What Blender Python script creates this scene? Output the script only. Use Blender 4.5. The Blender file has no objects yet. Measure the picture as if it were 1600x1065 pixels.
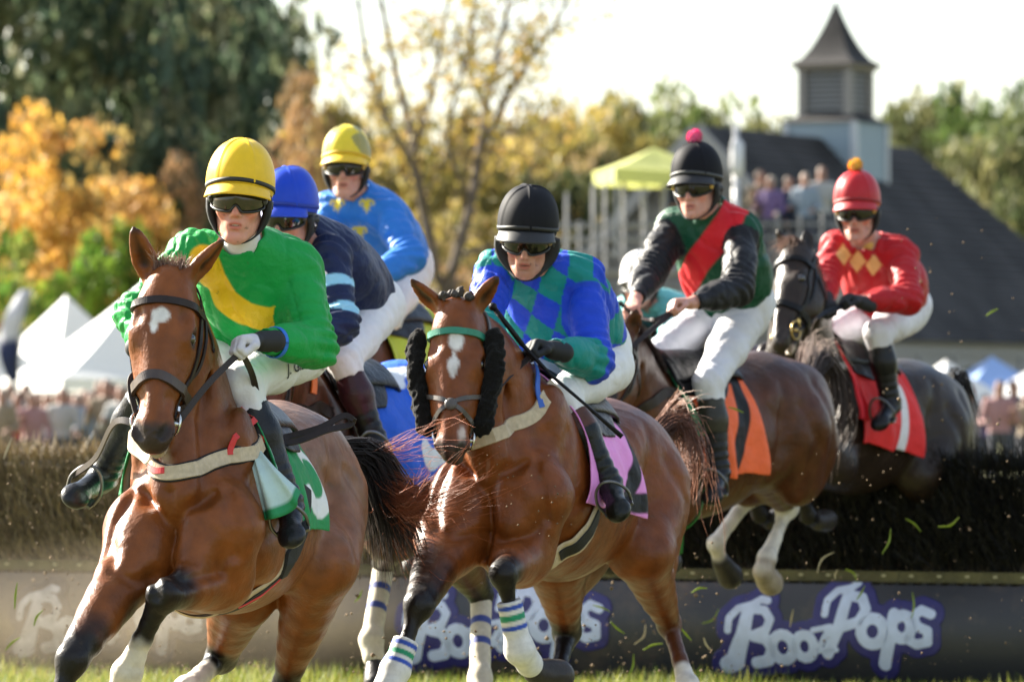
import bpy, math, random
import numpy as np
from mathutils import Vector, Matrix
from mathutils.bvhtree import BVHTree

R = math.radians
scene = bpy.context.scene
COL = scene.collection
QUAL = 1.0          # >1 = coarser bodies for quick looks

# ------------------------------------------------------------------ camera
FPX = 8889.0        # focal length in pixels of a 1600 wide picture (200 mm lens)
EYE = 1.45          # camera height
HOR = 630.0         # image row of the horizon
cam_d = bpy.data.cameras.new('camera')
cam_d.sensor_width = 36.0
cam_d.lens = FPX * 36.0 / 1600.0
cam_d.shift_y = (HOR - 532.5) / 1600.0
cam_d.clip_start = 0.5
cam_d.clip_end = 3000.0
cam_d.dof.use_dof = True
cam_d.dof.focus_distance = 19.15
cam_d.dof.aperture_fstop = 5.2
cam = bpy.data.objects.new('camera', cam_d)
cam.location = (0, 0, EYE)
cam.rotation_euler = (R(90), 0, 0)
COL.objects.link(cam)
scene.camera = cam

# ------------------------------------------------------------------ light
SUN_AZ_BEHIND = R(36)      # the sun stands left of the picture, a little behind the field
SUN_EL = R(29)
sun_dir = Vector((-math.cos(SUN_AZ_BEHIND) * math.cos(SUN_EL), math.sin(SUN_AZ_BEHIND) * math.cos(SUN_EL), math.sin(SUN_EL)))
world = bpy.data.worlds.new('World')
scene.world = world
world.use_nodes = True
nt = world.node_tree
nt.nodes.clear()
w_out = nt.nodes.new('ShaderNodeOutputWorld')
w_bg = nt.nodes.new('ShaderNodeBackground')
w_sky = nt.nodes.new('ShaderNodeTexSky')
w_sky.sky_type = 'NISHITA'
w_sky.sun_disc = False
w_sky.sun_elevation = SUN_EL
w_sky.sun_rotation = math.atan2(sun_dir.x, sun_dir.y)
w_sky.air_density = 1.0
w_sky.dust_density = 1.2
w_sky.ozone_density = 1.0
w_bg.inputs['Strength'].default_value = 0.064
# thin bright cloud veil over the whole sky
w_tc = nt.nodes.new('ShaderNodeTexCoord')
w_n = nt.nodes.new('ShaderNodeTexNoise')
w_n.inputs['Scale'].default_value = 3.2
w_n.inputs['Detail'].default_value = 6
w_r = nt.nodes.new('ShaderNodeMapRange')
w_r.inputs['From Min'].default_value = 0.44
w_r.inputs['From Max'].default_value = 0.60
w_r.inputs['To Min'].default_value = 0.0
w_r.inputs['To Max'].default_value = 0.9
w_mix = nt.nodes.new('ShaderNodeMix')
w_mix.data_type = 'RGBA'
w_mix.inputs['B'].default_value = (3.75, 3.85, 3.9, 1)
nt.links.new(w_tc.outputs['Generated'], w_n.inputs['Vector'])
nt.links.new(w_n.outputs['Fac'], w_r.inputs['Value'])
nt.links.new(w_r.outputs['Result'], w_mix.inputs['Factor'])
nt.links.new(w_sky.outputs['Color'], w_mix.inputs['A'])
nt.links.new(w_mix.outputs['Result'], w_bg.inputs['Color'])
nt.links.new(w_bg.outputs['Background'], w_out.inputs['Surface'])

sun_d = bpy.data.lights.new('sun', 'SUN')
sun_d.energy = 5.0
sun_d.angle = R(0.53)
sun_d.color = (1.0, 0.93, 0.80)
sun = bpy.data.objects.new('sun', sun_d)
sun.rotation_euler = sun_dir.to_track_quat('Z', 'Y').to_euler()
COL.objects.link(sun)

scene.view_settings.view_transform = 'Standard'
scene.view_settings.look = 'None'
scene.view_settings.exposure = 2.3
scene.view_settings.gamma = 1.0
scene.view_settings.use_curve_mapping = False
scene.render.engine = 'CYCLES'
scene.cycles.use_denoising = True
scene.cycles.max_bounces = 8
scene.cycles.transparent_max_bounces = 12

# ------------------------------------------------------------------ helpers
def at(px, py, d):
    """world point seen at picture position (px, py) of the 1600 wide photograph at distance d"""
    return np.array(((px - 800.0) / FPX * d, d, EYE - (py - HOR) / FPX * d))

def V(*a):
    return np.array(a, dtype=float)

def unit(v):
    v = np.asarray(v, float)
    n = np.linalg.norm(v)
    return v / n if n > 1e-9 else v

def lin(h):
    """sRGB hex to linear"""
    c = [int(h[i:i + 2], 16) / 255 for i in (0, 2, 4)]
    return np.array([x / 12.92 if x <= 0.04045 else ((x + 0.055) / 1.055) ** 2.4 for x in c])

def tag(o, label=None, cat=None, group=None, kind=None):
    if label: o['label'] = label
    if cat: o['category'] = cat
    if group: o['group'] = group
    if kind: o['kind'] = kind
    return o

def empty(name, loc, label=None, cat=None, group=None):
    o = bpy.data.objects.new(name, None)
    o.empty_display_size = 0.2
    o.location = loc
    COL.objects.link(o)
    return tag(o, label, cat, group)

def link(name, me, mats=None, parent=None, loc=None, smooth=True):
    """link a mesh given in world coordinates; its origin goes to loc (or the parent's base)"""
    o = bpy.data.objects.new(name, me)
    if mats is not None:
        for m in (mats if isinstance(mats, (list, tuple)) else [mats]):
            me.materials.append(m)
    if smooth and len(me.polygons):
        me.polygons.foreach_set('use_smooth', np.ones(len(me.polygons), bool))
    if parent is not None:
        o.parent = parent
        base = Vector((0, 0, 0))
        p = parent
        while p is not None:
            base += p.location
            p = p.parent
        me.transform(Matrix.Translation(-base))
    elif loc is not None:
        me.transform(Matrix.Translation(-Vector(loc)))
        o.location = loc
    COL.objects.link(o)
    return o

def mesh(verts, faces, col=None, name='mesh'):
    me = bpy.data.meshes.new(name)
    verts = np.asarray(verts, float)
    if isinstance(faces, np.ndarray):
        n, k = faces.shape
        me.vertices.add(len(verts))
        me.vertices.foreach_set('co', verts.astype(np.float32).ravel())
        me.loops.add(n * k)
        me.loops.foreach_set('vertex_index', faces.astype(np.int32).ravel())
        me.polygons.add(n)
        me.polygons.foreach_set('loop_start', np.arange(0, n * k, k, dtype=np.int32))
        me.polygons.foreach_set('loop_total', np.full(n, k, dtype=np.int32))
        me.update(calc_edges=True)
    else:
        me.from_pydata([tuple(v) for v in verts], [], faces)
        me.update()
    if col is not None:
        a = me.color_attributes.new('col', 'FLOAT_COLOR', 'POINT')
        c = np.ones((len(verts), 4), np.float32)
        c[:, :3] = col
        a.data.foreach_set('color', c.ravel())
    return me

class MB:
    """collects simple shapes (world coordinates) into one mesh"""
    def __init__(self):
        self.v, self.f, self.c = [], [], []
    def add(self, v, f, c=None):
        n = len(self.v)
        self.v.extend([tuple(p) for p in v])
        self.f.extend([tuple(i + n for i in q) for q in f])
        self.c.extend([tuple(c) if c is not None else (0.5, 0.5, 0.5)] * len(v))
        return self
    def box(self, c, sx, sy, sz, ax=None, col=None):
        ax = ax or (V(1, 0, 0), V(0, 1, 0), V(0, 0, 1))
        c = np.asarray(c, float)
        v = [c + ax[0] * sx * i / 2 + ax[1] * sy * j / 2 + ax[2] * sz * k / 2 for i in (-1, 1) for j in (-1, 1) for k in (-1, 1)]
        return self.add(v, [(0, 1, 3, 2), (4, 6, 7, 5), (0, 4, 5, 1), (2, 3, 7, 6), (0, 2, 6, 4), (1, 5, 7, 3)], col)
    def tube(self, pts, rad, seg=8, col=None, cap=True, flat=None):
        v, f = tube_geo(pts, rad, seg, cap, flat)
        return self.add(v, f, col)
    def ball(self, c, r, col=None, nu=12, nv=8, ax=None):
        ax = ax or (V(1, 0, 0), V(0, 1, 0), V(0, 0, 1))
        r = (r, r, r) if np.isscalar(r) else r
        v, f = [], []
        for j in range(nv + 1):
            t = math.pi * j / nv
            for i in range(nu):
                p = 2 * math.pi * i / nu
                v.append(np.asarray(c) + ax[0] * r[0] * math.sin(t) * math.cos(p) + ax[1] * r[1] * math.sin(t) * math.sin(p) + ax[2] * r[2] * math.cos(t))
        for j in range(nv):
            for i in range(nu):
                f.append((j * nu + i, (j + 1) * nu + i, (j + 1) * nu + (i + 1) % nu, j * nu + (i + 1) % nu))
        return self.add(v, f, col)
    def build(self, name, mat, parent=None, loc=None, smooth=False, col=False):
        me = mesh(self.v, self.f, np.array(self.c) if col else None, name)
        return link(name, me, mat, parent, loc, smooth)

def frames(pts):
    pts = np.asarray(pts, float)
    t = np.gradient(pts, axis=0)
    t = np.array([unit(x) for x in t])
    n = np.zeros_like(t)
    a = V(0, 0, 1) if abs(t[0][2]) < 0.9 else V(1, 0, 0)
    n[0] = unit(np.cross(t[0], a))
    for i in range(1, len(pts)):
        n[i] = unit(n[i - 1] - t[i] * np.dot(n[i - 1], t[i]))
    return t, n, np.cross(t, n)

def tube_geo(pts, rad, seg=8, cap=True, flat=None):
    pts = np.asarray(pts, float)
    rad = np.full(len(pts), rad) if np.isscalar(rad) else np.interp(np.linspace(0, 1, len(pts)), np.linspace(0, 1, len(rad)), rad)
    t, n, b = frames(pts)
    v, f = [], []
    for i in range(len(pts)):
        for k in range(seg):
            a = 2 * math.pi * k / seg
            v.append(pts[i] + rad[i] * (n[i] * math.cos(a) + b[i] * math.sin(a) * (flat or 1)))
    for i in range(len(pts) - 1):
        for k in range(seg):
            f.append((i * seg + k, i * seg + (k + 1) % seg, (i + 1) * seg + (k + 1) % seg, (i + 1) * seg + k))
    if cap:
        f.append(tuple(range(seg))[::-1])
        f.append(tuple((len(pts) - 1) * seg + k for k in range(seg)))
    return v, f

def spline(pts, n=24):
    """Catmull-Rom through pts"""
    p = np.asarray(pts, float)
    p = np.vstack([2 * p[0] - p[1], p, 2 * p[-1] - p[-2]])
    out = []
    m = len(p) - 3
    for u in np.linspace(0, m - 1e-6, n):
        i = int(u); t = u - i
        a, b, c, d = p[i], p[i + 1], p[i + 2], p[i + 3]
        out.append(0.5 * ((2 * b) + (c - a) * t + (2 * a - 5 * b + 4 * c - d) * t * t + (3 * b - a - 3 * c + d) * t ** 3))
    return np.array(out)

# ------------------------------------------------------------------ numpy noise
_rng = np.random.RandomState(7)
_NK = _rng.normal(size=(64, 3)); _NK /= np.linalg.norm(_NK, axis=1)[:, None]
_NP = _rng.uniform(0, 6.28, 64)
def wav(P, freq, seed=0, n=5):
    """smooth pseudo-noise in about -1..1"""
    out = np.zeros(P.shape[:-1], np.float32)
    q = np.zeros(P.shape[:-1], np.float32)
    for i in range(n):
        j = (seed * 7 + i * 5) % 64
        f = freq * (0.75 + 0.5 * ((i * 37 + seed * 11) % 10) / 10)
        ph = (P @ _NK[j].astype(np.float32)) * f + _NP[j] + q * 0.8
        q = np.sin(ph)
        out += q
    return out / n * 1.5
def fbm(P, freq, seed=0, o=3):
    r = 0; a = 1.0
    for i in range(o):
        r = r + a * wav(P, freq * 2.1 ** i, seed + i * 3)
        a *= 0.5
    return r / 1.75

# ------------------------------------------------------------------ signed distance bodies
def cone(a, b, ra, rb, k=0.03, op='add', sq=None):
    """round cone from a to b; sq = (unit axis, factor): thinner (factor < 1) along that axis"""
    return dict(t='c', a=np.asarray(a, float), b=np.asarray(b, float), ra=ra, rb=rb, k=k, op=op, sq=sq)
def ell(c, r, k=0.04, op='add', ax=None):
    r = np.array([r, r, r] if np.isscalar(r) else r, float)
    ax = np.eye(3) if ax is None else np.array([unit(x) for x in ax])
    return dict(t='e', c=np.asarray(c, float), r=r, k=k, op=op, ax=ax)
def chainp(pts, rs, k=0.02, n=3, sq=None, op='add'):
    """smooth tapered limb through pts"""
    m = (len(pts) - 1) * n + 1
    s = spline(pts, m)
    r = np.interp(np.linspace(0, len(pts) - 1, m), np.arange(len(pts)), rs)
    return [cone(s[i], s[i + 1], r[i], r[i + 1], k if i == 0 else 0.012, op, sq) for i in range(m - 1)]

def pdist(p, P):
    if p['t'] == 'c':
        ab = p['b'] - p['a']
        L = max(float(ab @ ab), 1e-9)
        v = P - p['a'].astype(np.float32)
        t = np.clip((v @ ab.astype(np.float32)) / L, 0, 1)
        v = v - t[..., None] * ab.astype(np.float32)
        if p['sq'] is not None:
            n, f = p['sq']
            n = np.asarray(n, np.float32)
            v = v + (v @ n)[..., None] * n * (1 / f - 1)
        return np.sqrt((v * v).sum(-1)) - (p['ra'] + t * (p['rb'] - p['ra']))
    v = (P - p['c'].astype(np.float32)) @ p['ax'].T.astype(np.float32)
    r = p['r'].astype(np.float32)
    k0 = np.sqrt(((v / r) ** 2).sum(-1))
    k1 = np.sqrt(((v / (r * r)) ** 2).sum(-1)) + 1e-6
    return k0 * (k0 - 1) / k1

def pbox(p, m):
    if p['t'] == 'c':
        f = max(1.0, p['sq'][1]) if p['sq'] is not None else 1.0
        lo = np.minimum(p['a'] - p['ra'] * f, p['b'] - p['rb'] * f) - m
        hi = np.maximum(p['a'] + p['ra'] * f, p['b'] + p['rb'] * f) + m
    else:
        e = np.abs(p['ax'].T * p['r']).sum(1)
        lo, hi = p['c'] - e - m, p['c'] + e + m
    return lo, hi

def sdf_mesh(prims, h, cuts=(), disp=None, infl=0.0):
    """returns verts, quads of the blended body; cuts = half spaces (point, normal) removed on the normal's side"""
    h = h * QUAL
    adds = [p for p in prims if p['op'] == 'add']
    lo = np.min([pbox(p, 0)[0] for p in adds], 0) - 4 * h - 0.02 - infl
    hi = np.max([pbox(p, 0)[1] for p in adds], 0) + 4 * h + 0.02 + infl
    n = np.ceil((hi - lo) / h).astype(int) + 1
    F = np.full(n, 1.0, np.float32)
    axs = [(lo[i] + np.arange(n[i]) * h).astype(np.float32) for i in range(3)]
    for p in prims:
        m = p['k'] + 3 * h + 0.03 + infl
        a, b = pbox(p, m)
        i0 = np.maximum(((a - lo) / h).astype(int), 0)
        i1 = np.minimum(((b - lo) / h).astype(int) + 2, n)
        if (i1 <= i0).any():
            continue
        sl = tuple(slice(i0[i], i1[i]) for i in range(3))
        P = np.stack(np.meshgrid(*[axs[i][sl[i]] for i in range(3)], indexing='ij'), -1)
        d = pdist(p, P)
        G = F[sl]
        k = max(p['k'], 1e-4)
        if p['op'] == 'add':
            d = d - infl
            hh = np.maximum(k - np.abs(G - d), 0) / k
            F[sl] = np.minimum(G, d) - hh * hh * k * 0.25
        else:
            d = -d
            hh = np.maximum(k - np.abs(G - d), 0) / k
            F[sl] = np.maximum(G, d) + hh * hh * k * 0.25
    if disp is not None or cuts:
        near = np.abs(F) < 0.05
        ii = np.nonzero(near)
        P = np.stack([axs[i][ii[i]] for i in range(3)], -1)
        if disp is not None:
            F[ii] += disp(P)
        if cuts:
            ii = np.nonzero(F < 0.05)
            P = np.stack([axs[i][ii[i]] for i in range(3)], -1)
            f = F[ii]
            for c, nn in cuts:
                f = np.maximum(f, (P - np.asarray(c, np.float32)) @ np.asarray(unit(nn), np.float32))
            F[ii] = f
    return nets(F, lo, h)

def nets(F, lo, h):
    s = (F < 0)
    c = np.zeros(tuple(np.array(F.shape) - 1), np.int8)
    for i in (0, 1):
        for j in (0, 1):
            for k in (0, 1):
                c += s[i:F.shape[0] - 1 + i, j:F.shape[1] - 1 + j, k:F.shape[2] - 1 + k]
    ci = np.nonzero((c > 0) & (c < 8))
    idx = np.full(c.shape, -1, np.int32)
    idx[ci] = np.arange(len(ci[0]))
    base = np.stack(ci, -1)
    acc = np.zeros((len(base), 3)); cnt = np.zeros(len(base))
    cr = [(i, j, k) for i in (0, 1) for j in (0, 1) for k in (0, 1)]
    val = {q: F[ci[0] + q[0], ci[1] + q[1], ci[2] + q[2]] for q in cr}
    for q in cr:
        for ax in range(3):
            if q[ax] == 0:
                q2 = list(q); q2[ax] = 1; q2 = tuple(q2)
                f0, f1 = val[q], val[q2]
                m = (f0 < 0) != (f1 < 0)
                t = np.where(m, f0 / np.where(m, f0 - f1, 1), 0)
                pos = np.zeros((len(base), 3)); pos[:] = q; pos[:, ax] = t
                acc += pos * m[:, None]; cnt += m
    verts = (base + acc / np.maximum(cnt, 1)[:, None]) * h + lo
    quads = []
    for ax in range(3):
        u, w = (ax + 1) % 3, (ax + 2) % 3
        sl0 = [slice(None)] * 3; sl1 = [slice(None)] * 3
        sl0[ax] = slice(0, -1); sl1[ax] = slice(1, None)
        s0, s1 = s[tuple(sl0)], s[tuple(sl1)]
        e = np.nonzero(s0 != s1)
        e = np.stack(e, -1)
        ok = (e[:, u] > 0) & (e[:, w] > 0) & (e[:, u] < c.shape[u]) & (e[:, w] < c.shape[w])
        e = e[ok]
        ins = s0[tuple(e.T)]
        def cell(du, dw):
            q = e.copy(); q[:, u] -= du; q[:, w] -= dw
            return idx[tuple(q.T)]
        q = np.stack([cell(1, 1), cell(0, 1), cell(0, 0), cell(1, 0)], -1)
        q[~ins] = q[~ins][:, ::-1]
        quads.append(q)
    quads = np.vstack(quads)
    quads = quads[(quads >= 0).all(1)]
    return verts, quads

def relax(v, q, it=2, f=0.5):
    e = np.vstack([q[:, [0, 1]], q[:, [1, 2]], q[:, [2, 3]], q[:, [3, 0]]])
    i, j = np.concatenate([e[:, 0], e[:, 1]]), np.concatenate([e[:, 1], e[:, 0]])
    n = np.maximum(np.bincount(i, minlength=len(v)), 1)
    for _ in range(it):
        a = np.stack([np.bincount(i, weights=v[j, k], minlength=len(v)) for k in range(3)], -1) / n[:, None]
        v = v * (1 - f) + a * f
    return v

def sstep(e0, e1, x):
    t = np.clip((x - e0) / (e1 - e0), 0, 1)
    return t * t * (3 - 2 * t)

def paint(col, P, w, c):
    w = np.clip(w, 0, 1)[:, None]
    return col * (1 - w) + np.asarray(c) * w

def wprim(P, p, soft=0.02, noise=0.0, nf=40, seed=0):
    d = pdist(p, P.astype(np.float32))
    if noise:
        d = d + noise * fbm(P.astype(np.float32), nf, seed)
    return sstep(soft, -soft, d)

def bvh_of(verts, quads):
    return BVHTree.FromPolygons([tuple(v) for v in verts], quads.tolist())

def snap(b, p, off=0.0):
    co, n, i, d = b.find_nearest(Vector(p))
    return np.array(co) + np.array(n) * off, np.array(n)

def ribbon(pts, nrm, width, thick, tw=None):
    """flat strap along pts lying on normals nrm; returns verts, faces"""
    pts = np.asarray(pts, float); nrm = np.asarray(nrm, float)
    t = np.array([unit(x) for x in np.gradient(pts, axis=0)])
    v, f = [], []
    w = np.full(len(pts), width) if np.isscalar(width) else np.interp(np.linspace(0, 1, len(pts)), np.linspace(0, 1, len(width)), width)
    for i in range(len(pts)):
        s = unit(np.cross(t[i], nrm[i])); n = unit(np.cross(s, t[i]))
        a, b = s * w[i] / 2, n * thick
        v += [pts[i] - a, pts[i] - a * 0.9 + b, pts[i] + a * 0.9 + b, pts[i] + a]
    for i in range(len(pts) - 1):
        for k in range(4):
            f.append((i * 4 + k, i * 4 + (k + 1) % 4, (i + 1) * 4 + (k + 1) % 4, (i + 1) * 4 + k))
    f.append((0, 1, 2, 3)); m = (len(pts) - 1) * 4; f.append((m + 3, m + 2, m + 1, m))
    return v, f

def strap_geo(b, pts, width, thick, off=0.004, n=40, smooth=2):
    s = spline(pts, n)
    P, N = [], []
    for p in s:
        q, nn = snap(b, p, off)
        P.append(q); N.append(nn)
    P, N = np.array(P), np.array(N)
    for _ in range(smooth):
        P[1:-1] = (P[:-2] + 2 * P[1:-1] + P[2:]) / 4
        N[1:-1] = (N[:-2] + 2 * N[1:-1] + N[2:]) / 4
    for i in range(len(P)):
        q, nn = snap(b, P[i], off)
        if np.dot(P[i] - q, nn) < 0: P[i] = q
        N[i] = unit(N[i])
    return ribbon(P, N, width, thick)

def strap(name, b, pts, width, thick, mat, parent, off=0.004, n=40):
    v, f = strap_geo(b, pts, width, thick, off, n)
    return link(name, mesh(v, f), mat, parent, smooth=False)

# ------------------------------------------------------------------ materials
MATS = {}
def new_mat(name):
    m = bpy.data.materials.new(name)
    m.use_nodes = True
    n = m.node_tree.nodes
    return m, n, m.node_tree.links, n['Principled BSDF']

def mat(name, col=(0.5, 0.5, 0.5), rough=0.6, metal=0.0, attr=False, var=0.0, vscale=20.0, bump=0.0, bscale=200.0, sheen=0.0,
        spec=0.5, sss=0.0, coat=0.0, stretch=None, bump2=0.0, b2scale=12.0, trans=0.0):
    if name in MATS:
        return MATS[name]
    m, n, l, b = new_mat(name)
    b.inputs['Roughness'].default_value = rough
    b.inputs['Metallic'].default_value = metal
    b.inputs['Specular IOR Level'].default_value = spec
    b.inputs['Sheen Weight'].default_value = sheen
    b.inputs['Coat Weight'].default_value = coat
    if sss:
        b.inputs['Subsurface Weight'].default_value = sss
        b.inputs['Subsurface Radius'].default_value = (0.012, 0.005, 0.003)
        b.inputs['Subsurface Scale'].default_value = 1.0
    tc = n.new('ShaderNodeTexCoord')
    vec = tc.outputs['Object']
    if stretch:
        mp = n.new('ShaderNodeMapping'); mp.inputs['Scale'].default_value = stretch
        l.new(vec, mp.inputs['Vector']); vec_b = mp.outputs['Vector']
    else:
        vec_b = vec
    if attr:
        a = n.new('ShaderNodeVertexColor'); a.layer_name = 'col'
        src = a.outputs['Color']
    else:
        rgb = n.new('ShaderNodeRGB'); rgb.outputs[0].default_value = (*col, 1)
        src = rgb.outputs[0]
    if var:
        t = n.new('ShaderNodeTexNoise'); t.inputs['Scale'].default_value = vscale; t.inputs['Detail'].default_value = 5
        l.new(vec, t.inputs['Vector'])
        mr = n.new('ShaderNodeMapRange')
        mr.inputs['From Min'].default_value = 0.3; mr.inputs['From Max'].default_value = 0.7
        mr.inputs['To Min'].default_value = 1 - var; mr.inputs['To Max'].default_value = 1 + var
        l.new(t.outputs['Fac'], mr.inputs['Value'])
        mx = n.new('ShaderNodeVectorMath'); mx.operation = 'SCALE'
        l.new(src, mx.inputs[0]); l.new(mr.outputs['Result'], mx.inputs['Scale'])
        src = mx.outputs['Vector']
    l.new(src, b.inputs['Base Color'])
    prev = None
    for amt, sc, vv in ((bump, bscale, vec_b), (bump2, b2scale, vec)):
        if amt:
            t = n.new('ShaderNodeTexNoise'); t.inputs['Scale'].default_value = sc; t.inputs['Detail'].default_value = 4
            l.new(vv, t.inputs['Vector'])
            bp = n.new('ShaderNodeBump'); bp.inputs['Strength'].default_value = amt
            bp.inputs['Distance'].default_value = 0.6 / sc
            l.new(t.outputs['Fac'], bp.inputs['Height'])
            if prev: l.new(prev, bp.inputs['Normal'])
            prev = bp.outputs['Normal']
    if prev: l.new(prev, b.inputs['Normal'])
    if trans:
        td = n.new('ShaderNodeBsdfTranslucent'); l.new(src, td.inputs['Color'])
        ms = n.new('ShaderNodeMixShader'); ms.inputs[0].default_value = trans
        out = n['Material Output']
        l.new(b.outputs[0], ms.inputs[1]); l.new(td.outputs[0], ms.inputs[2]); l.new(ms.outputs[0], out.inputs['Surface'])
    MATS[name] = m
    return m

def M_coat(): return mat('horse coat', attr=True, rough=0.40, var=0.22, vscale=16, bump=0.22, bscale=120, spec=0.28, bump2=0.22, b2scale=30, stretch=(1, 1, 0.45))
def M_silk(): return mat('racing silk', attr=True, rough=0.5, var=0.05, vscale=14, bump=0.12, bscale=700, bump2=0.45, b2scale=24, spec=0.25, sheen=0.05)
def M_breech(): return mat('breeches cloth', attr=True, rough=0.6, var=0.05, vscale=18, bump=0.15, bscale=600, bump2=0.3, b2scale=30, spec=0.3)
def M_cloth(): return mat('saddle cloth fabric', attr=True, rough=0.62, var=0.06, vscale=16, bump=0.2, bscale=500, bump2=0.4, b2scale=18, spec=0.3)
def M_skin(): return mat('skin', attr=True, rough=0.5, var=0.07, vscale=60, sss=0.35, bump=0.12, bscale=420, spec=0.4)
def M_leather(): return mat('dark brown leather', (0.018, 0.010, 0.008), rough=0.42, var=0.25, vscale=30, bump=0.25, bscale=220, spec=0.3)
def M_black(): return mat('black leather', (0.006, 0.006, 0.007), rough=0.36, var=0.2, vscale=30, bump=0.3, bscale=120, bump2=0.3, b2scale=30, spec=0.22)
def M_blackcloth(): return mat('black webbing', (0.008, 0.008, 0.009), rough=0.7, var=0.2, vscale=40, bump=0.3, bscale=400)
def M_steel(): return mat('polished steel', (0.62, 0.62, 0.6), rough=0.2, metal=1.0, var=0.1)
def M_brass(): return mat('brass', (0.6, 0.42, 0.16), rough=0.28, metal=1.0, var=0.1)
def M_tan(): return mat('cream elastic webbing', (0.52, 0.42, 0.29), rough=0.75, var=0.15, vscale=50, bump=0.3, bscale=420)
def M_lens(): return mat('dark goggle lens', (0.008, 0.006, 0.004), rough=0.08, spec=0.45, coat=0.15)
def M_rubber(): return mat('black rubber', (0.015, 0.015, 0.016), rough=0.5, var=0.2)
def M_hair(): return mat('horse hair', attr=True, rough=0.45, spec=0.3)
def M_eye(): return mat('dark eye', (0.012, 0.006, 0.004), rough=0.04, spec=0.9, coat=0.5)
def M_fuzzy(): return mat('black sheepskin', (0.007, 0.0065, 0.006), rough=0.9, sheen=0.08, bump=0.9, bscale=90, spec=0.1)
# ================================================================== horses
class Frame:
    def __init__(s, px, d, yaw, dz=0.0, pitch=0.0, roll=0.0):
        x = (px - 800.0) / FPX * d
        s.o = V(x, d, 1.2 + dz)
        y = R(yaw); p = R(pitch)
        f = V(-math.sin(y) * math.cos(p), -math.cos(y) * math.cos(p), math.sin(p))
        l = unit(np.cross(V(0, 0, 1), f)); u = np.cross(f, l)
        r = R(roll)
        s.f = f
        s.l = l * math.cos(r) + u * math.sin(r)
        s.u = u * math.cos(r) - l * math.sin(r)
        s.ax = [s.f, s.l, s.u]
    def __call__(s, x, y, z):
        return s.o + s.f * x + s.l * y + s.u * (z - 1.2)
    def tilt(s, ang):       # axes pitched about the lateral axis
        a = R(ang)
        return [s.f * math.cos(a) + s.u * math.sin(a), s.l, s.u * math.cos(a) - s.f * math.sin(a)]

class Head:
    def __init__(s, poll, muz, face, L=0.62):
        s.p = np.asarray(poll, float); s.a = unit(np.asarray(muz) - s.p)
        s.k = np.linalg.norm(np.asarray(muz) - s.p) / L
        f = np.asarray(face, float)
        s.f = unit(f - s.a * np.dot(f, s.a)); s.s = np.cross(s.f, s.a)
        s.ax = [s.a, s.s, s.f]
    def __call__(s, t, y, z):
        return s.p + (s.a * t + s.s * y + s.f * z) * s.k

def reach(a, tgt, L):
    """point on the line of sight of tgt whose distance to a is L (nearest choice to tgt's depth)"""
    a = np.asarray(a, float); t = np.asarray(tgt, float)
    e = V(0, 0, EYE); r = unit(t - e)
    b = np.dot(r, a - e); c = np.dot(a - e, a - e) - L * L
    disc = b * b - c
    if disc <= 0:
        return e + r * b
    s0, s1 = b - math.sqrt(disc), b + math.sqrt(disc)
    d = np.linalg.norm(t - e)
    return e + r * (s0 if abs(s0 - d) < abs(s1 - d) else s1)

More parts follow.
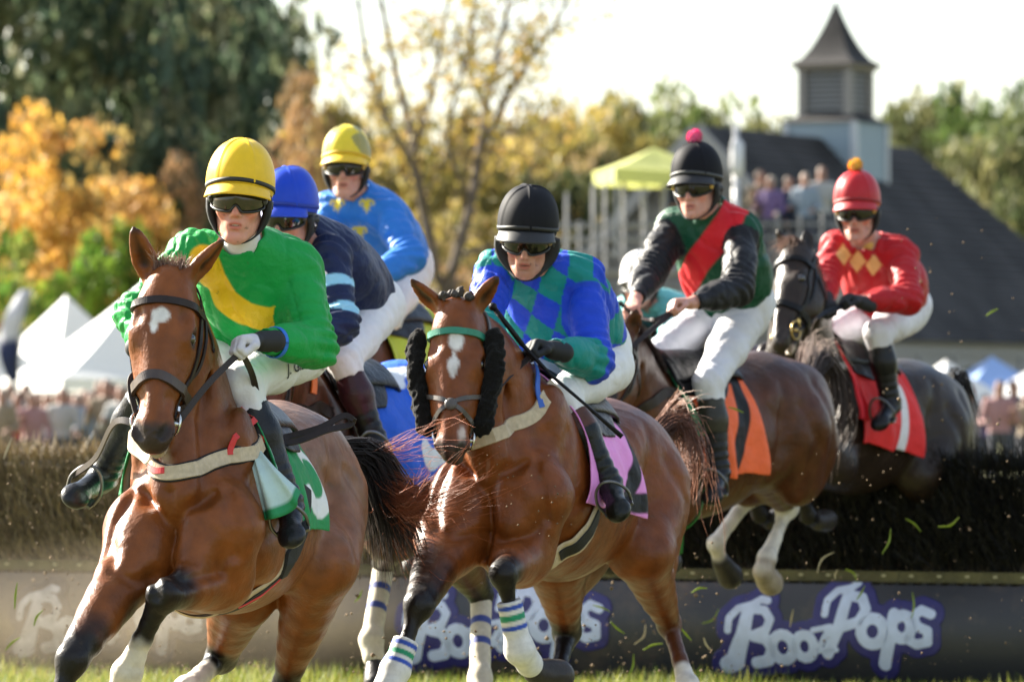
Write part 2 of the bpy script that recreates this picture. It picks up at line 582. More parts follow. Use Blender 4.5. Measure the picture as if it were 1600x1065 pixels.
def horse_prims(F, H, legs, neckmid=None, thin=1.0):
    P = []
    w = thin
    A = F.ax
    P.append(ell(F(0.10, 0, 1.165), (0.56, 0.27 * w, 0.345), 0.10, ax=A))
    P.append(ell(F(0.44, 0, 1.17), (0.33, 0.215 * w, 0.33), 0.12, ax=A))
    P.append(cone(F(0.56, 0, 1.47), F(0.15, 0, 1.455), 0.075, 0.06, 0.14, sq=(F.l, 0.8)))
    P.append(cone(F(0.15, 0, 1.37), F(-0.5, 0, 1.42), 0.13, 0.13, 0.10))
    P.append(ell(F(-0.28, 0, 1.19), (0.40, 0.235 * w, 0.235), 0.12, ax=F.tilt(-14)))
    P.append(ell(F(-0.55, 0, 1.31), (0.33, 0.25 * w, 0.24), 0.10, ax=F.tilt(12)))
    P.append(cone(F(-0.72, 0, 1.42), F(-0.86, 0, 1.36), 0.09, 0.05, 0.10))
    for s in (1, -1):
        P.append(ell(F(-0.63, 0.135 * s * w, 1.17), (0.24, 0.135, 0.33), 0.07, ax=F.tilt(8)))
        P.append(ell(F(-0.42, 0.125 * s * w, 1.38), (0.27, 0.12, 0.13), 0.06, ax=F.tilt(-8)))
        P.append(ell(F(-0.73, 0.10 * s * w, 1.22), (0.13, 0.10, 0.27), 0.05, ax=A))
        P.append(ell(F(0.50, 0.165 * s * w, 1.24), (0.13, 0.065, 0.31), 0.06, ax=F.tilt(-26)))
        P.append(ell(F(0.72, 0.135 * s * w, 1.11), (0.13, 0.095, 0.16), 0.07, ax=F.tilt(20)))
        P.append(ell(F(0.80, 0.075 * s * w, 1.03), (0.090, 0.086, 0.15), 0.022, ax=F.tilt(14)))
        P.append(ell(F(0.36, 0.19 * s * w, 1.10), (0.17, 0.06, 0.15), 0.05, ax=F.tilt(-40)))
    P.append(ell(F(0.62, 0, 0.97), (0.20, 0.13, 0.14), 0.08, ax=F.tilt(25)))
    # neck
    poll = H(0.055, 0, -0.055)
    base = F(0.52, 0, 1.30)
    thr = H(0.16, 0, -0.13)
    mid = neckmid if neckmid is not None else (base + poll) / 2 + F.u * 0.05
    n = 7
    sp = spline([base, mid, poll], n)
    lat = [unit(F.l * (1 - i / (n - 1)) + H.s * (i / (n - 1))) for i in range(n)]
    rr = np.interp(np.linspace(0, 1, n), [0, 0.25, 0.5, 0.8, 1], [0.235, 0.21, 0.175, 0.135, 0.105])
    for i in range(n - 1):
        P.append(cone(sp[i], sp[i + 1], rr[i], rr[i + 1], 0.10 if i == 0 else 0.03, sq=(lat[i], 0.66 + 0.06 * i / n)))
    P.append(cone(F(0.78, 0, 1.20), (mid + thr) / 2 + 0 * F.u, 0.11, 0.085, 0.08))
    P.append(cone((mid + thr) / 2, thr, 0.085, 0.07, 0.06))
    # jugular grooves and chest midline
    for s in (1, -1):
        P.append(cone(F(0.83, 0.115 * s, 1.19), (mid + thr) / 2 + lat[3] * 0.085 * s, 0.018, 0.016, 0.05, 'sub'))
    # head
    k = H.k
    hp = lambda t, y, z, r, kk, tilt=0: ell(H(t, y, z), np.array(r) * k, kk, ax=H.ax)
    P.append(hp(0.10, 0, -0.035, (0.12, 0.094, 0.085), 0.05))
    P.append(hp(0.17, 0, 0.0, (0.13, 0.098, 0.05), 0.04))
    for s in (1, -1):
        P.append(hp(0.215, 0.083 * s, -0.012, (0.055, 0.034, 0.036), 0.03))          # brow
        P.append(hp(0.25, 0.062 * s, -0.115, (0.125, 0.036, 0.09), 0.035))          # jaw cheek
        P.append(cone(H(0.26, 0.085 * s, -0.04), H(0.40, 0.068 * s, -0.035), 0.022 * k, 0.014 * k, 0.03))   # facial crest
    P.append(cone(H(0.18, 0, -0.03), H(0.47, 0, -0.005), 0.088 * k, 0.055 * k, 0.04, sq=(H.f, 0.75)))
    P.append(cone(H(0.25, 0, 0.012), H(0.50, 0, 0.014), 0.052 * k, 0.040 * k, 0.03, sq=(H.f, 0.75)))
    P.append(cone(H(0.28, 0, -0.085), H(0.50, 0, -0.045), 0.070 * k, 0.055 * k, 0.05))
    P.append(cone(H(0.26, 0, -0.15), H(0.54, 0, -0.085), 0.045 * k, 0.035 * k, 0.05))
    P.append(hp(0.545, 0, -0.015, (0.07, 0.066, 0.055), 0.03))
    P.append(hp(0.585, 0, -0.028, (0.035, 0.045, 0.04), 0.025))
    P.append(hp(0.575, 0, -0.082, (0.045, 0.038, 0.028), 0.02))                        # lower lip
    for s in (1, -1):
        P.append(hp(0.543, 0.047 * s, 0.012, (0.050, 0.032, 0.034), 0.02))          # nostril wing
    for s in (1, -1):
        P.append(cone(H(0.520, 0.064 * s, 0.022), H(0.572, 0.047 * s, 0.038), 0.018 * k, 0.031 * k, 0.012, 'sub', sq=(H.s, 0.75)))
        P.append(cone(H(0.60, 0.0, -0.064), H(0.50, 0.058 * s, -0.062), 0.004, 0.004, 0.014, 'sub'))   # mouth line
        P.append(cone(H(0.44, 0.052 * s, 0.02), H(0.52, 0.05 * s, 0.045), 0.010, 0.008, 0.03, 'sub'))
        P.append(hp(0.155, 0.082 * s, 0.030, (0.025, 0.016, 0.014), 0.03))
        P[-1]['op'] = 'sub'                                                              # hollow above the eye
        P.append(hp(0.222, 0.112 * s, -0.012, (0.024, 0.018, 0.019), 0.012))
        P[-1]['op'] = 'sub'
    # legs
    for nm, L in legs.items():
        s = 1 if nm[1] == 'L' else -1
        if nm[0] == 'F':
            sh = F(0.72, 0.155 * s, 1.10); el = L['elbow']; kn, fe, co, to = L['knee'], L['fet'], L['cor'], L['toe']
            P.append(cone(sh, el, 0.125, 0.115, 0.07))
            P += chainp([el, el * 0.55 + kn * 0.45, kn], [0.118, 0.088, 0.054], 0.06, 3)
            P.append(cone(el * 0.9 + kn * 0.1 + F.f * 0.02, el * 0.5 + kn * 0.5 + F.f * 0.02, 0.07, 0.055, 0.05))
            P.append(ell(kn, (0.052, 0.052, 0.056), 0.03))
        else:
            hip = F(-0.56, 0.125 * s, 1.22); st = L['stifle']; kn, fe, co, to = L['hock'], L['fet'], L['cor'], L['toe']
            P += chainp([hip, (hip + st) / 2 - F.f * 0.05, st], [0.20, 0.165, 0.125], 0.08, 3)
            P.append(cone(F(-0.72, 0.115 * s, 1.12), st * 0.4 + kn * 0.6, 0.13, 0.06, 0.07))
            P += chainp([st, st * 0.5 + kn * 0.5, kn], [0.125, 0.085, 0.048], 0.05, 3)
            P.append(ell(kn, (0.05, 0.05, 0.06), 0.03))
            back = unit(unit(kn - st) * 0.9 - unit(fe - kn) * 0.9)
            P.append(cone(kn, kn + back * 0.055, 0.036, 0.022, 0.03))
        ax = unit(fe - kn)
        P += chainp([kn, kn * 0.6 + fe * 0.4, fe], [0.044, 0.033, 0.036], 0.03, 3)
        P.append(ell(fe, 0.044, 0.03))
        P.append(cone(fe, co, 0.037, 0.042, 0.025))
        tp = unit(to - co)
        P.append(cone(co, to - tp * 0.015, 0.047, 0.062, 0.012))
    return P, dict(poll=poll, mid=mid, base=base, neck=sp, lat=lat)

def leg_paint(col, Pv, L, nm, F, spec, coatdark):
    kn = L['knee'] if nm[0] == 'F' else L['hock']
    fe, co, to = L['fet'], L['cor'], L['toe']
    up = L['elbow'] if nm[0] == 'F' else L['stifle']
    q = kn + (up - kn) * spec.get('blackup', 0.25)
    w = np.maximum.reduce([wprim(Pv, cone(q, kn, 0.075, 0.085), 0.035, 0.02, 30), wprim(Pv, cone(kn, fe, 0.085, 0.08), 0.03), wprim(Pv, cone(fe, to, 0.085, 0.12), 0.03)])
    col = paint(col, Pv, w * spec.get('black', 1.0), coatdark)
    if spec.get('white', 0) > 0:
        a = fe + (kn - fe) * spec['white']
        w = np.maximum(wprim(Pv, cone(a, fe, 0.07, 0.07), 0.02, 0.015, 50), wprim(Pv, cone(fe, co, 0.07, 0.07), 0.02))
        col = paint(col, Pv, w, (0.62, 0.56, 0.47))
    w = wprim(Pv, cone(co + (to - co) * 0.25, to + (to - co) * 0.3, 0.085, 0.095), 0.012)
    col = paint(col, Pv, w, spec.get('hoof', (0.035, 0.030, 0.027)))
    return col

def make_horse(S):
    """S: dict with frame F, head H, legs, colours. Returns a dict with root, bvh, frames"""
    F, H, legs = S['F'], S['H'], S['legs']
    P, nk = horse_prims(F, H, legs, S.get('neckmid'), S.get('thin', 1.0))
    P += S.get('extra', [])
    # ears
    for s, (tip, op) in S['ears'].items():
        b = H(0.005, 0.062 * s, -0.045); tip = np.asarray(tip); op = unit(op)
        ax = unit(tip - b); op = unit(op - ax * np.dot(op, ax)); sd = np.cross(ax, op)
        m1 = b + (tip - b) * 0.38; m2 = b + (tip - b) * 0.72
        P += chainp([b, m1, m2, tip], [0.034, 0.044, 0.030, 0.006], 0.03, 2, sq=(op, 0.6))
        P += [cone(b + (tip - b) * 0.18 + op * 0.028, m1 + op * 0.026, 0.018, 0.027, 0.012, 'sub', sq=(op, 0.75)),
              cone(m1 + op * 0.026, m2 + op * 0.020, 0.027, 0.017, 0.012, 'sub', sq=(op, 0.75)),
              cone(m2 + op * 0.020, tip * 0.9 + m2 * 0.1 + op * 0.006, 0.017, 0.003, 0.008, 'sub', sq=(op, 0.75))]
    front = [[(0, 1.22), (0, 0.88)]]; side = []
    for g in (1, -1):
        front += [[(0, 1.10), (0.05 * g, 1.17), (0.13 * g, 1.22)], [(0.01 * g, 0.97), (0.08 * g, 0.925), (0.15 * g, 0.96), (0.19 * g, 1.05)], [(0.16 * g, 1.22), (0.20 * g, 1.12), (0.20 * g, 1.02)]]
    side = [[(0.36, 1.46), (0.33, 1.25), (0.28, 1.02)], [(0.64, 1.02), (0.50, 1.08), (0.34, 1.16)], [(-0.36, 1.42), (-0.33, 1.22), (-0.28, 1.02)], [(-0.60, 1.40), (-0.68, 1.22), (-0.70, 0.98)], [(-0.45, 1.32), (-0.55, 1.16), (-0.52, 0.95)], [(0.58, 1.36), (0.62, 1.2), (0.60, 1.08)]]
    def groove(a, b, lines):
        d = np.full(a.shape, 9.0, np.float32)
        for ln in lines:
            for (x0, y0), (x1, y1) in zip(ln[:-1], ln[1:]):
                vx, vy = x1 - x0, y1 - y0
                t = np.clip(((a - x0) * vx + (b - y0) * vy) / (vx * vx + vy * vy), 0, 1)
                d = np.minimum(d, np.hypot(a - x0 - t * vx, b - y0 - t * vy))
        return d
    def relief(X):
        L = X - F.o.astype(np.float32)
        lx, ly, lz = L @ F.f.astype(np.float32), L @ F.l.astype(np.float32), L @ F.u.astype(np.float32) + 1.2
        wob = 0.015 * wav(X, 18, 51)
        gf = np.exp(-((groove(ly + wob, lz, front)) / 0.022) ** 2) * sstep(0.66, 0.76, lx) * 0.022
        gs = np.exp(-((groove(lx, lz + wob, side)) / 0.030) ** 2) * sstep(0.11, 0.17, np.abs(ly)) * 0.013
        ribs = 0.0022 * np.sin(lx * 95 + 6 * lz) * sstep(-0.30, -0.15, lx) * sstep(0.25, 0.10, lx) * sstep(0.15, 0.2, np.abs(ly)) * sstep(1.35, 1.2, lz) * sstep(0.9, 1.0, lz)
        return gf + gs + ribs
    def disp(X):
        q = X + 0.06 * np.stack([wav(X, 7, 41), wav(X, 7, 43), wav(X, 7, 47)], -1)
        return relief(X) + 0.006 * fbm(X, 8, 3) + 0.0012 * fbm(X, 36, 5) + 0.008 * (1 - np.minimum(np.abs(wav(q, 6.5, 13)), 1)) ** 4 - 0.0035 * (1 - np.minimum(np.abs(wav(q, 11, 29)), 1)) ** 12
    v, q = sdf_mesh(P, S.get('h', 0.011), disp=disp)
    v = relax(v, q, 3)
    c0 = np.asarray(S['coat'], float)
    col = np.tile(c0, (len(v), 1))
    vf = v.astype(np.float32)
    n = fbm(vf, 7, 9)[:, None]
    col = col * (1 + 0.20 * n)
    col = paint(col, v, 0.45 * sstep(0.0, 0.9, fbm(vf, 4.5, 33)), c0 * V(0.55, 0.42, 0.40))
    col = paint(col, v, 0.35 * sstep(0.1, 0.9, fbm(vf, 5.5, 37)), c0 * V(1.35, 1.45, 1.5))
    loc = np.stack([(v - F.o) @ F.f, (v - F.o) @ F.l, (v - F.o) @ F.u + 1.2], -1)
    # the coat's own countershading: paler flank and belly, darker topline
    if 'topline' in S:
        w = sstep(1.35, 1.55, loc[:, 2] + 0.03 * n[:, 0]) * sstep(0.75, 0.4, loc[:, 0])
        col = paint(col, v, w * 0.8, S['topline'])
    if 'roan' in S:
        w = sstep(0.25, -0.25, loc[:, 0]) * (0.55 + 0.45 * fbm(vf, 26, 4)) * sstep(0.85, 1.15, loc[:, 2])
        col = paint(col, v, w * 0.75, S['roan'])
    for nm, L in legs.items():
        col = leg_paint(col, v, L, nm, F, S['legspec'][nm], S['dark'])
    # dried mud flecks and sweat marks
    w = sstep(0.62, 0.85, fbm(vf, 95, 15)) * sstep(0.05, 0.5, fbm(vf, 5, 19))
    col = paint(col, v, w * 0.55, (0.10, 0.065, 0.035))
    col = col * (1 + 0.10 * fbm(vf, 48, 21)[:, None])
    # muzzle, eyes, ears
    for (t, y, z, r, c, a) in S.get('face', []):
        w = wprim(v, ell(H(t, y, z), np.array(r) * H.k, ax=H.ax), 0.006, 0.010, 70, 2)
        col = paint(col, v, w * a, c)
    mz = S.get('muzzle', (0.03, 0.022, 0.018))
    w = wprim(v, ell(H(0.59, 0, -0.02), V(0.085, 0.10, 0.09) * H.k, ax=H.ax), 0.02, 0.02, 40)
    col = paint(col, v, w * 0.92, mz)
    w = wprim(v, ell(H(0.60, 0, -0.09), V(0.045, 0.055, 0.036) * H.k, ax=H.ax), 0.010, 0.012, 60)
    col = paint(col, v, w * 0.95, S.get('lip', (0.42, 0.33, 0.24)))
    for s in (1, -1):
        w = wprim(v, cone(H(0.520, 0.064 * s, 0.024), H(0.572, 0.047 * s, 0.036), 0.018, 0.030), 0.004)
        col = paint(col, v, w, (0.010, 0.006, 0.006))
        w = wprim(v, ell(H(0.222, 0.105 * s, -0.012), V(0.036, 0.03, 0.026) * H.k, ax=H.ax), 0.008)
        col = paint(col, v, w * 0.85, c0 * 0.18)
        tip, op = S['ears'][s]; op = unit(op)
        b = H(0.005, 0.062 * s, -0.045); tip = np.asarray(tip)
        w = wprim(v, cone(b + (tip - b) * 0.3 + op * 0.012, b + (tip - b) * 0.75 + op * 0.012, 0.016, 0.008), 0.012, 0.006, 80)
        col = paint(col, v, w * 0.9, c0 * 0.10)
        w = wprim(v, ell(tip, 0.03), 0.015, 0.01, 60)
        col = paint(col, v, w * 0.85, c0 * 0.15)
    col = np.clip(col, 0.003, 0.9)
    root = empty(S['name'], (F.o[0], F.o[1], 0), S['label'], 'horse', S.get('group', 'racehorses galloping away from the fence'))
    body = link('body', mesh(v, q, col), M_coat(), root)
    b = bvh_of(v, q)
    for s in (1, -1):
        e = MB().ball(H(0.224, 0.090 * s, -0.010), 0.023 * H.k, nu=16, nv=10)
        e.build('eye', M_eye(), root, smooth=True)
    return dict(root=root, bvh=b, F=F, H=H, nk=nk, v=v, S=S)

# ---------------------------------------------------------------- hair
def hair(name, strands, r, mat_, parent, c_root, c_tip, seg=9, seed=1, vary=0.3):
    """strands: list of control point lists; one mesh of thin tapered tubes"""
    rng = random.Random(seed)
    vs, fs, cs = [], [], []
    n0 = 0
    for pts in strands:
        s = spline(pts, seg)
        rr = r * rng.uniform(0.6, 1.3)
        t, a, b = frames(s)
        k = 1 + rng.uniform(-vary, vary)
        for i in range(seg):
            u = i / (seg - 1)
            rad = rr * (1 - u) ** 0.6 + 0.0003
            for j in range(3):
                ang = 2.094 * j
                vs.append(s[i] + rad * (a[i] * math.cos(ang) + b[i] * math.sin(ang)))
                cs.append((np.asarray(c_root) * (1 - u ** 1.5) + np.asarray(c_tip) * u ** 1.5) * k)
        for i in range(seg - 1):
            for j in range(3):
                fs.append((n0 + i * 3 + j, n0 + i * 3 + (j + 1) % 3, n0 + (i + 1) * 3 + (j + 1) % 3, n0 + (i + 1) * 3 + j))
        n0 += seg * 3
    return link(name, mesh(np.array(vs), np.array(fs), np.clip(np.array(cs), 0.002, 0.9)), mat_, parent)

def tail_strands(root, mids, n, spread, seed, rootr=0.035, jitter=0.03, frac=(0.6, 1.0)):
    rng = np.random.RandomState(seed)
    out = []
    ctr = [np.asarray(root)] + [np.asarray(m) for m in mids]
    for i in range(n):
        off = rng.normal(size=3); off *= rng.uniform(0.2, 1.0) / np.linalg.norm(off)
        o2 = rng.normal(size=3) * jitter
        L = rng.uniform(*frac)
        m = len(ctr)
        pts = []
        for j in range(m):
            u = j / (m - 1)
            pts.append(ctr[j] + off * (rootr + spread * u ** 1.3) + o2 * u * u + rng.normal(size=3) * jitter * 0.35 * u)
        s = spline(pts, 12)
        pts = s[:max(4, int(len(s) * L))][::2]
        out.append(pts)
    return out

# ---------------------------------------------------------------- tack
def head_pt(H, t, y, z):
    return H(t, y, z)

def add_bridle(hs, leather, metal, browmat=None, nose='cavesson', nosemat=None, ring=0.036, width=0.018):
    H, b, root = hs['H'], hs['bvh'], hs['root']
    k = H.k
    br = empty('bridle', (0, 0, 0)); br.parent = root
    br.location = Vector(H.p) - root.location
    # browband
    strap('browband', b, [H(0.115, y, z) for y, z in ((-0.13, -0.09), (-0.115, -0.01), (-0.06, 0.08), (0, 0.1), (0.06, 0.08), (0.115, -0.01), (0.13, -0.09))], 0.026 * k, 0.010, browmat or leather, br, 0.003)
    v, f = [], []
    for s in (1, -1):
        strap('cheek_strap', b, [H(t, y * s, z) for t, y, z in ((-0.02, 0.06, -0.12), (0.06, 0.11, -0.09), (0.16, 0.14, -0.07), (0.28, 0.13, -0.07), (0.40, 0.11, -0.065), (0.49, 0.085, -0.06))], width * k, 0.006, leather, br, 0.003)
        strap('throat_strap', b, [H(t, y * s, z) for t, y, z in ((0.07, 0.12, -0.10), (0.15, 0.14, -0.13), (0.22, 0.12, -0.20), (0.25, 0.05, -0.26), (0.25, 0.0, -0.27))], 0.014 * k, 0.005, leather, br, 0.003)
        if nose != 'grackle':
            strap('nose_cheek_strap', b, [H(t, y * s, z) for t, y, z in ((0.10, 0.12, -0.11), (0.2, 0.14, -0.10), (0.3, 0.12, -0.09), (0.385, 0.1, -0.05))], 0.012 * k, 0.005, leather, br, 0.004)
    if nose == 'cavesson':
        strap('noseband', b, [H(t, y, z) for t, y, z in ((0.42, 0.0, -0.19), (0.415, -0.08, -0.12), (0.40, -0.10, -0.04), (0.375, -0.05, 0.06), (0.37, 0.0, 0.08), (0.375, 0.05, 0.06), (0.40, 0.10, -0.04), (0.415, 0.08, -0.12), (0.42, 0.0, -0.19))], 0.034 * k, 0.013, nosemat or leather, br, 0.002, 60)
    elif nose == 'grackle':
        for s in (1, -1):
            strap('noseband', b, [H(t, y * s, z) for t, y, z in ((0.335, 0.12, -0.09), (0.345, 0.10, -0.02), (0.375, 0.03, 0.06), (0.41, -0.04, 0.05), (0.46, -0.085, -0.03), (0.50, -0.06, -0.12), (0.51, 0, -0.15))], 0.018 * k, 0.007, nosemat or leather, br, 0.003, 50)
        m = MB().ball(snap(b, H(0.392, 0, 0.06), 0.006)[0], (0.024, 0.024, 0.010), ax=[H.a, H.s, H.f])
        m.build('noseband_pad', nosemat or leather, br, smooth=True)
    else:
        strap('noseband', b, [H(t, y, z) for t, y, z in ((0.43, 0.0, -0.19), (0.42, -0.08, -0.12), (0.40, -0.10, -0.04), (0.385, 0.0, 0.08), (0.40, 0.10, -0.04), (0.42, 0.08, -0.12), (0.43, 0.0, -0.19))], 0.02 * k, 0.008, nosemat or leather, br, 0.002, 60)
    rings = {}
    for s in (1, -1):
        c, nn = snap(b, H(0.505, 0.08 * s, -0.062), 0.012)
        u1 = unit(H.a - nn * np.dot(H.a, nn)); u2 = np.cross(nn, u1)
        pts = [c + (u1 * math.cos(a) + u2 * math.sin(a)) * ring * k for a in np.linspace(0, 2 * math.pi, 25)]
        MB().tube(pts, 0.0045, 8, cap=False).build('bit_ring', metal, br, smooth=True)
        MB().tube([c - nn * 0.03, c + nn * 0.012], 0.009, 8).build('bit_mouthpiece', metal, br, smooth=True)
        for t0 in (0.48,):
            MB().box(snap(b, H(0.455, 0.1 * s, -0.062), 0.010)[0], 0.016, 0.022, 0.008, [u1, u2, nn]).build('buckle', metal, br)
        rings[s] = c
    hs['rings'] = rings
    hs['bridle'] = br
    return br

def rein(parent, a, mids, b_, width=0.02, mat_=None, n=30, twist=None):
    s = spline([a] + list(mids) + [b_], n)
    t, nn, bb = frames(s)
    up = np.tile(V(0.3, -0.9, 0.3), (len(s), 1)) if twist is None else np.tile(np.asarray(twist, float), (len(s), 1))
    nrm = np.array([unit(u - tt * np.dot(u, tt)) for u, tt in zip(up, t)])
    v, f = ribbon(s, nrm, width, 0.005)
    return link('rein', mesh(v, f), mat_ or M_leather(), parent, smooth=False)

def body_ray(hs, x, th, off=0.0):
    """surface point of the trunk at length x and angle th from the spine (positive = horse's left)"""
    F = hs['F']
    c = F(x, 0, 1.20)
    d = F.l * math.sin(th) + F.u * math.cos(th)
    co, n, i, dist = hs['bvh'].ray_cast(Vector(c + d * 0.9), Vector(-d), 0.9)
    if co is None:
        return c + d * (0.28 + off), d
    return np.array(co) + d * off, np.array(n)

def strokes_d(X, Y, strokes):
    """2D distance to thick strokes [(x0,y0,x1,y1,r), ...]"""
    d = np.full(X.shape, 9.0)
    for s in strokes:
        x0, y0, x1, y1, r = s[:5]
        r1 = s[5] if len(s) > 5 else r
        vx, vy = x1 - x0, y1 - y0
        L = max(vx * vx + vy * vy, 1e-9)
        t = np.clip(((X - x0) * vx + (Y - y0) * vy) / L, 0, 1)
        d = np.minimum(d, np.hypot(X - x0 - t * vx, Y - y0 - t * vy) - (r + t * (r1 - r)))
    return d

def poly(pts, r):
    return [(pts[i][0], pts[i][1], pts[i + 1][0], pts[i + 1][1], r) for i in range(len(pts) - 1)]
def arc(cx, cy, rx, ry, a0, a1, r, n=14):
    a = np.radians(np.linspace(a0, a1, n))
    return poly([(cx + rx * math.cos(t), cy + ry * math.sin(t)) for t in a], r)
# digits in a unit box: x 0..0.6, y 0..1 (y up)
DIG = {
    '5': poly([(0.52, 0.92), (0.14, 0.92), (0.10, 0.55)], 0.085) + arc(0.28, 0.33, 0.25, 0.26, 135, -140, 0.085),
    '2': arc(0.3, 0.70, 0.23, 0.23, 165, -35, 0.085) + poly([(0.49, 0.57), (0.08, 0.09), (0.54, 0.09)], 0.085),
    '7': poly([(0.06, 0.91), (0.54, 0.91), (0.24, 0.08)], 0.085) + poly([(0.10, 0.78), (0.10, 0.91)], 0.085),
    '3': arc(0.28, 0.70, 0.22, 0.21, 150, -90, 0.085) + arc(0.28, 0.29, 0.24, 0.22, 90, -150, 0.085),
    '1': poly([(0.12, 0.72), (0.32, 0.92), (0.32, 0.08)], 0.085),
    '4': poly([(0.42, 0.06), (0.42, 0.93), (0.06, 0.34), (0.56, 0.34)], 0.085),
}

def saddle_cloth(hs, base, x0, x1, thmax, digit=None, dcol=(0.8, 0.8, 0.8), dx=0.0, dth=0.9, dsize=0.24, border=None, off=0.016, sides=(1, -1), flare=0.03, rows=90, cols=90, slant=0.0, extra=None, th0=0.0):
    F = hs['F']
    root = hs['root']
    for s in sides:
        v = np.zeros((rows, cols, 3)); th = np.linspace(th0, thmax, rows); xx = np.linspace(x0, x1, cols)
        arcl = np.zeros((rows, cols))
        for i in range(rows):
            u = i / (rows - 1)
            for j in range(cols):
                w = j / (cols - 1)
                x = xx[j] - slant * u + 0.02 * math.sin(w * 9 + i * 0.05) * u
                o = off + flare * u * u * (0.6 + 0.4 * math.sin(w * 11 + 1.3 * s)) + 0.004 * math.sin(w * 23 + u * 7)
                v[i, j] = body_ray(hs, x, s * th[i], o)[0]
        for _ in range(3):
            v[1:-1, 1:-1] = (v[1:-1, 1:-1] * 2 + v[:-2, 1:-1] + v[2:, 1:-1] + v[1:-1, :-2] + v[1:-1, 2:]) / 6
        X = np.tile(xx, (rows, 1))
        Y = np.zeros((rows, cols)); Y[1:] = np.cumsum(np.linalg.norm(v[1:] - v[:-1], axis=2), 0)
        col = np.tile(np.asarray(base, float), (rows, cols, 1))
        if digit:
            cy = dth * Y[-1].mean()
            # text reads left to right seen from that side
            gx = ((X - (x0 + x1) / 2 - dx) * (-s)) / dsize + 0.3
            gy = (cy - Y) / dsize + 0.5
            w = sstep(0.012, -0.012, strokes_d(gx, gy, DIG[digit]))[..., None]
            col = col * (1 - w) + np.asarray(dcol) * w
        if border is not None:
            e = np.minimum.reduce([X - x0, x1 - X, Y[-1][None] - Y])
            w = sstep(0.024, 0.018, e)[..., None]
            col = col * (1 - w) + np.asarray(border) * w
        vv = v.reshape(-1, 3)
        ix = np.arange(rows * cols).reshape(rows, cols)
        q = np.stack([ix[:-1, :-1], ix[1:, :-1], ix[1:, 1:], ix[:-1, 1:]], -1).reshape(-1, 4)
        me = mesh(vv, q, col.reshape(-1, 3))
        o = link('saddle_cloth', me, M_cloth(), root)
        sol = o.modifiers.new('thickness', 'SOLIDIFY'); sol.thickness = 0.005; sol.offset = 0
    return

def body_strap(hs, name, pts, width, mat_, thick=0.006, off=0.005, n=50, parent=None):
    return strap(name, hs['bvh'], pts, width, thick, mat_, parent or hs['root'], off, n)
def add_saddle(hs, J=None, x0=-0.12, x1=0.40):
    """low racing saddle: seat with raised pommel and cantle, and a flap each side"""
    F, root = hs['F'], hs['root']
    rows, cols = 15, 24
    v = []
    for i in range(rows):
        th = -0.62 + 1.24 * i / (rows - 1)
        for j in range(cols):
            w = j / (cols - 1)
            x = x0 + (x1 - x0) * w
            e = 1 - abs(th) / 0.62
            o = 0.028 + 0.030 * e * (abs(w - 0.5) * 2) ** 2.2 + 0.004
            if w < 0.06 or w > 0.94: o -= 0.012
            v.append(body_ray(hs, x, th, o)[0])
    ix = np.arange(rows * cols).reshape(rows, cols)
    q = np.stack([ix[:-1, :-1], ix[1:, :-1], ix[1:, 1:], ix[:-1, 1:]], -1).reshape(-1, 4)
    sd = link('saddle', mesh(v, q), M_black(), root)
    m = sd.modifiers.new('thickness', 'SOLIDIFY'); m.thickness = 0.014
    for s in (1, -1):
        rows, cols = 18, 16
        v = []
        for i in range(rows):
            u = i / (rows - 1); th = s * (0.45 + 0.50 * u)
            for j in range(cols):
                w = j / (cols - 1)
                xa = 0.02 + 0.10 * u ** 2; xb = 0.40 - 0.02 * u - 0.16 * max(0, u - 0.7) / 0.3
                v.append(body_ray(hs, xa + (xb - xa) * w, th, 0.034)[0])
        ix = np.arange(rows * cols).reshape(rows, cols)
        q = np.stack([ix[:-1, :-1], ix[1:, :-1], ix[1:, 1:], ix[:-1, 1:]], -1).reshape(-1, 4)
        fl = link('saddle_flap', mesh(v, q), M_black(), sd)
        m = fl.modifiers.new('thickness', 'SOLIDIFY'); m.thickness = 0.006; m.offset = 0
# ================================================================== jockeys
class JHead:
    """head frame: x = person's left, y = face, z = up; origin between the ears"""
    def __init__(s, c, face, roll=0.0, k=1.0):
        s.c = np.asarray(c, float); s.k = k; s.jw = 1.0; s.nl = 1.0; s.ch = 0.0; s.gaunt = 0.0
        s.y = unit(face)
        x = unit(np.cross(s.y, V(0, 0, 1)))       # right of the person
        z = np.cross(x, s.y)
        x = -x                                     # left of the person
        r = R(roll)
        s.x = x * math.cos(r) + z * math.sin(r)
        s.z = z * math.cos(r) - x * math.sin(r)
        s.ax = [s.x, s.y, s.z]
    def __call__(s, x, y, z):
        return s.c + (s.x * x + s.y * y + s.z * z) * s.k

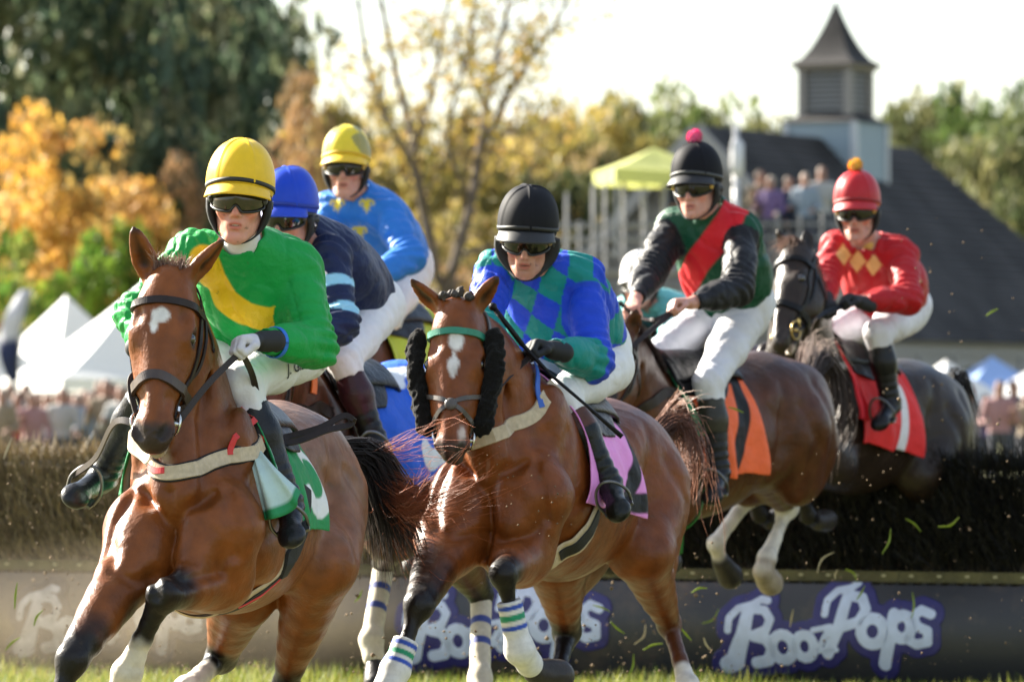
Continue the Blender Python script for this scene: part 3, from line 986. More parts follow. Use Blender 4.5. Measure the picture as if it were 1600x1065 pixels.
def head_prims(h):
    k = h.k
    E = lambda c, r, kk, op='add': ell(h(*c), np.array(r) * k, kk * k, op, ax=h.ax)
    C = lambda a, b, ra, rb, kk, op='add', sq=None: cone(h(*a), h(*b), ra * k, rb * k, kk * k, op, sq)
    P = [E((0, -0.018, 0.032), (0.074, 0.094, 0.083), 0.02), E((0, 0.025, -0.03), (0.062 * h.jw, 0.064, 0.088), 0.03)]
    P += [C((s * 0.052 * h.jw, -0.005, -0.055), (s * 0.020 * h.jw, 0.066, -0.098 - h.ch), 0.020, 0.017, 0.03) for s in (1, -1)]
    P += [E((0, 0.075, -0.100 - h.ch), (0.022 * h.jw, 0.017, 0.017), 0.02)]
    P += [E((s * 0.045, 0.060, -0.020), (0.021, 0.021 + 0.4 * h.gaunt, 0.018), 0.025) for s in (1, -1)]
    P += [E((s * 0.046 * h.jw, 0.062, -0.052), (0.016, 0.014, 0.018), 0.02, 'sub') for s in (1, -1) if h.gaunt > 0]
    P += [E((s * 0.030, 0.080, 0.032), (0.026, 0.012, 0.010), 0.015) for s in (1, -1)]
    P += [E((s * 0.031, 0.092, 0.012), (0.018, 0.014, 0.012), 0.015, 'sub') for s in (1, -1)]
    P += [E((s * 0.031, 0.074, 0.012), (0.014, 0.012, 0.012), 0.006) for s in (1, -1)]
    P += [C((0, 0.086, 0.018), (0, 0.106 * h.nl, -0.022), 0.008, 0.0115, 0.012), E((0, 0.104 * h.nl, -0.026), (0.011, 0.012, 0.010), 0.008)]
    P += [E((s * 0.0125, 0.094, -0.030), (0.008, 0.010, 0.007), 0.008) for s in (1, -1)]
    P += [E((s * 0.007, 0.100, -0.037), (0.004, 0.006, 0.004), 0.004, 'sub') for s in (1, -1)]
    P += [E((0, 0.078, -0.060), (0.030, 0.016, 0.024), 0.02)]
    P += [E((0, 0.092, -0.0555), (0.022, 0.008, 0.0065), 0.006), E((0, 0.090, -0.0705), (0.018, 0.0085, 0.0072), 0.006)]
    P += [E((0, 0.099, -0.063), (0.019, 0.012, 0.0034), 0.004, 'sub')]
    P += [E((0, 0.096, -0.083), (0.016, 0.010, 0.004), 0.008, 'sub')]
    for s in (1, -1):
        P += [E((s * 0.079, -0.012, -0.002), (0.008, 0.021, 0.031), 0.008), E((s * 0.087, -0.008, 0.0), (0.005, 0.011, 0.017), 0.006, 'sub')]
    return P

def limb_axes(a, b, up):
    y = unit(np.asarray(b) - np.asarray(a)); x = unit(np.cross(y, up)); return x, y, np.cross(x, y)

def hand_prims(wr, kn, palm_n, curl=1.0, thumb=None, side=1):
    """closed hand: wr wrist, kn knuckle centre, palm_n palm normal; returns body prims"""
    wr = np.asarray(wr, float); kn = np.asarray(kn, float)
    y = unit(kn - wr); n = unit(np.asarray(palm_n) - y * np.dot(palm_n, y)); x = np.cross(y, n) * side
    P = [cone(wr, wr + y * 0.03, 0.027, 0.030, 0.01, sq=(n, 0.75))]
    c = wr + y * 0.055
    P.append(ell(c, (0.041, 0.045, 0.019), 0.015, ax=[x, y, n]))
    for i, (o, l) in enumerate(((-0.030, 0.9), (-0.010, 1.0), (0.010, 0.96), (0.029, 0.8))):
        k0 = wr + y * (0.092 - 0.004 * abs(i - 1)) + x * o
        k1 = k0 + (y * 0.45 + n * 0.9 * curl) / 1.0 * 0.042 * l
        k2 = k1 + (-y * 0.75 + n * 0.65) * 0.027 * l * curl + y * 0.02 * (1 - curl)
        k3 = k2 + (-y * 0.8 - n * 0.45) * 0.021 * l * curl + y * 0.02 * (1 - curl)
        P += [cone(c + x * o * 0.8, k0, 0.012, 0.0115, 0.010), cone(k0, k1, 0.0112, 0.010, 0.005), cone(k1, k2, 0.0100, 0.0092, 0.004), cone(k2, k3, 0.0092, 0.0082, 0.004)]
    t0 = wr + y * 0.032 - x * 0.026 + n * 0.006
    t1 = t0 + (y * 0.6 - x * 0.5 + n * 0.55) * 0.036
    t2 = t1 + (y * 0.75 + x * 0.35 + n * 0.55) * 0.030
    t3 = t2 + (y * 0.6 + x * 0.7 + n * 0.2) * 0.022
    P += [cone(t0, t1, 0.015, 0.012, 0.012), cone(t1, t2, 0.0115, 0.0105, 0.005), cone(t2, t3, 0.0105, 0.0085, 0.004)]
    return P, dict(x=x, y=y, n=n, grip=wr + y * 0.085 + n * 0.035)

def helmet_parts(h, root, H):
    """H: dict(pattern fn(theta, phi, P)->col or colour, peak colour, band colour, pom colour...)"""
    k = h.k
    rx, ry, rz = H.get('r', (0.108, 0.134, 0.132))
    cz = 0.068; cy = -0.012
    nu, nv = 96, 40
    vs, cs = [], []
    base = np.asarray(H['col'], float)
    for j in range(nv + 1):
        v = j / nv
        for i in range(nu):
            a = 2 * math.pi * i / nu          # 0 = front
            zb = 0.052 - 0.055 * (1 - math.cos(a)) / 2 + 0.010 * max(0, math.cos(a)) ** 2    # lower edge
            e0 = math.asin(max(-0.9, min(0.9, (zb - cz) / rz)))
            e = e0 + (math.pi / 2 - e0) * v
            ridge = 0.0
            for s_a in H.get('seams', (0, math.pi)):
                dd = abs((a - s_a + math.pi) % (2 * math.pi) - math.pi) * math.cos(e) * rx
                ridge += 0.0035 * math.exp(-(dd / 0.004) ** 2)
            rr = 1.0 + ridge / 0.12 + 0.006 * math.sin(3 * a + 2 * v) - 0.03 * max(0, 0.10 - v) / 0.10
            ce = max(math.cos(e), 0.0) ** 0.82
            p = (rx * rr * ce * math.sin(a), cy + ry * rr * ce * math.cos(a), cz + rz * (rr if v < 1 else 1.0) * math.sin(e))
            vs.append(h(*p)); 
            cs.append(H['pat'](a, v, p) if 'pat' in H else base)
    fs = [(j * nu + i, j * nu + (i + 1) % nu, (j + 1) * nu + (i + 1) % nu, (j + 1) * nu + i) for j in range(nv) for i in range(nu)]
    hel = link('helmet', mesh(vs, np.array(fs), np.array(cs)), mat('helmet cover silk', attr=True, rough=0.42, var=0.05, vscale=30, bump=0.08, bscale=900, spec=0.3) if not H.get('matte') else mat('helmet cover lycra', attr=True, rough=0.7, var=0.1, vscale=40, bump=0.2, bscale=800, spec=0.15), root)
    def rim(a, dz, out):
        zb = 0.052 - 0.055 * (1 - math.cos(a)) / 2 + 0.010 * max(0, math.cos(a)) ** 2 + dz
        e = math.asin(max(-0.9, min(0.9, (zb - cz) / rz)))
        ce = max(math.cos(e), 0.0) ** 0.82
        return h((rx + out) * ce * math.sin(a), cy + (ry + out) * ce * math.cos(a), zb)
    def strip(name, z0, z1, out, mt, a0=0, a1=2 * math.pi, nn=64, parent=hel):
        v, f = [], []
        for i in range(nn + 1):
            a = a0 + (a1 - a0) * i / nn
            for dz, o in ((z0, out - 0.004), (z0, out), (z1, out), (z1, out - 0.004)):
                v.append(rim(a, dz, o))
        for i in range(nn):
            for q in range(4):
                f.append((i * 4 + q, (i + 1) * 4 + q, (i + 1) * 4 + (q + 1) % 4, i * 4 + (q + 1) % 4))
        return link(name, mesh(v, f), mt, parent, smooth=True)
    strip('elastic_band', 0.016, 0.030, 0.0025, mat('band ' + H['bandname'], H['band'], rough=0.6), parent=hel)
    strip('helmet_rim', -0.026, 0.004, -0.005, mat('dark helmet rim', (0.010, 0.010, 0.009), rough=0.55, var=0.3), parent=hel)
    # peak
    v, f = [], []
    n, m = 28, 8
    pl = H.get('peak', 0.045)
    for i in range(n + 1):
        a = -1.15 + 2.3 * i / n
        for j in range(m + 1):
            u = j / m
            out = pl * math.cos(a * 1.36 / 1.15) ** 0.7 * u if abs(a) < 1.15 else 0
            pz = 0.010 - 0.020 * u - 0.012 * u * u
            q = rim(a, 0.012, 0.001) + (h.y * math.cos(a * 0.6) + h.x * math.sin(a * 0.6)) * out * k + h.z * (pz - 0.010) * k
            v.append(q)
    for i in range(n):
        for j in range(m):
            f.append((i * (m + 1) + j, i * (m + 1) + j + 1, (i + 1) * (m + 1) + j + 1, (i + 1) * (m + 1) + j))
    pk = link('peak', mesh(v, f), mat('peak ' + H['bandname'], H.get('peakcol', H['col']), rough=0.5, var=0.1), hel)
    sm = pk.modifiers.new('thickness', 'SOLIDIFY'); sm.thickness = 0.004 * k
    if 'pom' in H:
        rng = random.Random(5)
        c = h(0, -0.02, cz + rz + 0.022)
        mb = MB().ball(c, 0.026 * k, nu=20, nv=14)
        for _ in range(420):
            d = unit(V(rng.gauss(0, 1), rng.gauss(0, 1), rng.gauss(0, 1)))
            t = unit(np.cross(d, V(0.3, 0.5, 0.8)))
            a = c + d * 0.022 * k
            mb.add([a + t * 0.004, a - t * 0.004, a + d * 0.017 * k], [(0, 1, 2)])
        mb.build('pompom', mat('pompom ' + H['bandname'], H['pom'], rough=0.9, sheen=0.5), hel)
    # harness: padded side straps to the chin
    for s in (1, -1):
        p = [h(s * 0.094, 0.012, 0.020), h(s * 0.090, 0.006, -0.020), h(s * 0.080, 0.010, -0.058), h(s * 0.060, 0.036, -0.096), h(s * 0.030, 0.070, -0.116), h(0, 0.078, -0.121)]
        sp = spline(p, 24)
        MB().tube(sp, np.array([0.024, 0.030, 0.024, 0.006, 0.005, 0.005]) * k, 8, flat=0.5).build('chin_strap', mat('harness black', (0.009, 0.009, 0.010), rough=0.7, var=0.3, bump=0.4, bscale=300), hel, smooth=True)
        p = [h(s * 0.098, -0.045, 0.0), h(s * 0.092, -0.03, -0.04), h(s * 0.080, 0.018, -0.072)]
        MB().tube(spline(p, 14), 0.008 * k, 6, flat=0.4).build('rear_strap', mat('harness black'), hel, smooth=True)
    return hel

def goggles(h, root, G):
    k = h.k
    rx, ry = 0.090, 0.104
    n, m = 40, 10
    A = 1.12
    def gp(a, z, o=0.0):
        return h((rx + o) * math.sin(a), 0.0 + (ry + o) * math.cos(a) * (1 - 0.10 * (z - 0.012) / 0.03 * 0), z)
    def zr(a):
        u = abs(a) / A
        top = 0.046 - 0.008 * u ** 3
        bot = -0.020 + 0.014 * u ** 3 + 0.022 * math.exp(-(a / 0.13) ** 2)
        return bot, top
    v, f = [], []
    for i in range(n + 1):
        a = -A + 2 * A * i / n
        b, t = zr(a)
        for j in range(m + 1):
            u = j / m
            v.append(gp(a, b + (t - b) * u, 0.004 * math.sin(math.pi * u)))
    for i in range(n):
        for j in range(m):
            f.append((i * (m + 1) + j, (i + 1) * (m + 1) + j, (i + 1) * (m + 1) + j + 1, i * (m + 1) + j + 1))
    go = empty('goggles', (0, 0, 0)); go.parent = root
    go.location = Vector(h(0, 0.1, 0.01)) - root.location
    l = link('lens', mesh(v, f), G.get('lens') or M_lens(), go)
    sm = l.modifiers.new('thickness', 'SOLIDIFY'); sm.thickness = 0.003 * k
    ring = [gp(-A + 2 * A * i / n, zr(-A + 2 * A * i / n)[1], 0.003) for i in range(n + 1)] + [gp(A - 2 * A * i / n, zr(A - 2 * A * i / n)[0], 0.003) for i in range(n + 1)]
    ring.append(ring[0])
    MB().tube(np.array(ring), G.get('rim', 0.0045) * k, 6, cap=False).build('goggle_frame', mat('goggle frame', (0.016, 0.016, 0.016), rough=0.35), go, smooth=True)
    sv, sf = [], []
    nn = 40
    for i in range(nn + 1):
        a = A + (2 * math.pi - 2 * A) * i / nn
        o = 0.016 - 0.004 * math.cos(a)
        c0 = h((rx + o) * math.sin(a), -0.012 + (ry + 0.006) * math.cos(a), 0.012 - 0.012 * (1 - math.cos(a)))
        sv += [c0 - h.z * 0.011 * k, c0 + h.z * 0.011 * k]
    sf = [(2 * i, 2 * i + 2, 2 * i + 3, 2 * i + 1) for i in range(nn)]
    st = link('goggle_strap', mesh(sv, sf), mat('goggle strap ' + G.get('sname', 'black'), G.get('strap', (0.02, 0.02, 0.02)), rough=0.7), go)
    sm = st.modifiers.new('thickness', 'SOLIDIFY'); sm.thickness = 0.003
    for s in (1, -1):
        c = h(s * (rx + 0.004) * math.sin(A), (ry + 0.003) * math.cos(A), 0.014)
        MB().ball(c, (0.010 * k, 0.012 * k, 0.012 * k), nu=12, nv=8).build('strap_button', mat('button ' + G.get('bname', 'black'), G.get('button', (0.03, 0.03, 0.03)), rough=0.3), go, smooth=True)

def make_jockey(S):
    J = S['J']; h = S['head']
    nb = np.asarray(J['neck'], float); pel = np.asarray(J['pelvis'], float)
    shL, shR = np.asarray(J['shL'], float), np.asarray(J['shR'], float)
    up = unit(nb - pel); sd = shL - shR; sd = unit(sd - up * np.dot(sd, up)); fr = np.cross(sd, up)
    if np.dot(fr, S.get('front', h.y)) < 0: fr = -fr
    ax = [sd, fr, up]
    k = S.get('k', 1.0)
    lerp = lambda t: pel + (nb - pel) * t
    L = np.linalg.norm(nb - pel)
    bulge = S.get('arch', 0.05)
    torso = [ell(lerp(0.70) - fr * 0.01 , (0.160 * k, 0.110 * k, 0.19 * k), 0.05, ax=ax),
             ell(lerp(0.36) - fr * bulge * 0.6, (0.150 * k, 0.115 * k, L * 0.36), 0.06, ax=ax),
             cone(shR, shL, 0.066 * k, 0.066 * k, 0.06),
             cone(nb - up * 0.02, shL * 0.75 + nb * 0.25, 0.055 * k, 0.050 * k, 0.05), cone(nb - up * 0.02, shR * 0.75 + nb * 0.25, 0.055 * k, 0.050 * k, 0.05)]
    pelv = [ell(pel - fr * 0.02, (0.165 * k, 0.125 * k, 0.125 * k), 0.05, ax=ax)]
    arms = {}
    for s in 'LR':
        sh, el, wr = J['sh' + s], J['el' + s], J['wr' + s]
        arms[s] = [cone(sh, sh * 0.5 + el * 0.5, 0.058 * k, 0.050 * k, 0.03), cone(sh * 0.5 + el * 0.5, el, 0.050 * k, 0.041 * k, 0.02),
                   cone(el, el * 0.6 + wr * 0.4, 0.043 * k, 0.042 * k, 0.02), cone(el * 0.6 + wr * 0.4, wr, 0.041 * k, 0.027 * k, 0.02)]
    legs = {}
    for s in 'LR':
        hp, kn, an, to = J['hp' + s], J['kn' + s], J['an' + s], J['to' + s]
        legs[s] = [cone(hp, hp * 0.5 + kn * 0.5, 0.096 * k, 0.078 * k, 0.05), cone(hp * 0.5 + kn * 0.5, kn, 0.078 * k, 0.058 * k, 0.03),
                   cone(kn, kn * 0.65 + an * 0.35, 0.056 * k, 0.048 * k, 0.03), cone(kn * 0.65 + an * 0.35, an, 0.046 * k, 0.022 * k, 0.03),
                   cone(an, an + unit(an - kn) * 0.03, 0.020, 0.020, 0.02), cone(an + unit(an - kn) * 0.04, to, 0.020, 0.016, 0.02)]
    nk = [cone(nb - up * 0.03, h(0, -0.018, -0.045), 0.060 * k, 0.056 * k, 0.03)]
    hands = []
    hinfo = {}
    for s in 'LR':
        wr = np.asarray(J['wr' + s], float)
        kn_ = np.asarray(J.get('hd' + s, wr + unit(wr - np.asarray(J['el' + s])) * 0.09), float)
        pn = J.get('pn' + s, V(0, 0, -1) + fr * -0.2)
        p, info = hand_prims(wr, kn_, pn, 1.0, side=1 if s == 'R' else -1)
        hinfo[s] = info; info['prims'] = p; info['wr'] = wr
        hands += p
    def slim(ps):
        out = []
        for p in ps:
            p = dict(p)
            if p['t'] == 'c': p['ra'] = max(0.012, p['ra'] - 0.010); p['rb'] = max(0.012, p['rb'] - 0.010)
            else: p['r'] = p['r'] - 0.012
            out.append(p)
        return out
    body = head_prims(h) + nk + slim(torso) + slim(pelv) + slim(arms['L'][:3]) + slim(arms['R'][:3]) + arms['L'][3:] + arms['R'][3:] + slim(legs['L'][:2]) + slim(legs['R'][:2]) + legs['L'][2:] + legs['R'][2:] + hands
    root = empty('person', (pel[0], pel[1], 0), S['label'], 'person', 'jockeys riding in the race')
    bh = S.get('bh', 0.006)
    v, q = sdf_mesh(body, bh)
    skin = np.asarray(S.get('skin', (0.50, 0.25, 0.17)), float)
    col = np.tile(skin, (len(v), 1))
    vf = v.astype(np.float32)
    col *= (1 + 0.06 * fbm(vf, 60, 2))[:, None]
    E = lambda c, r: ell(h(*c), np.array(r) * h.k, ax=h.ax)
    for s in (1, -1):
        col = paint(col, v, 0.45 * wprim(v, E((s * 0.042, 0.068, -0.028), (0.022, 0.02, 0.02)), 0.012), skin * V(1.15, 0.62, 0.55))
    col = paint(col, v, 0.40 * wprim(v, E((0, 0.108, -0.024), (0.014, 0.014, 0.014)), 0.008), skin * V(1.1, 0.65, 0.6))
    col = paint(col, v, 0.7 * wprim(v, E((0, 0.094, -0.063), (0.022, 0.012, 0.013)), 0.003), skin * V(0.85, 0.42, 0.40))
    col = paint(col, v, 0.8 * wprim(v, E((0, 0.092, -0.063), (0.018, 0.014, 0.0028)), 0.002), (0.06, 0.02, 0.018))
    if S.get('teeth'):
        col = paint(col, v, wprim(v, E((0, 0.090, -0.0615), (0.012, 0.008, 0.0022)), 0.001), (0.62, 0.55, 0.45))
    if S.get('stubble'):
        col = paint(col, v, S['stubble'] * wprim(v, E((0, 0.05, -0.085), (0.06, 0.06, 0.04)), 0.02), skin * 0.45)
    hairc = S.get('hair', (0.05, 0.03, 0.02))
    w = wprim(v, E((0, -0.065, 0.035), (0.085, 0.08, 0.075)), 0.01)
    col = paint(col, v, w, hairc)
    col = paint(col, v, 0.7 * sstep(0.78, 0.90, fbm(vf, 210, 6)), (0.10, 0.06, 0.03))
    link('body', mesh(v, q, np.clip(col, 0.003, 0.9)), M_skin(), root)
    # ---- silks
    sleeves = arms['L'] + arms['R']
    ch = S.get('ch', 0.006)
    def creases(X):
        q = X + 0.05 * np.stack([wav(X, 9, 41), wav(X, 9, 43), wav(X, 9, 47)], -1)
        f = 0.004 * fbm(X, 15, 11) + 0.011 * (1 - np.minimum(np.abs(wav(q, 15, 17)), 1)) ** 5 + 0.0065 * (1 - np.minimum(np.abs(wav(q, 27, 23)), 1)) ** 5 + 0.0015 * wav(X, 70, 21)
        for s in 'LR':
            el = np.asarray(J['el' + s], np.float32); sh = np.asarray(J['sh' + s], np.float32)
            d = np.sqrt(((X - el) ** 2).sum(-1)); axx = unit(el - sh).astype(np.float32)
            f = f + 0.010 * np.exp(-(d / 0.11) ** 2) * np.sin((X @ axx) * 150 + 2.2 * wav(X, 14, 4))
            d = np.sqrt(((X - sh) ** 2).sum(-1))
            f = f + 0.008 * np.exp(-(d / 0.13) ** 2) * np.sin((X @ (axx + 0.6 * up).astype(np.float32)) * 110 + 2.0 * wav(X, 12, 6))
        wst = np.exp(-(((X - pel.astype(np.float32)) @ up.astype(np.float32)) / 0.16) ** 2)
        f = f + 0.008 * wst * np.sin((X @ (sd + 0.25 * up).astype(np.float32)) * 75 + 2.5 * wav(X, 9, 8))
        return f
    puff = [dict(p) for p in sleeves]
    for s in 'LR':
        el = np.asarray(J['el' + s], float); sh = np.asarray(J['sh' + s], float); wr = np.asarray(J['wr' + s], float)
        dn = V(0, 0, -1)
        puff.append(cone(sh * 0.6 + el * 0.4 + dn * 0.012, el + dn * 0.006, 0.052 * k, 0.046 * k, 0.05))
        puff.append(cone(el + dn * 0.004, el * 0.45 + wr * 0.55, 0.050 * k, 0.040 * k, 0.05))
    cuts = [(lerp(S.get('hem', 0.06)), -up), (h(0, 0.0, -0.105) - up * 0.02, unit(h.z + up))]
    for s in 'LR':
        wr, el = np.asarray(J['wr' + s], float), np.asarray(J['el' + s], float)
    # sleeve ends: remove the hand side of each wrist with a ball
    sub = []
    for s in 'LR':
        wr, el = np.asarray(J['wr' + s], float), np.asarray(J['el' + s], float)
        d = unit(wr - el)
        sub.append(cone(wr + d * 0.022, wr + d * 0.12, 0.062, 0.08, 0.004, 'sub'))
    sub.append(cone(nb + up * 0.065, h(0, 0, -0.02), 0.062 * k, 0.10 * k, 0.01, 'sub'))
    belly = [ell(lerp(0.22) + fr * S.get('drop', 0.03), (0.165 * k, 0.12 * k, L * 0.33), 0.10, ax=ax), ell(lerp(0.55) + fr * 0.02, (0.185 * k, 0.12 * k, L * 0.3), 0.10, ax=ax)]
    v, q = sdf_mesh([dict(p, k=max(p['k'], 0.03)) for p in torso] + belly + puff + [cone(nb - up * 0.03, nb + up * 0.05, 0.066 * k, 0.058 * k, 0.05)] + sub, ch, cuts[:1], creases, infl=S.get('loose', 0.013))
    X = v - pel
    lx, ly, lz = X @ sd, X @ fr, (X @ up) / L
    arm = {}
    for s in 'LR':
        d = np.minimum.reduce([pdist(p, v.astype(np.float32)) for p in arms[s]])
        dt = np.minimum.reduce([pdist(p, v.astype(np.float32)) for p in torso])
        sh, el, wr = [np.asarray(J[x + s], float) for x in ('sh', 'el', 'wr')]
        tu = ((v - sh) @ (el - sh)) / ((el - sh) @ (el - sh)); tl = ((v - el) @ (wr - el)) / ((wr - el) @ (wr - el))
        du = np.minimum.reduce([pdist(p, v.astype(np.float32)) for p in arms[s][:2]]); dl = np.minimum.reduce([pdist(p, v.astype(np.float32)) for p in arms[s][2:]])
        arm[s] = dict(w=sstep(0.012, -0.012, d - dt), u=np.where(du < dl, np.clip(tu, -0.3, 1.0), 1 + np.clip(tl, 0, 1.2)))
    sb = bvh_of(v, q)
    def ray(px, py):
        d = unit(at(px, py, 20.0) - V(0, 0, EYE))
        co = sb.ray_cast(Vector((0, 0, EYE)), Vector(d))[0]
        return np.array(co) if co is not None else at(px, py, pel[1])
    arm['ray'] = ray
    arm['L_'] = L
    col = S['silk'](lx, ly, lz, arm, v)
    vs_ = v.astype(np.float32)
    col = paint(col, v, 0.55 * sstep(0.80, 0.92, fbm(vs_, 130, 6)) * sstep(-0.2, 0.6, fbm(vs_, 6, 2)), (0.06, 0.04, 0.02))
    silk = link('silks', mesh(v, q, np.clip(col, 0.002, 0.9)), M_silk(), root)
    # neck scarf
    if S.get('scarf') is not None:
        a = nb + up * 0.018
        v2, q2 = sdf_mesh([cone(a, nb + up * 0.055 + h.y * 0.004, 0.068 * k, 0.063 * k, 0.01)], 0.006, (), lambda X: 0.003 * wav(X, 90, 5))
        link('neck_scarf', mesh(v2, q2), mat('scarf ' + S['scarfname'], S['scarf'], rough=0.8, var=0.08), root)
    # ---- breeches
    br = [dict(p) for p in pelv] + legs['L'][:3] + legs['R'][:3]
    br += [ell(lerp(0.12), (0.15 * k, 0.115 * k, 0.12), 0.06, ax=ax)]
    ct = []
    def crb(X):
        q = X + 0.04 * np.stack([wav(X, 10, 41), wav(X, 10, 43), wav(X, 10, 47)], -1)
        f = 0.002 * fbm(X, 22, 31) + 0.0045 * (1 - np.minimum(np.abs(wav(q, 19, 13)), 1)) ** 5 + 0.0025 * (1 - np.minimum(np.abs(wav(q, 38, 19)), 1)) ** 5
        for s in 'LR':
            kn = np.asarray(J['kn' + s], np.float32); hp = np.asarray(J['hp' + s], np.float32)
            a_ = unit(kn - hp).astype(np.float32)
            d = np.sqrt(((X - kn) ** 2).sum(-1)); f = f + 0.0045 * np.exp(-(d / 0.10) ** 2) * np.sin((X @ a_) * 130 + 2 * wav(X, 16, 9))
            d = np.sqrt(((X - hp) ** 2).sum(-1)); f = f + 0.005 * np.exp(-(d / 0.12) ** 2) * np.sin((X @ (a_ + 0.5 * sd).astype(np.float32)) * 90 + 2 * wav(X, 12, 2))
        return f
    subs = [cone(J['kn' + s] * 0.62 + J['an' + s] * 0.38, J['an' + s], 0.075, 0.09, 0.004, 'sub') for s in 'LR']
    v, q = sdf_mesh(br + subs, ch, (), crb, infl=0.008)
    bc = np.tile(np.asarray(S.get('breech', (0.74, 0.73, 0.74)), float), (len(v), 1))
    bc *= (1 + 0.04 * fbm(v.astype(np.float32), 8, 3))[:, None]
    vb_ = v.astype(np.float32)
    bc = paint(bc, v, 0.75 * sstep(0.74, 0.90, fbm(vb_, 120, 6)) * sstep(-0.1, 0.6, fbm(vb_, 7, 4)), (0.16, 0.11, 0.065))
    bc = paint(bc, v, 0.30 * sstep(0.1, 0.8, fbm(vb_, 9, 14)), (0.42, 0.36, 0.28))
    if 'bpat' in S: bc = S['bpat'](bc, v)
    bo = link('breeches', mesh(v, q, np.clip(bc, 0, 0.85)), M_breech(), root)
    bb = bvh_of(v, q)
    # ---- boots
    for s in 'LR':
        kn, an, to = [np.asarray(J[x + s], float) for x in ('kn', 'an', 'to')]
        fwd = unit(to - an); dn = unit(an - kn)
        t0 = kn * 0.80 + an * 0.20
        heel = an + dn * 0.055 - fwd * 0.045
        sole = unit(dn - fwd * np.dot(dn, fwd))
        bp = [cone(t0, kn * 0.55 + an * 0.45, 0.058 * k, 0.060 * k, 0.02), cone(kn * 0.55 + an * 0.45, an, 0.060 * k, 0.046 * k, 0.03), cone(an, an + dn * 0.03, 0.046, 0.046, 0.02),
              cone(an + dn * 0.045 - fwd * 0.015, to + sole * 0.018, 0.045, 0.036, 0.03), ell(to + sole * 0.020 + fwd * 0.012, (0.050, 0.047, 0.030), 0.03, ax=[fwd, np.cross(fwd, sole), sole])]
        v, q = sdf_mesh(bp, ch, [(t0, -dn), (an + sole * 0.078, sole)], lambda X: 0.0035 * np.exp(-(np.sqrt(((X - an.astype(np.float32)) ** 2).sum(-1)) / 0.10) ** 2) * np.sin((X @ dn.astype(np.float32)) * 160 + 2 * wav(X, 20, 3)) + 0.0012 * wav(X, 60, 4))
        tt = ((v - kn) @ (an - kn)) / ((an - kn) @ (an - kn))
        c = np.tile(np.asarray(S.get('boot', (0.006, 0.006, 0.007)), float), (len(v), 1))
        if 'boottop' in S:
            c = paint(c, v, sstep(S['boottop'][1] + 0.006, S['boottop'][1] - 0.006, tt), S['boottop'][0])
        bt = link('boot', mesh(v, q, c), mat('polished boot', attr=True, rough=0.32, var=0.2, vscale=30, bump=0.3, bscale=90, spec=0.28), root)
        # sole
        sm = spline([an + sole * 0.082 - fwd * 0.05, an + sole * 0.086 + fwd * 0.03, to + sole * 0.046 + fwd * 0.03], 10)
        MB().tube(sm, np.array([0.030, 0.030, 0.040, 0.028]), 10, flat=1.0).build('sole', mat('boot sole ' + S.get('solename', 'dark'), S.get('sole', (0.02, 0.018, 0.016)), rough=0.7), bt, smooth=True) if False else None
    # ---- gloves
    if S.get('glove') is not None:
        for s in 'LR':
            i = hinfo[s]
            fore = [cone(i['wr'] - i['y'] * 0.055, i['wr'], 0.034 * k, 0.031 * k, 0.02)]
            v, q = sdf_mesh(fore + i['prims'], 0.0038, infl=0.0026)
            c = np.tile(np.asarray(S['glove'], float), (len(v), 1))
            if 'cuff' in S:
                t = (v - i['wr']) @ i['y']
                c = paint(c, v, sstep(0.040, 0.034, t), S['cuff'])
            link('glove', mesh(v, q, c), mat('glove', attr=True, rough=0.7, var=0.1, vscale=60, bump=0.3, bscale=300), root)
    helmet_parts(h, root, S['helmet'])
    goggles(h, root, S.get('gog', {}))
    return dict(root=root, silkbvh=sb, hands=hinfo, bvhB=bb, J=J, head=h, sd=sd, fr=fr, up=up, breeches=bo)

def stirrup(hs, J, s, mat_=None, top=None):
    """iron round the foot, leather up to the saddle"""
    an, to, kn = [np.asarray(J[x + s], float) for x in ('an', 'to', 'kn')]
    fwd = unit(to - an); dn = unit(an - kn); sole = unit(dn - fwd * np.dot(dn, fwd)); sd = np.cross(fwd, sole)
    c = an * 0.25 + to * 0.75 + sole * 0.045
    pts = [c + sd * 0.055, c + sd * 0.062 - sole * 0.05, c + sd * 0.04 - sole * 0.11, c - sole * 0.135, c - sd * 0.04 - sole * 0.11, c - sd * 0.062 - sole * 0.05, c - sd * 0.055]
    st = MB().tube(spline(pts, 30), 0.006, 8).box(c, 0.05, 0.115, 0.010, [fwd, sd, sole]).build('stirrup', mat('stirrup iron', (0.16, 0.16, 0.17), rough=0.35, metal=0.9), hs['root'])
    return st

def body_text(txt, size, bvh, origin, right, upv, normal, m, parent, off=0.002, shear=0.0, name='lettering'):
    cu = bpy.data.curves.new('text', 'FONT'); cu.body = txt; cu.size = size; cu.shear = shear
    cu.offset = size * 0.012
    cu.resolution_u = 3
    o = bpy.data.objects.new('text', cu); COL.objects.link(o)
    dg = bpy.context.evaluated_depsgraph_get()
    me = bpy.data.meshes.new_from_object(o.evaluated_get(dg))
    bpy.data.objects.remove(o)
    vs = [np.array(v.co) for v in me.vertices]; fs = [tuple(p.vertices) for p in me.polygons]
    bpy.data.meshes.remove(me); bpy.data.curves.remove(cu)
    out = []
    right, upv, normal = unit(right), unit(upv), unit(normal)
    for p in vs:
        w = np.asarray(origin) + right * p[0] + upv * p[1]
        co, n, i, d = bvh.ray_cast(Vector(w + normal * 0.3), Vector(-normal), 0.6)
        out.append(np.array(co) + np.array(n) * off if co is not None else w)
    return link(name, mesh(out, fs), m, parent, smooth=False)

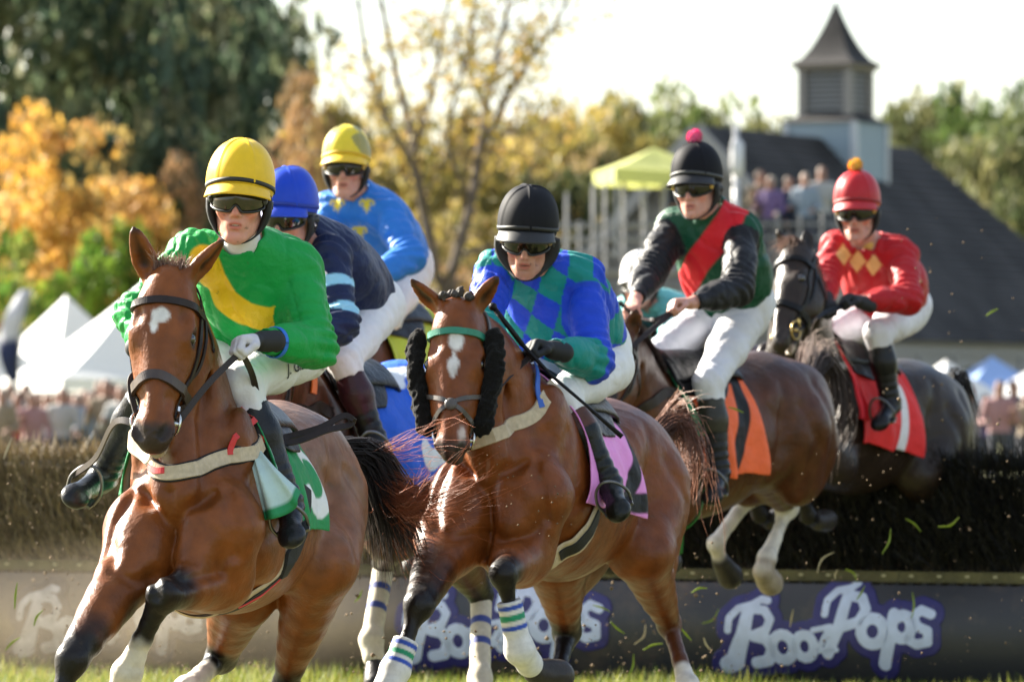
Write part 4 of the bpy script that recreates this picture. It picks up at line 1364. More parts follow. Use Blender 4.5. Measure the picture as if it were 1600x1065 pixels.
def wpath(P, pts, r, soft=0.004):
    """weight of the points of P nearer than r to the polyline pts"""
    d = np.full(len(P), 9.0)
    for a, b in zip(pts[:-1], pts[1:]):
        ab = b - a; t = np.clip((P - a) @ ab / max(ab @ ab, 1e-9), 0, 1)
        d = np.minimum(d, np.linalg.norm(P - a - t[:, None] * ab, axis=1))
    return sstep(r + soft, r - soft, d)
# ================================================================== setting
def grass_mat():
    m, n, l, b = new_mat('turf')
    b.inputs['Roughness'].default_value = 0.9
    tc = n.new('ShaderNodeTexCoord')
    t1 = n.new('ShaderNodeTexNoise'); t1.inputs['Scale'].default_value = 0.35; t1.inputs['Detail'].default_value = 6
    t2 = n.new('ShaderNodeTexNoise'); t2.inputs['Scale'].default_value = 9; t2.inputs['Detail'].default_value = 8
    l.new(tc.outputs['Object'], t1.inputs['Vector']); l.new(tc.outputs['Object'], t2.inputs['Vector'])
    r1 = n.new('ShaderNodeValToRGB')
    r1.color_ramp.elements[0].position = 0.35; r1.color_ramp.elements[0].color = (0.055, 0.085, 0.016, 1)
    r1.color_ramp.elements[1].position = 0.68; r1.color_ramp.elements[1].color = (0.17, 0.14, 0.055, 1)
    r2 = n.new('ShaderNodeMapRange'); r2.inputs['To Min'].default_value = 0.55; r2.inputs['To Max'].default_value = 1.4
    l.new(t1.outputs['Fac'], r1.inputs['Fac']); l.new(t2.outputs['Fac'], r2.inputs['Value'])
    mx = n.new('ShaderNodeVectorMath'); mx.operation = 'SCALE'
    l.new(r1.outputs['Color'], mx.inputs[0]); l.new(r2.outputs['Result'], mx.inputs['Scale'])
    l.new(mx.outputs['Vector'], b.inputs['Base Color'])
    bp = n.new('ShaderNodeBump'); bp.inputs['Strength'].default_value = 0.8; bp.inputs['Distance'].default_value = 0.04
    l.new(t2.outputs['Fac'], bp.inputs['Height']); l.new(bp.outputs['Normal'], b.inputs['Normal'])
    return m
gv = [(-900, -40, 0), (900, -40, 0), (900, 900, 0), (-900, 900, 0)]
tag(link('ground', mesh(gv, [(0, 1, 2, 3)]), grass_mat(), smooth=False), kind='structure')

# ---------------------------------------------------------------- brush fence
FE0 = V(-3.16, 31.2, 0); FE = unit(V(6.03, -2.8, 0)); FN = V(-FE[1], FE[0], 0)     # along, away from the camera
FB = 0.62                                                                          # depth of the brush
def fpt(s, d, z):
    return FE0 + FE * s + FN * d + V(0, 0, z)
def fpx(px):
    """length along the fence seen at picture column px"""
    k = (px - 800.0) / FPX
    return (k * FE0[1] - FE0[0]) / (FE[0] - k * FE[1])

LETTERS = [
 ('B', [(1190, 966, 1183, 1000, 12, 14), (1183, 1000, 1166, 1040, 14, 17), (1166, 1040, 1153, 1046, 17, 15)] + poly([(1158, 994), (1160, 976), (1174, 962), (1196, 956), (1210, 948), (1220, 950)], 8)
   + poly([(1192, 962), (1216, 964), (1226, 977), (1220, 992), (1200, 1000)], 9) + poly([(1200, 1002), (1220, 1006), (1228, 1021), (1220, 1038), (1200, 1042)], 11)),
 ('o', arc(1245, 1018, 17, 19, 0, 360, 10.5, 16)), ('o', arc(1280, 1016, 15, 17, 0, 360, 10, 16)),
 ('z', poly([(1294, 992), (1322, 986), (1300, 1022), (1330, 1020)], 6.5)),
 ('P', [(1345, 942, 1336, 985, 11, 12), (1336, 985, 1316, 1026, 12, 11)] + poly([(1312, 968), (1314, 948), (1328, 934), (1348, 930), (1358, 922)], 8) + poly([(1346, 940), (1368, 944), (1376, 960), (1366, 978), (1342, 986)], 10)),
 ('o', arc(1388, 992, 18, 19, 0, 360, 11, 16)),
 ('p', [(1420, 966, 1416, 1000, 11, 12), (1416, 1000, 1404, 1040, 12, 12)] + arc(1434, 985, 14, 17, -130, 140, 11, 14)),
 ('s', poly([(1478, 966), (1462, 960), (1450, 970), (1458, 984), (1474, 990), (1474, 1006), (1456, 1010), (1442, 1002)], 9.5)),
]
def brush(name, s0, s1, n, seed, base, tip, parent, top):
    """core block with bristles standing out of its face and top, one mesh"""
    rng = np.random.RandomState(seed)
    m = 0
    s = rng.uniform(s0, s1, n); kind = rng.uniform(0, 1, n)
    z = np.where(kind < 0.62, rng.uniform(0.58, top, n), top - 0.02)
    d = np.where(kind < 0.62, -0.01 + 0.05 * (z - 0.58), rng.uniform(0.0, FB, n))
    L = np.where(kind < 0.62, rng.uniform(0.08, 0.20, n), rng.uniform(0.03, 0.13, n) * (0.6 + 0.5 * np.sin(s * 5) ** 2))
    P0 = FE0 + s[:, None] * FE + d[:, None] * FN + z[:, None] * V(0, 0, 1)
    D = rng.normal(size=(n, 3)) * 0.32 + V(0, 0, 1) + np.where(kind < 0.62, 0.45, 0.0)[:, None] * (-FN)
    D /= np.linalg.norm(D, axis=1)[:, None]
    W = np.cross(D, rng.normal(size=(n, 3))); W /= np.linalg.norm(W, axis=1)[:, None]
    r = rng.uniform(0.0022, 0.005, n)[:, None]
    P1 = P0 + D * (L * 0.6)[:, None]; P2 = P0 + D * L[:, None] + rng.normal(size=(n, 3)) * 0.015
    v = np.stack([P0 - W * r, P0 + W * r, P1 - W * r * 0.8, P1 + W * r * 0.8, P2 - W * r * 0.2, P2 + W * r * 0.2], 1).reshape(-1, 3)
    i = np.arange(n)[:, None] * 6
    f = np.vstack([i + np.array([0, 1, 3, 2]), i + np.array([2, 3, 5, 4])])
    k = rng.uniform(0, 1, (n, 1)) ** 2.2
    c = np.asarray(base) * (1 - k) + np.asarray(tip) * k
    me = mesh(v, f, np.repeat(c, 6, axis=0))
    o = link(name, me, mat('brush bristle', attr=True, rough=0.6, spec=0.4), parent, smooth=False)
    tag(o, kind='stuff')
    # packed core
    nb = 60
    cv, cf = [], []
    for q in range(nb + 1):
        ss = s0 + (s1 - s0) * q / nb
        tz = top - 0.05 + 0.012 * math.sin(ss * 7)
        for (dd, zz) in ((0.02, 0.05), (0.02, 0.6), (0.05, tz), (FB - 0.05, tz), (FB, 0.05)):
            cv.append(fpt(ss, dd, zz))
    for q in range(nb):
        for w in range(4):
            cf.append((q * 5 + w, (q + 1) * 5 + w, (q + 1) * 5 + w + 1, q * 5 + w + 1))
    link('packed_core', mesh(cv, cf), mat('packed brush ' + name, np.asarray(base) * 0.8, rough=0.95, var=0.5, vscale=30, bump=1.0, bscale=60), o, smooth=False)
    return o
fence = empty('brush_fence', tuple(FE0), 'long steeplechase brush fence with a padded dark banner along its foot', 'fence')
sa, sb_, sc_ = -2.4, fpx(930), 9.0
bL = brush('brush_panel', sa, sb_, 26000, 1, (0.13, 0.098, 0.056), (0.52, 0.40, 0.23), fence, 1.16)  # naturally brown brush, bristle tones mixed at random
tag(bL, 'tan brush of the left half')
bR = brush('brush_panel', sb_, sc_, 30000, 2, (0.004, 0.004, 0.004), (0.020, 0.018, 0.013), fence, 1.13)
tag(bR, 'black brush of the right half')
# rail at the foot of the brush with staples and pegs
def band_z(s): return 0.575
rb = MB()
rb.box(fpt((sa + sc_) / 2, -0.035, 0.575), sc_ - sa, 0.07, 0.055, [FE, FN, V(0, 0, 1)])
rail = rb.build('foot_rail', mat('weathered olive rail', (0.085, 0.075, 0.028), rough=0.8, var=0.4, vscale=6, bump=0.5, bscale=40), fence)
stm = None; pgm = None
for i in range(int((sc_ - sa) / 0.075)):
    s = sa + 0.04 + i * 0.075
    mb = MB().box(fpt(s, -0.075, 0.535 - 0.012), 0.028, 0.03, 0.045, [FE, FN, V(0, 0, 1)])
    o = mb.build('peg', mat('dark peg', (0.012, 0.012, 0.010), rough=0.8), rail)
    if i % 2 == 0:
        MB().box(fpt(s, -0.072, 0.580), 0.022, 0.006, 0.010, [FE, FN, V(0, 0, 1)]).build('staple', mat('pale staple', (0.42, 0.38, 0.22), rough=0.6), rail)
# padded banner
def bpt(s, u, t=0.0):
    """u 0 bottom .. 1 top along the bulging face, t out of the face"""
    a = u * math.pi * 0.92
    z = 0.02 + 0.515 * u
    bulge = 0.10 * math.sin(a) ** 0.8 + 0.006 * math.sin(s * 2.3 + u * 3)
    nz = (u - 0.5) * 0.5
    nn = unit(-FN + V(0, 0, nz))
    return fpt(s, -0.07 - bulge, z) + nn * t
nb, nu_ = 160, 18
bv = [bpt(sa + (sc_ - sa) * i / nb, j / nu_) for i in range(nb + 1) for j in range(nu_ + 1)]
bf = [(i * (nu_ + 1) + j, (i + 1) * (nu_ + 1) + j, (i + 1) * (nu_ + 1) + j + 1, i * (nu_ + 1) + j + 1) for i in range(nb) for j in range(nu_)]
def banner_mat():
    m, n, l, b = new_mat('grey vinyl banner')
    b.inputs['Roughness'].default_value = 0.45
    tc = n.new('ShaderNodeTexCoord')
    t = n.new('ShaderNodeTexNoise'); t.inputs['Scale'].default_value = 2.2; t.inputs['Detail'].default_value = 9; t.inputs['Roughness'].default_value = 0.7
    l.new(tc.outputs['Object'], t.inputs['Vector'])
    sx = n.new('ShaderNodeSeparateXYZ'); l.new(tc.outputs['Object'], sx.inputs[0])
    # dried mud thrown over the left stretch
    mr = n.new('ShaderNodeMapRange'); mr.inputs['From Min'].default_value = 1.4; mr.inputs['From Max'].default_value = 4.4; mr.inputs['To Min'].default_value = 0.20; mr.inputs['To Max'].default_value = -0.14
    l.new(sx.outputs['X'], mr.inputs['Value'])
    ad = n.new('ShaderNodeMath'); ad.operation = 'ADD'; l.new(t.outputs['Fac'], ad.inputs[0]); l.new(mr.outputs['Result'], ad.inputs[1])
    cr = n.new('ShaderNodeValToRGB')
    cr.color_ramp.elements[0].position = 0.42; cr.color_ramp.elements[0].color = (0.026, 0.027, 0.034, 1)
    cr.color_ramp.elements[1].position = 0.85; cr.color_ramp.elements[1].color = (0.16, 0.115, 0.07, 1)
    l.new(ad.outputs[0], cr.inputs['Fac']); l.new(cr.outputs['Color'], b.inputs['Base Color'])
    bp = n.new('ShaderNodeBump'); bp.inputs['Strength'].default_value = 0.25; bp.inputs['Distance'].default_value = 0.02
    l.new(t.outputs['Fac'], bp.inputs['Height']); l.new(bp.outputs['Normal'], b.inputs['Normal'])
    return m
ban = link('banner', mesh(bv, bf), banner_mat(), fence)
wl = mat('white print', (0.50, 0.57, 0.74), rough=0.5, var=0.12, vscale=12); nv_ = mat('navy print', (0.025, 0.022, 0.13), rough=0.5, var=0.15)
def logo(s0, sc, wl=wl, nv_=nv_):
    zt = lambda y: (1065.0 - y) * sc
    for pi, (ch, stx) in enumerate([('back', [q for _, l_ in LETTERS for q in l_])] + LETTERS):
        grow = 11 if ch == 'back' else -2.2
        stx = [(a, b, c, d, r + grow, (q[0] if q else r) + grow) for (a, b, c, d, r, *q) in stx]
        h = 0.006
        xs = [min(a, c) - r for a, b, c, d, r, r1 in stx]; xe = [max(a, c) + r for a, b, c, d, r, r1 in stx]
        ys = [min(b, d) - r for a, b, c, d, r, r1 in stx]; ye = [max(b, d) + r for a, b, c, d, r, r1 in stx]
        x0, x1, y0, y1 = min(xs) - 6, max(xe) + 6, min(ys) - 6, max(ye) + 6
        gx = np.arange(x0, x1, h / sc * 0.6); gy = np.arange(y0, y1, h / sc * 0.6)
        X, Y = np.meshgrid(gx, gy, indexing='ij')
        d2 = strokes_d(X, Y, stx) * sc
        gt = np.arange(-3, 4) * 0.0035
        F = np.maximum(d2[:, :, None], np.abs(gt)[None, None, :] - (0.0025 if ch == 'back' else 0.0042)).astype(np.float32)
        v, q = nets(F, np.zeros(3), 1.0)
        ip = lambda t, g: np.interp(t, np.arange(len(g)), g)
        X = ip(v[:, 0], gx); Y = ip(v[:, 1], gy); T = ip(v[:, 2], gt)
        W = [bpt(s0 + (x - 1140) * sc, min(1.02, max(-0.02, (zt(y) + 0.03) / 0.515)), t + 0.002) for x, y, t in zip(X, Y, T)]
        link('letter' if ch != 'back' else 'letter_outline', mesh(W, q), nv_ if ch == 'back' else wl, ban, smooth=False)
for px in (40, 640, 1140):
    s0 = fpx(px)
    if px == 40:
        logo(s0, 1.0 / 290, mat('dusty white print', (0.40, 0.37, 0.36), rough=0.8, var=0.35, vscale=14), mat('dusty navy print', (0.11, 0.09, 0.085), rough=0.85, var=0.3))
    else:
        logo(s0, 1.0 / 290)
# short turf at the fence foot and further in front
rng = np.random.RandomState(12)
n = 26000
s = rng.uniform(-2.2, 8.8, n); d = -rng.uniform(0.1, 2.6, n) ** 1.1
P0 = FE0 + s[:, None] * FE + d[:, None] * FN
L = rng.uniform(0.03, 0.10, n) * (1 + 0.5 * (np.sin(s * 3) > 0.3))
D = rng.normal(size=(n, 3)) * 0.35 + V(0, 0, 1); D /= np.linalg.norm(D, axis=1)[:, None]
W = np.cross(D, rng.normal(size=(n, 3))); W /= np.linalg.norm(W, axis=1)[:, None]
r = rng.uniform(0.003, 0.006, n)[:, None]
vv = np.stack([P0 - W * r, P0 + W * r, P0 + D * L[:, None]], 1).reshape(-1, 3)
k = rng.uniform(0, 1, (n, 1))
cc = V(0.10, 0.17, 0.018) * (1 - k) + V(0.30, 0.28, 0.06) * k
tag(link('grass', mesh(vv, np.arange(n * 3).reshape(-1, 3), np.repeat(cc, 3, axis=0)), mat('grass blade', attr=True, rough=0.6, trans=0.35), smooth=False), kind='stuff')

# ---------------------------------------------------------------- trees
def leaf_mat(name):
    return mat(name, attr=True, rough=0.6, spec=0.25, trans=0.42)
def crown_mesh(seed, nb, nl, pal, size, shape=(1, 1, 1), hollow=0.35, gap=0.0):
    """leaf cards scattered through clumps that fill a unit crown"""
    rng = np.random.RandomState(seed)
    c = []
    while len(c) < nb:
        p = rng.uniform(-1, 1, 3)
        if hollow < np.linalg.norm(p) < 1: c.append(p)
    c = np.array(c); br = rng.uniform(0.16, 0.34, nb)
    pick = rng.randint(0, nb, nl)
    off = rng.normal(size=(nl, 3)); off /= np.linalg.norm(off, axis=1)[:, None]; off *= rng.uniform(0.25, 1.0, (nl, 1)) ** 0.5
    P = (c[pick] + off * br[pick][:, None] * V(1.2, 1.2, 0.75)) * V(*shape)
    a = rng.normal(size=(nl, 3)); a /= np.linalg.norm(a, axis=1)[:, None]
    b = np.cross(a, rng.normal(size=(nl, 3))); b /= np.linalg.norm(b, axis=1)[:, None]
    s = size * rng.uniform(0.5, 1.3, (nl, 1))
    v = np.stack([P - a * s, P - b * s * 0.45, P + a * s, P + b * s * 0.45], 1).reshape(-1, 3)
    pal = np.asarray(pal); bc = pal[rng.randint(0, len(pal), nb)]
    col = bc[pick] * rng.uniform(0.65, 1.35, (nl, 1))
    q = rng.uniform(0, 1, nl) < 0.25
    col[q] = pal[rng.randint(0, len(pal), q.sum())]
    return mesh(v, np.arange(nl * 4).reshape(-1, 4), np.repeat(col, 4, axis=0))
def trunk_mesh(seed, h, r, spread, nlimb=7, bare=False):
    rng = random.Random(seed)
    mb = MB()
    top = V(rng.uniform(-0.06, 0.06), rng.uniform(-0.06, 0.06), h * 0.82)
    st = spline([V(0, 0, 0), V(rng.uniform(-0.04, 0.04) * h, 0.02 * h, h * 0.4), top], 9)
    mb.tube(st, [r * 1.3, r, r * 0.7, r * 0.3], 8)
    for i in range(nlimb):
        k = 2 + int(6 * i / nlimb)
        a = rng.uniform(0, 6.28); L = spread * rng.uniform(0.5, 0.95)
        e = st[k] + V(math.cos(a) * L, math.sin(a) * L, h * rng.uniform(0.08, 0.25))
        mb.tube(spline([st[k], (st[k] + e) / 2 + V(0, 0, -0.03 * h), e], 6), [r * 0.45, r * 0.28, r * 0.08], 6)
    return mesh(mb.v, mb.f)
BARK = mat('tree bark', (0.085, 0.062, 0.045), rough=0.95, var=0.4, vscale=4, bump=0.8, bscale=18)
PALS = {
    'pine': [(0.075, 0.11, 0.065), (0.11, 0.145, 0.075), (0.16, 0.185, 0.09), (0.05, 0.08, 0.052), (0.22, 0.22, 0.12)],
    'gold': [(0.56, 0.31, 0.055), (0.62, 0.38, 0.08), (0.46, 0.25, 0.07), (0.34, 0.25, 0.08), (0.62, 0.42, 0.16)],
    'tan': [(0.30, 0.17, 0.085), (0.36, 0.22, 0.11), (0.22, 0.14, 0.06), (0.40, 0.25, 0.10), (0.14, 0.12, 0.05)],
    'olive': [(0.24, 0.20, 0.055), (0.30, 0.24, 0.06), (0.17, 0.16, 0.05), (0.40, 0.30, 0.07), (0.26, 0.19, 0.09)],
    'green': [(0.075, 0.115, 0.030), (0.10, 0.145, 0.040), (0.05, 0.08, 0.025), (0.15, 0.17, 0.06)],
    'bright': [(0.10, 0.20, 0.025), (0.16, 0.25, 0.03), (0.07, 0.13, 0.02), (0.24, 0.27, 0.06)],
    'far': [(0.10, 0.115, 0.045), (0.14, 0.145, 0.055), (0.06, 0.08, 0.03), (0.18, 0.17, 0.07)],
}
CROWN = {}
def crown_of(kind, i):
    key = (kind, i)
    if key not in CROWN:
        nb, nl, sz = {'pine': (52, 4200, 0.075), 'gold': (54, 5600, 0.058), 'tan': (48, 4200, 0.058), 'olive': (54, 5600, 0.06), 'green': (60, 6400, 0.062), 'bright': (34, 3200, 0.07), 'far': (60, 6400, 0.062)}[kind]
        CROWN[key] = crown_mesh(100 + 17 * i + len(kind) * 7 + ord(kind[0]), nb, nl, PALS[kind], sz)
        CROWN[key].materials.append(leaf_mat('leaves of ' + kind + ' trees'))
    return CROWN[key]
TRUNK = {}
def tree(name, label, px, d, top_y, w_px, kind, var=0, low=0.25, group=None, cat='tree'):
    """tree standing at picture column px and distance d, its top seen at row top_y, crown w_px wide"""
    x = (px - 800) / FPX * d
    h = EYE - (top_y - HOR) / FPX * d
    rw = w_px / FPX * d / 2
    root = empty(name, (x, d, 0), label, cat, group)
    key = (var % 3)
    if key not in TRUNK:
        TRUNK[key] = trunk_mesh(50 + key, 1.0, 0.022, 0.32); TRUNK[key].materials.append(BARK)
    t = bpy.data.objects.new('trunk', TRUNK[key]); t.parent = root
    t.scale = (max(rw, 0.25 * h), max(rw, 0.25 * h), h); COL.objects.link(t)
    c = bpy.data.objects.new('crown', crown_of(kind, var % 3)); c.parent = root
    hc = h * (1 - low) / 2
    c.location = (0, 0, h * low + hc); c.scale = (rw, rw, hc); c.rotation_euler = (0, 0, var * 1.9 + px * 0.01)
    COL.objects.link(c)
    return root
TREES = [
 # name, label, px, d, top, width, kind, variant, low
 ('pine_tree', 'tall dark pine at the far left edge, reaching out of the picture', -20, 150, -190, 420, 'pine', 0, 0.10),
 ('pine_tree', 'tall dark pine behind the golden tree at the left', 125, 156, -230, 400, 'pine', 1, 0.12),
 ('pine_tree', 'dark pine between the golden tree and the yellow cap', 250, 148, -170, 330, 'pine', 2, 0.10),
 ('pine_tree', 'dark pine standing above the yellow cap', 345, 158, -120, 300, 'pine', 0, 0.12),
 ('pine_tree', 'rightmost and lowest of the dark pines, its crown thinning to the sky', 420, 165, 10, 190, 'pine', 1, 0.12),
 ('pine_tree', 'low dark pine at the back between the tall pines', 185, 172, -90, 300, 'pine', 1, 0.05),
 ('golden_tree', 'bright golden autumn tree above the white tents', 112, 138, 172, 260, 'gold', 0, 0.28),
 ('golden_tree', 'golden tree cut by the left edge of the picture', -5, 142, 230, 230, 'gold', 1, 0.25),
 ('golden_tree', 'dull golden tree between the golden tree and the yellow cap', 205, 140, 262, 150, 'gold', 2, 0.30),
 ('autumn_tree', 'tan autumn tree just left of the yellow cap', 292, 143, 270, 170, 'tan', 0, 0.22),
 ('autumn_tree', 'orange tinted tree above the blue cap', 462, 132, 112, 130, 'tan', 1, 0.25),
 ('autumn_tree', 'yellow olive tree behind the sky blue rider', 540, 140, 120, 170, 'olive', 0, 0.2),
 ('autumn_tree', 'pinkish tan tree between the two yellow caps', 460, 122, 235, 150, 'tan', 2, 0.18),
 ('autumn_tree', 'olive tree right of the sky blue rider', 640, 170, 165, 210, 'olive', 1, 0.12),
 ('autumn_tree', 'yellow leaved tree behind the fork of the bare tree', 722, 150, 178, 170, 'olive', 2, 0.15),
 ('autumn_tree', 'round topped olive brown tree right of the bare tree', 815, 210, 142, 260, 'olive', 0, 0.10),
 ('autumn_tree', 'yellow olive tree above the black cap of the diamonds rider', 885, 205, 172, 240, 'olive', 1, 0.10),
 ('autumn_tree', 'olive tree left of the lime canopy', 945, 215, 164, 230, 'olive', 1, 0.10),
 ('leafy_tree', 'green topped tree behind the lime canopy', 1062, 235, 142, 210, 'green', 0, 0.10),
 ('leafy_tree', 'green tree between the lime canopy and the black cap', 1000, 225, 172, 220, 'far', 1, 0.10),
 ('leafy_tree', 'green tree behind the ridge end of the pavilion', 1135, 240, 164, 230, 'far', 2, 0.10),
 ('leafy_tree', 'low green tree left of the tower', 1205, 245, 192, 220, 'far', 0, 0.10),
 ('leafy_tree', 'tree just right of the tower', 1402, 232, 170, 200, 'far', 1, 0.10),
 ('leafy_tree', 'grey green tree above the pavilion roof', 1462, 240, 172, 210, 'far', 2, 0.10),
 ('leafy_tree', 'dark green tree above the hip of the roof', 1520, 236, 148, 220, 'green', 1, 0.10),
 ('leafy_tree', 'green tree at the right edge of the picture', 1595, 228, 150, 230, 'green', 2, 0.10),
 ('leafy_tree', 'lower olive tree in front at the right edge', 1585, 205, 290, 170, 'far', 0, 0.08),
 ('autumn_tree', 'yellow olive tree low behind the lime canopy', 905, 190, 235, 230, 'olive', 2, 0.04),
 ('autumn_tree', 'golden olive tree between the bare trunk and the black cap', 780, 180, 215, 230, 'olive', 1, 0.04),
 ('leafy_tree', 'rounded green tree peeping over the pavilion gable', 1150, 255, 168, 260, 'green', 0, 0.03),
 ('leafy_tree', 'olive tree just behind the lime canopy peak', 1020, 248, 162, 260, 'far', 2, 0.03),
 ('leafy_tree', 'broad green tree between tower and right edge', 1500, 255, 165, 300, 'far', 1, 0.03),
 ('leafy_tree', 'green tree rising behind the lamp post', 1090, 250, 178, 230, 'far', 1, 0.03),
 ('leafy_tree', 'hazy tree filling the gap right of the tower base', 1440, 250, 205, 230, 'far', 0, 0.03),
 ('leafy_tree', 'pale green tree low over the hip of the roof', 1555, 220, 200, 230, 'far', 2, 0.03),
 ('shrub', 'bright green bush above the white tents', 132, 134, 356, 190, 'bright', 0, 0.02),
 ('shrub', 'yellow green bush at the left edge', 25, 133, 345, 160, 'bright', 1, 0.02),
 ('shrub', 'green bush behind the bay horse and tents', 230, 135, 330, 150, 'bright', 2, 0.02),
 ('shrub', 'dark green bush under the golden trees', 235, 146, 285, 210, 'green', 0, 0.02),
 ('shrub', 'tan brush left of the green silks', 300, 132, 395, 180, 'tan', 0, 0.02),
 ('shrub', 'olive brush behind the blue cap', 420, 118, 330, 200, 'olive', 2, 0.02),
 ('shrub', 'yellow olive brush right of the sky blue silks', 640, 128, 330, 220, 'olive', 1, 0.02),
 ('shrub', 'yellowish brush left of the diamonds rider', 760, 132, 300, 220, 'olive', 0, 0.02),
 ('shrub', 'grey green brush above the diamonds rider', 870, 150, 255, 200, 'far', 2, 0.02),
 ('shrub', 'grey green brush behind the scaffold stand', 970, 152, 250, 220, 'far', 0, 0.02),
 ('shrub', 'low olive brush behind the first two horses', 560, 112, 430, 260, 'olive', 1, 0.02),
 ('shrub', 'low tan brush between the first two jockeys', 700, 114, 440, 240, 'tan', 0, 0.02),
 ('shrub', 'brush behind the back of the sky blue rider', 830, 120, 420, 240, 'olive', 2, 0.02),
]
for t in TREES:
    tree(*t, cat='shrub' if t[0] == 'shrub' else 'tree')
wood = mesh([(0, 0, 0)], [], None)
# far wood closing the gaps
cm = crown_mesh(77, 300, 16000, PALS['far'] + PALS['olive'][:3], 0.035, hollow=0.0)
cm.materials.append(leaf_mat('leaves of far trees'))
for k, (px, w) in enumerate(((200, 900), (900, 900), (1500, 900))):
    d = 300
    o = bpy.data.objects.new('far_wood', cm); o.location = ((px - 800) / FPX * d, d, 6.6); o.scale = (w / FPX * d / 2 * 1.35, 8, 8.6); o.rotation_euler = (0, 0, 0.0)
    COL.objects.link(o); tag(o, kind='stuff')

# bare, nearly leafless tree in the middle
def bare_tree():
    d = 102
    root = empty('bare_tree', ((700 - 800) / FPX * d, d, 0), 'bare forked tree with a few yellow leaves in the middle', 'tree')
    rng = random.Random(6)
    mb = MB()
    tips = []
    def limb(pts, r0, r1, twigs, tl):
        P = [at(px, py, d + dd) for px, py, dd in pts]
        sp = spline(P, 18)
        mb.tube(sp, [r0, (r0 + r1) / 2, r1], 7)
        for i in range(twigs):
            k = rng.randint(4, 17)
            a = sp[k]; t = unit(sp[min(17, k + 1)] - sp[k - 1])
            L = tl * rng.uniform(0.5, 1.2)
            dr = unit(t * 0.8 + V(rng.gauss(0, 0.6), rng.gauss(0, 0.6), rng.gauss(0.25, 0.4)))
            e = a + dr * L; m = (a + e) / 2 + V(rng.gauss(0, 0.06), rng.gauss(0, 0.06), 0.08) * L
            s2 = spline([a, m, e], 7)
            rr = max(0.012, r1 * 0.7)
            mb.tube(s2, [rr, rr * 0.6, 0.006], 5)
            tips.extend([s2[3], s2[5], s2[6]])
            for j in range(3):
                b = s2[rng.randint(2, 6)]; e2 = b + unit(dr + V(rng.gauss(0, 0.7), rng.gauss(0, 0.7), rng.gauss(0.1, 0.6))) * L * 0.45
                mb.tube([b, (b + e2) / 2 + V(0, 0, 0.02), e2], [0.012, 0.008, 0.004], 4)
                tips.extend([e2, (b + e2) / 2])
    limb([(705, 760, 0), (700, 560, 0), (692, 470, 0)], 0.20, 0.15, 2, 0.8)
    limb([(692, 475, 0), (662, 330, 0), (640, 200, 0.6), (606, 60, 1), (590, -60, 1)], 0.11, 0.03, 16, 1.3)
    limb([(664, 340, 0), (640, 250, -1), (588, 150, -1.5), (562, 20, -2), (566, -60, -2)], 0.07, 0.025, 14, 1.2)
    limb([(692, 470, 0), (735, 320, 0), (752, 215, 0.5), (768, 120, 1), (790, 30, 1), (800, -50, 1)], 0.11, 0.03, 18, 1.3)
    limb([(745, 250, 0), (785, 165, -1), (830, 90, -1), (872, 30, -1), (900, -30, -1)], 0.06, 0.02, 16, 1.1)
    limb([(648, 230, 0.5), (676, 130, 1), (694, 40, 1.5), (705, -50, 2)], 0.055, 0.02, 14, 1.1)
    limb([(735, 320, 0), (700, 220, -1), (720, 120, -1.5), (745, 10, -1.5)], 0.05, 0.02, 13, 1.1)
    limb([(690, 470, 0), (640, 420, 1), (590, 330, 1.5), (560, 250, 2)], 0.06, 0.02, 10, 1.1)
    limb([(712, 400, 0), (770, 380, 1), (820, 300, 1), (846, 210, 1)], 0.05, 0.02, 10, 1.1)
    mb.build('trunk', mat('grey bark', (0.11, 0.085, 0.068), rough=0.95, var=0.3, vscale=5, bump=0.6, bscale=25), root)
    lv = MB(); 
    pal = PALS['olive'] + [(0.42, 0.30, 0.05), (0.36, 0.22, 0.06)]
    for t in tips:
        for j in range(5):
            if rng.random() < 0.75:
                c = t + V(rng.gauss(0, 0.14), rng.gauss(0, 0.14), rng.gauss(0, 0.14))
                a = unit(V(rng.gauss(0, 1), rng.gauss(0, 1), rng.gauss(0, 1))); b = unit(np.cross(a, V(rng.gauss(0, 1), rng.gauss(0, 1), rng.gauss(0, 1))))
                s = rng.uniform(0.05, 0.10)
                lv.add([c - a * s, c - b * s * 0.5, c + a * s, c + b * s * 0.5], [(0, 1, 2, 3)], pal[rng.randrange(len(pal))])
    lv.build('leaves', leaf_mat('last yellow leaves'), root, col=True)
bare_tree()

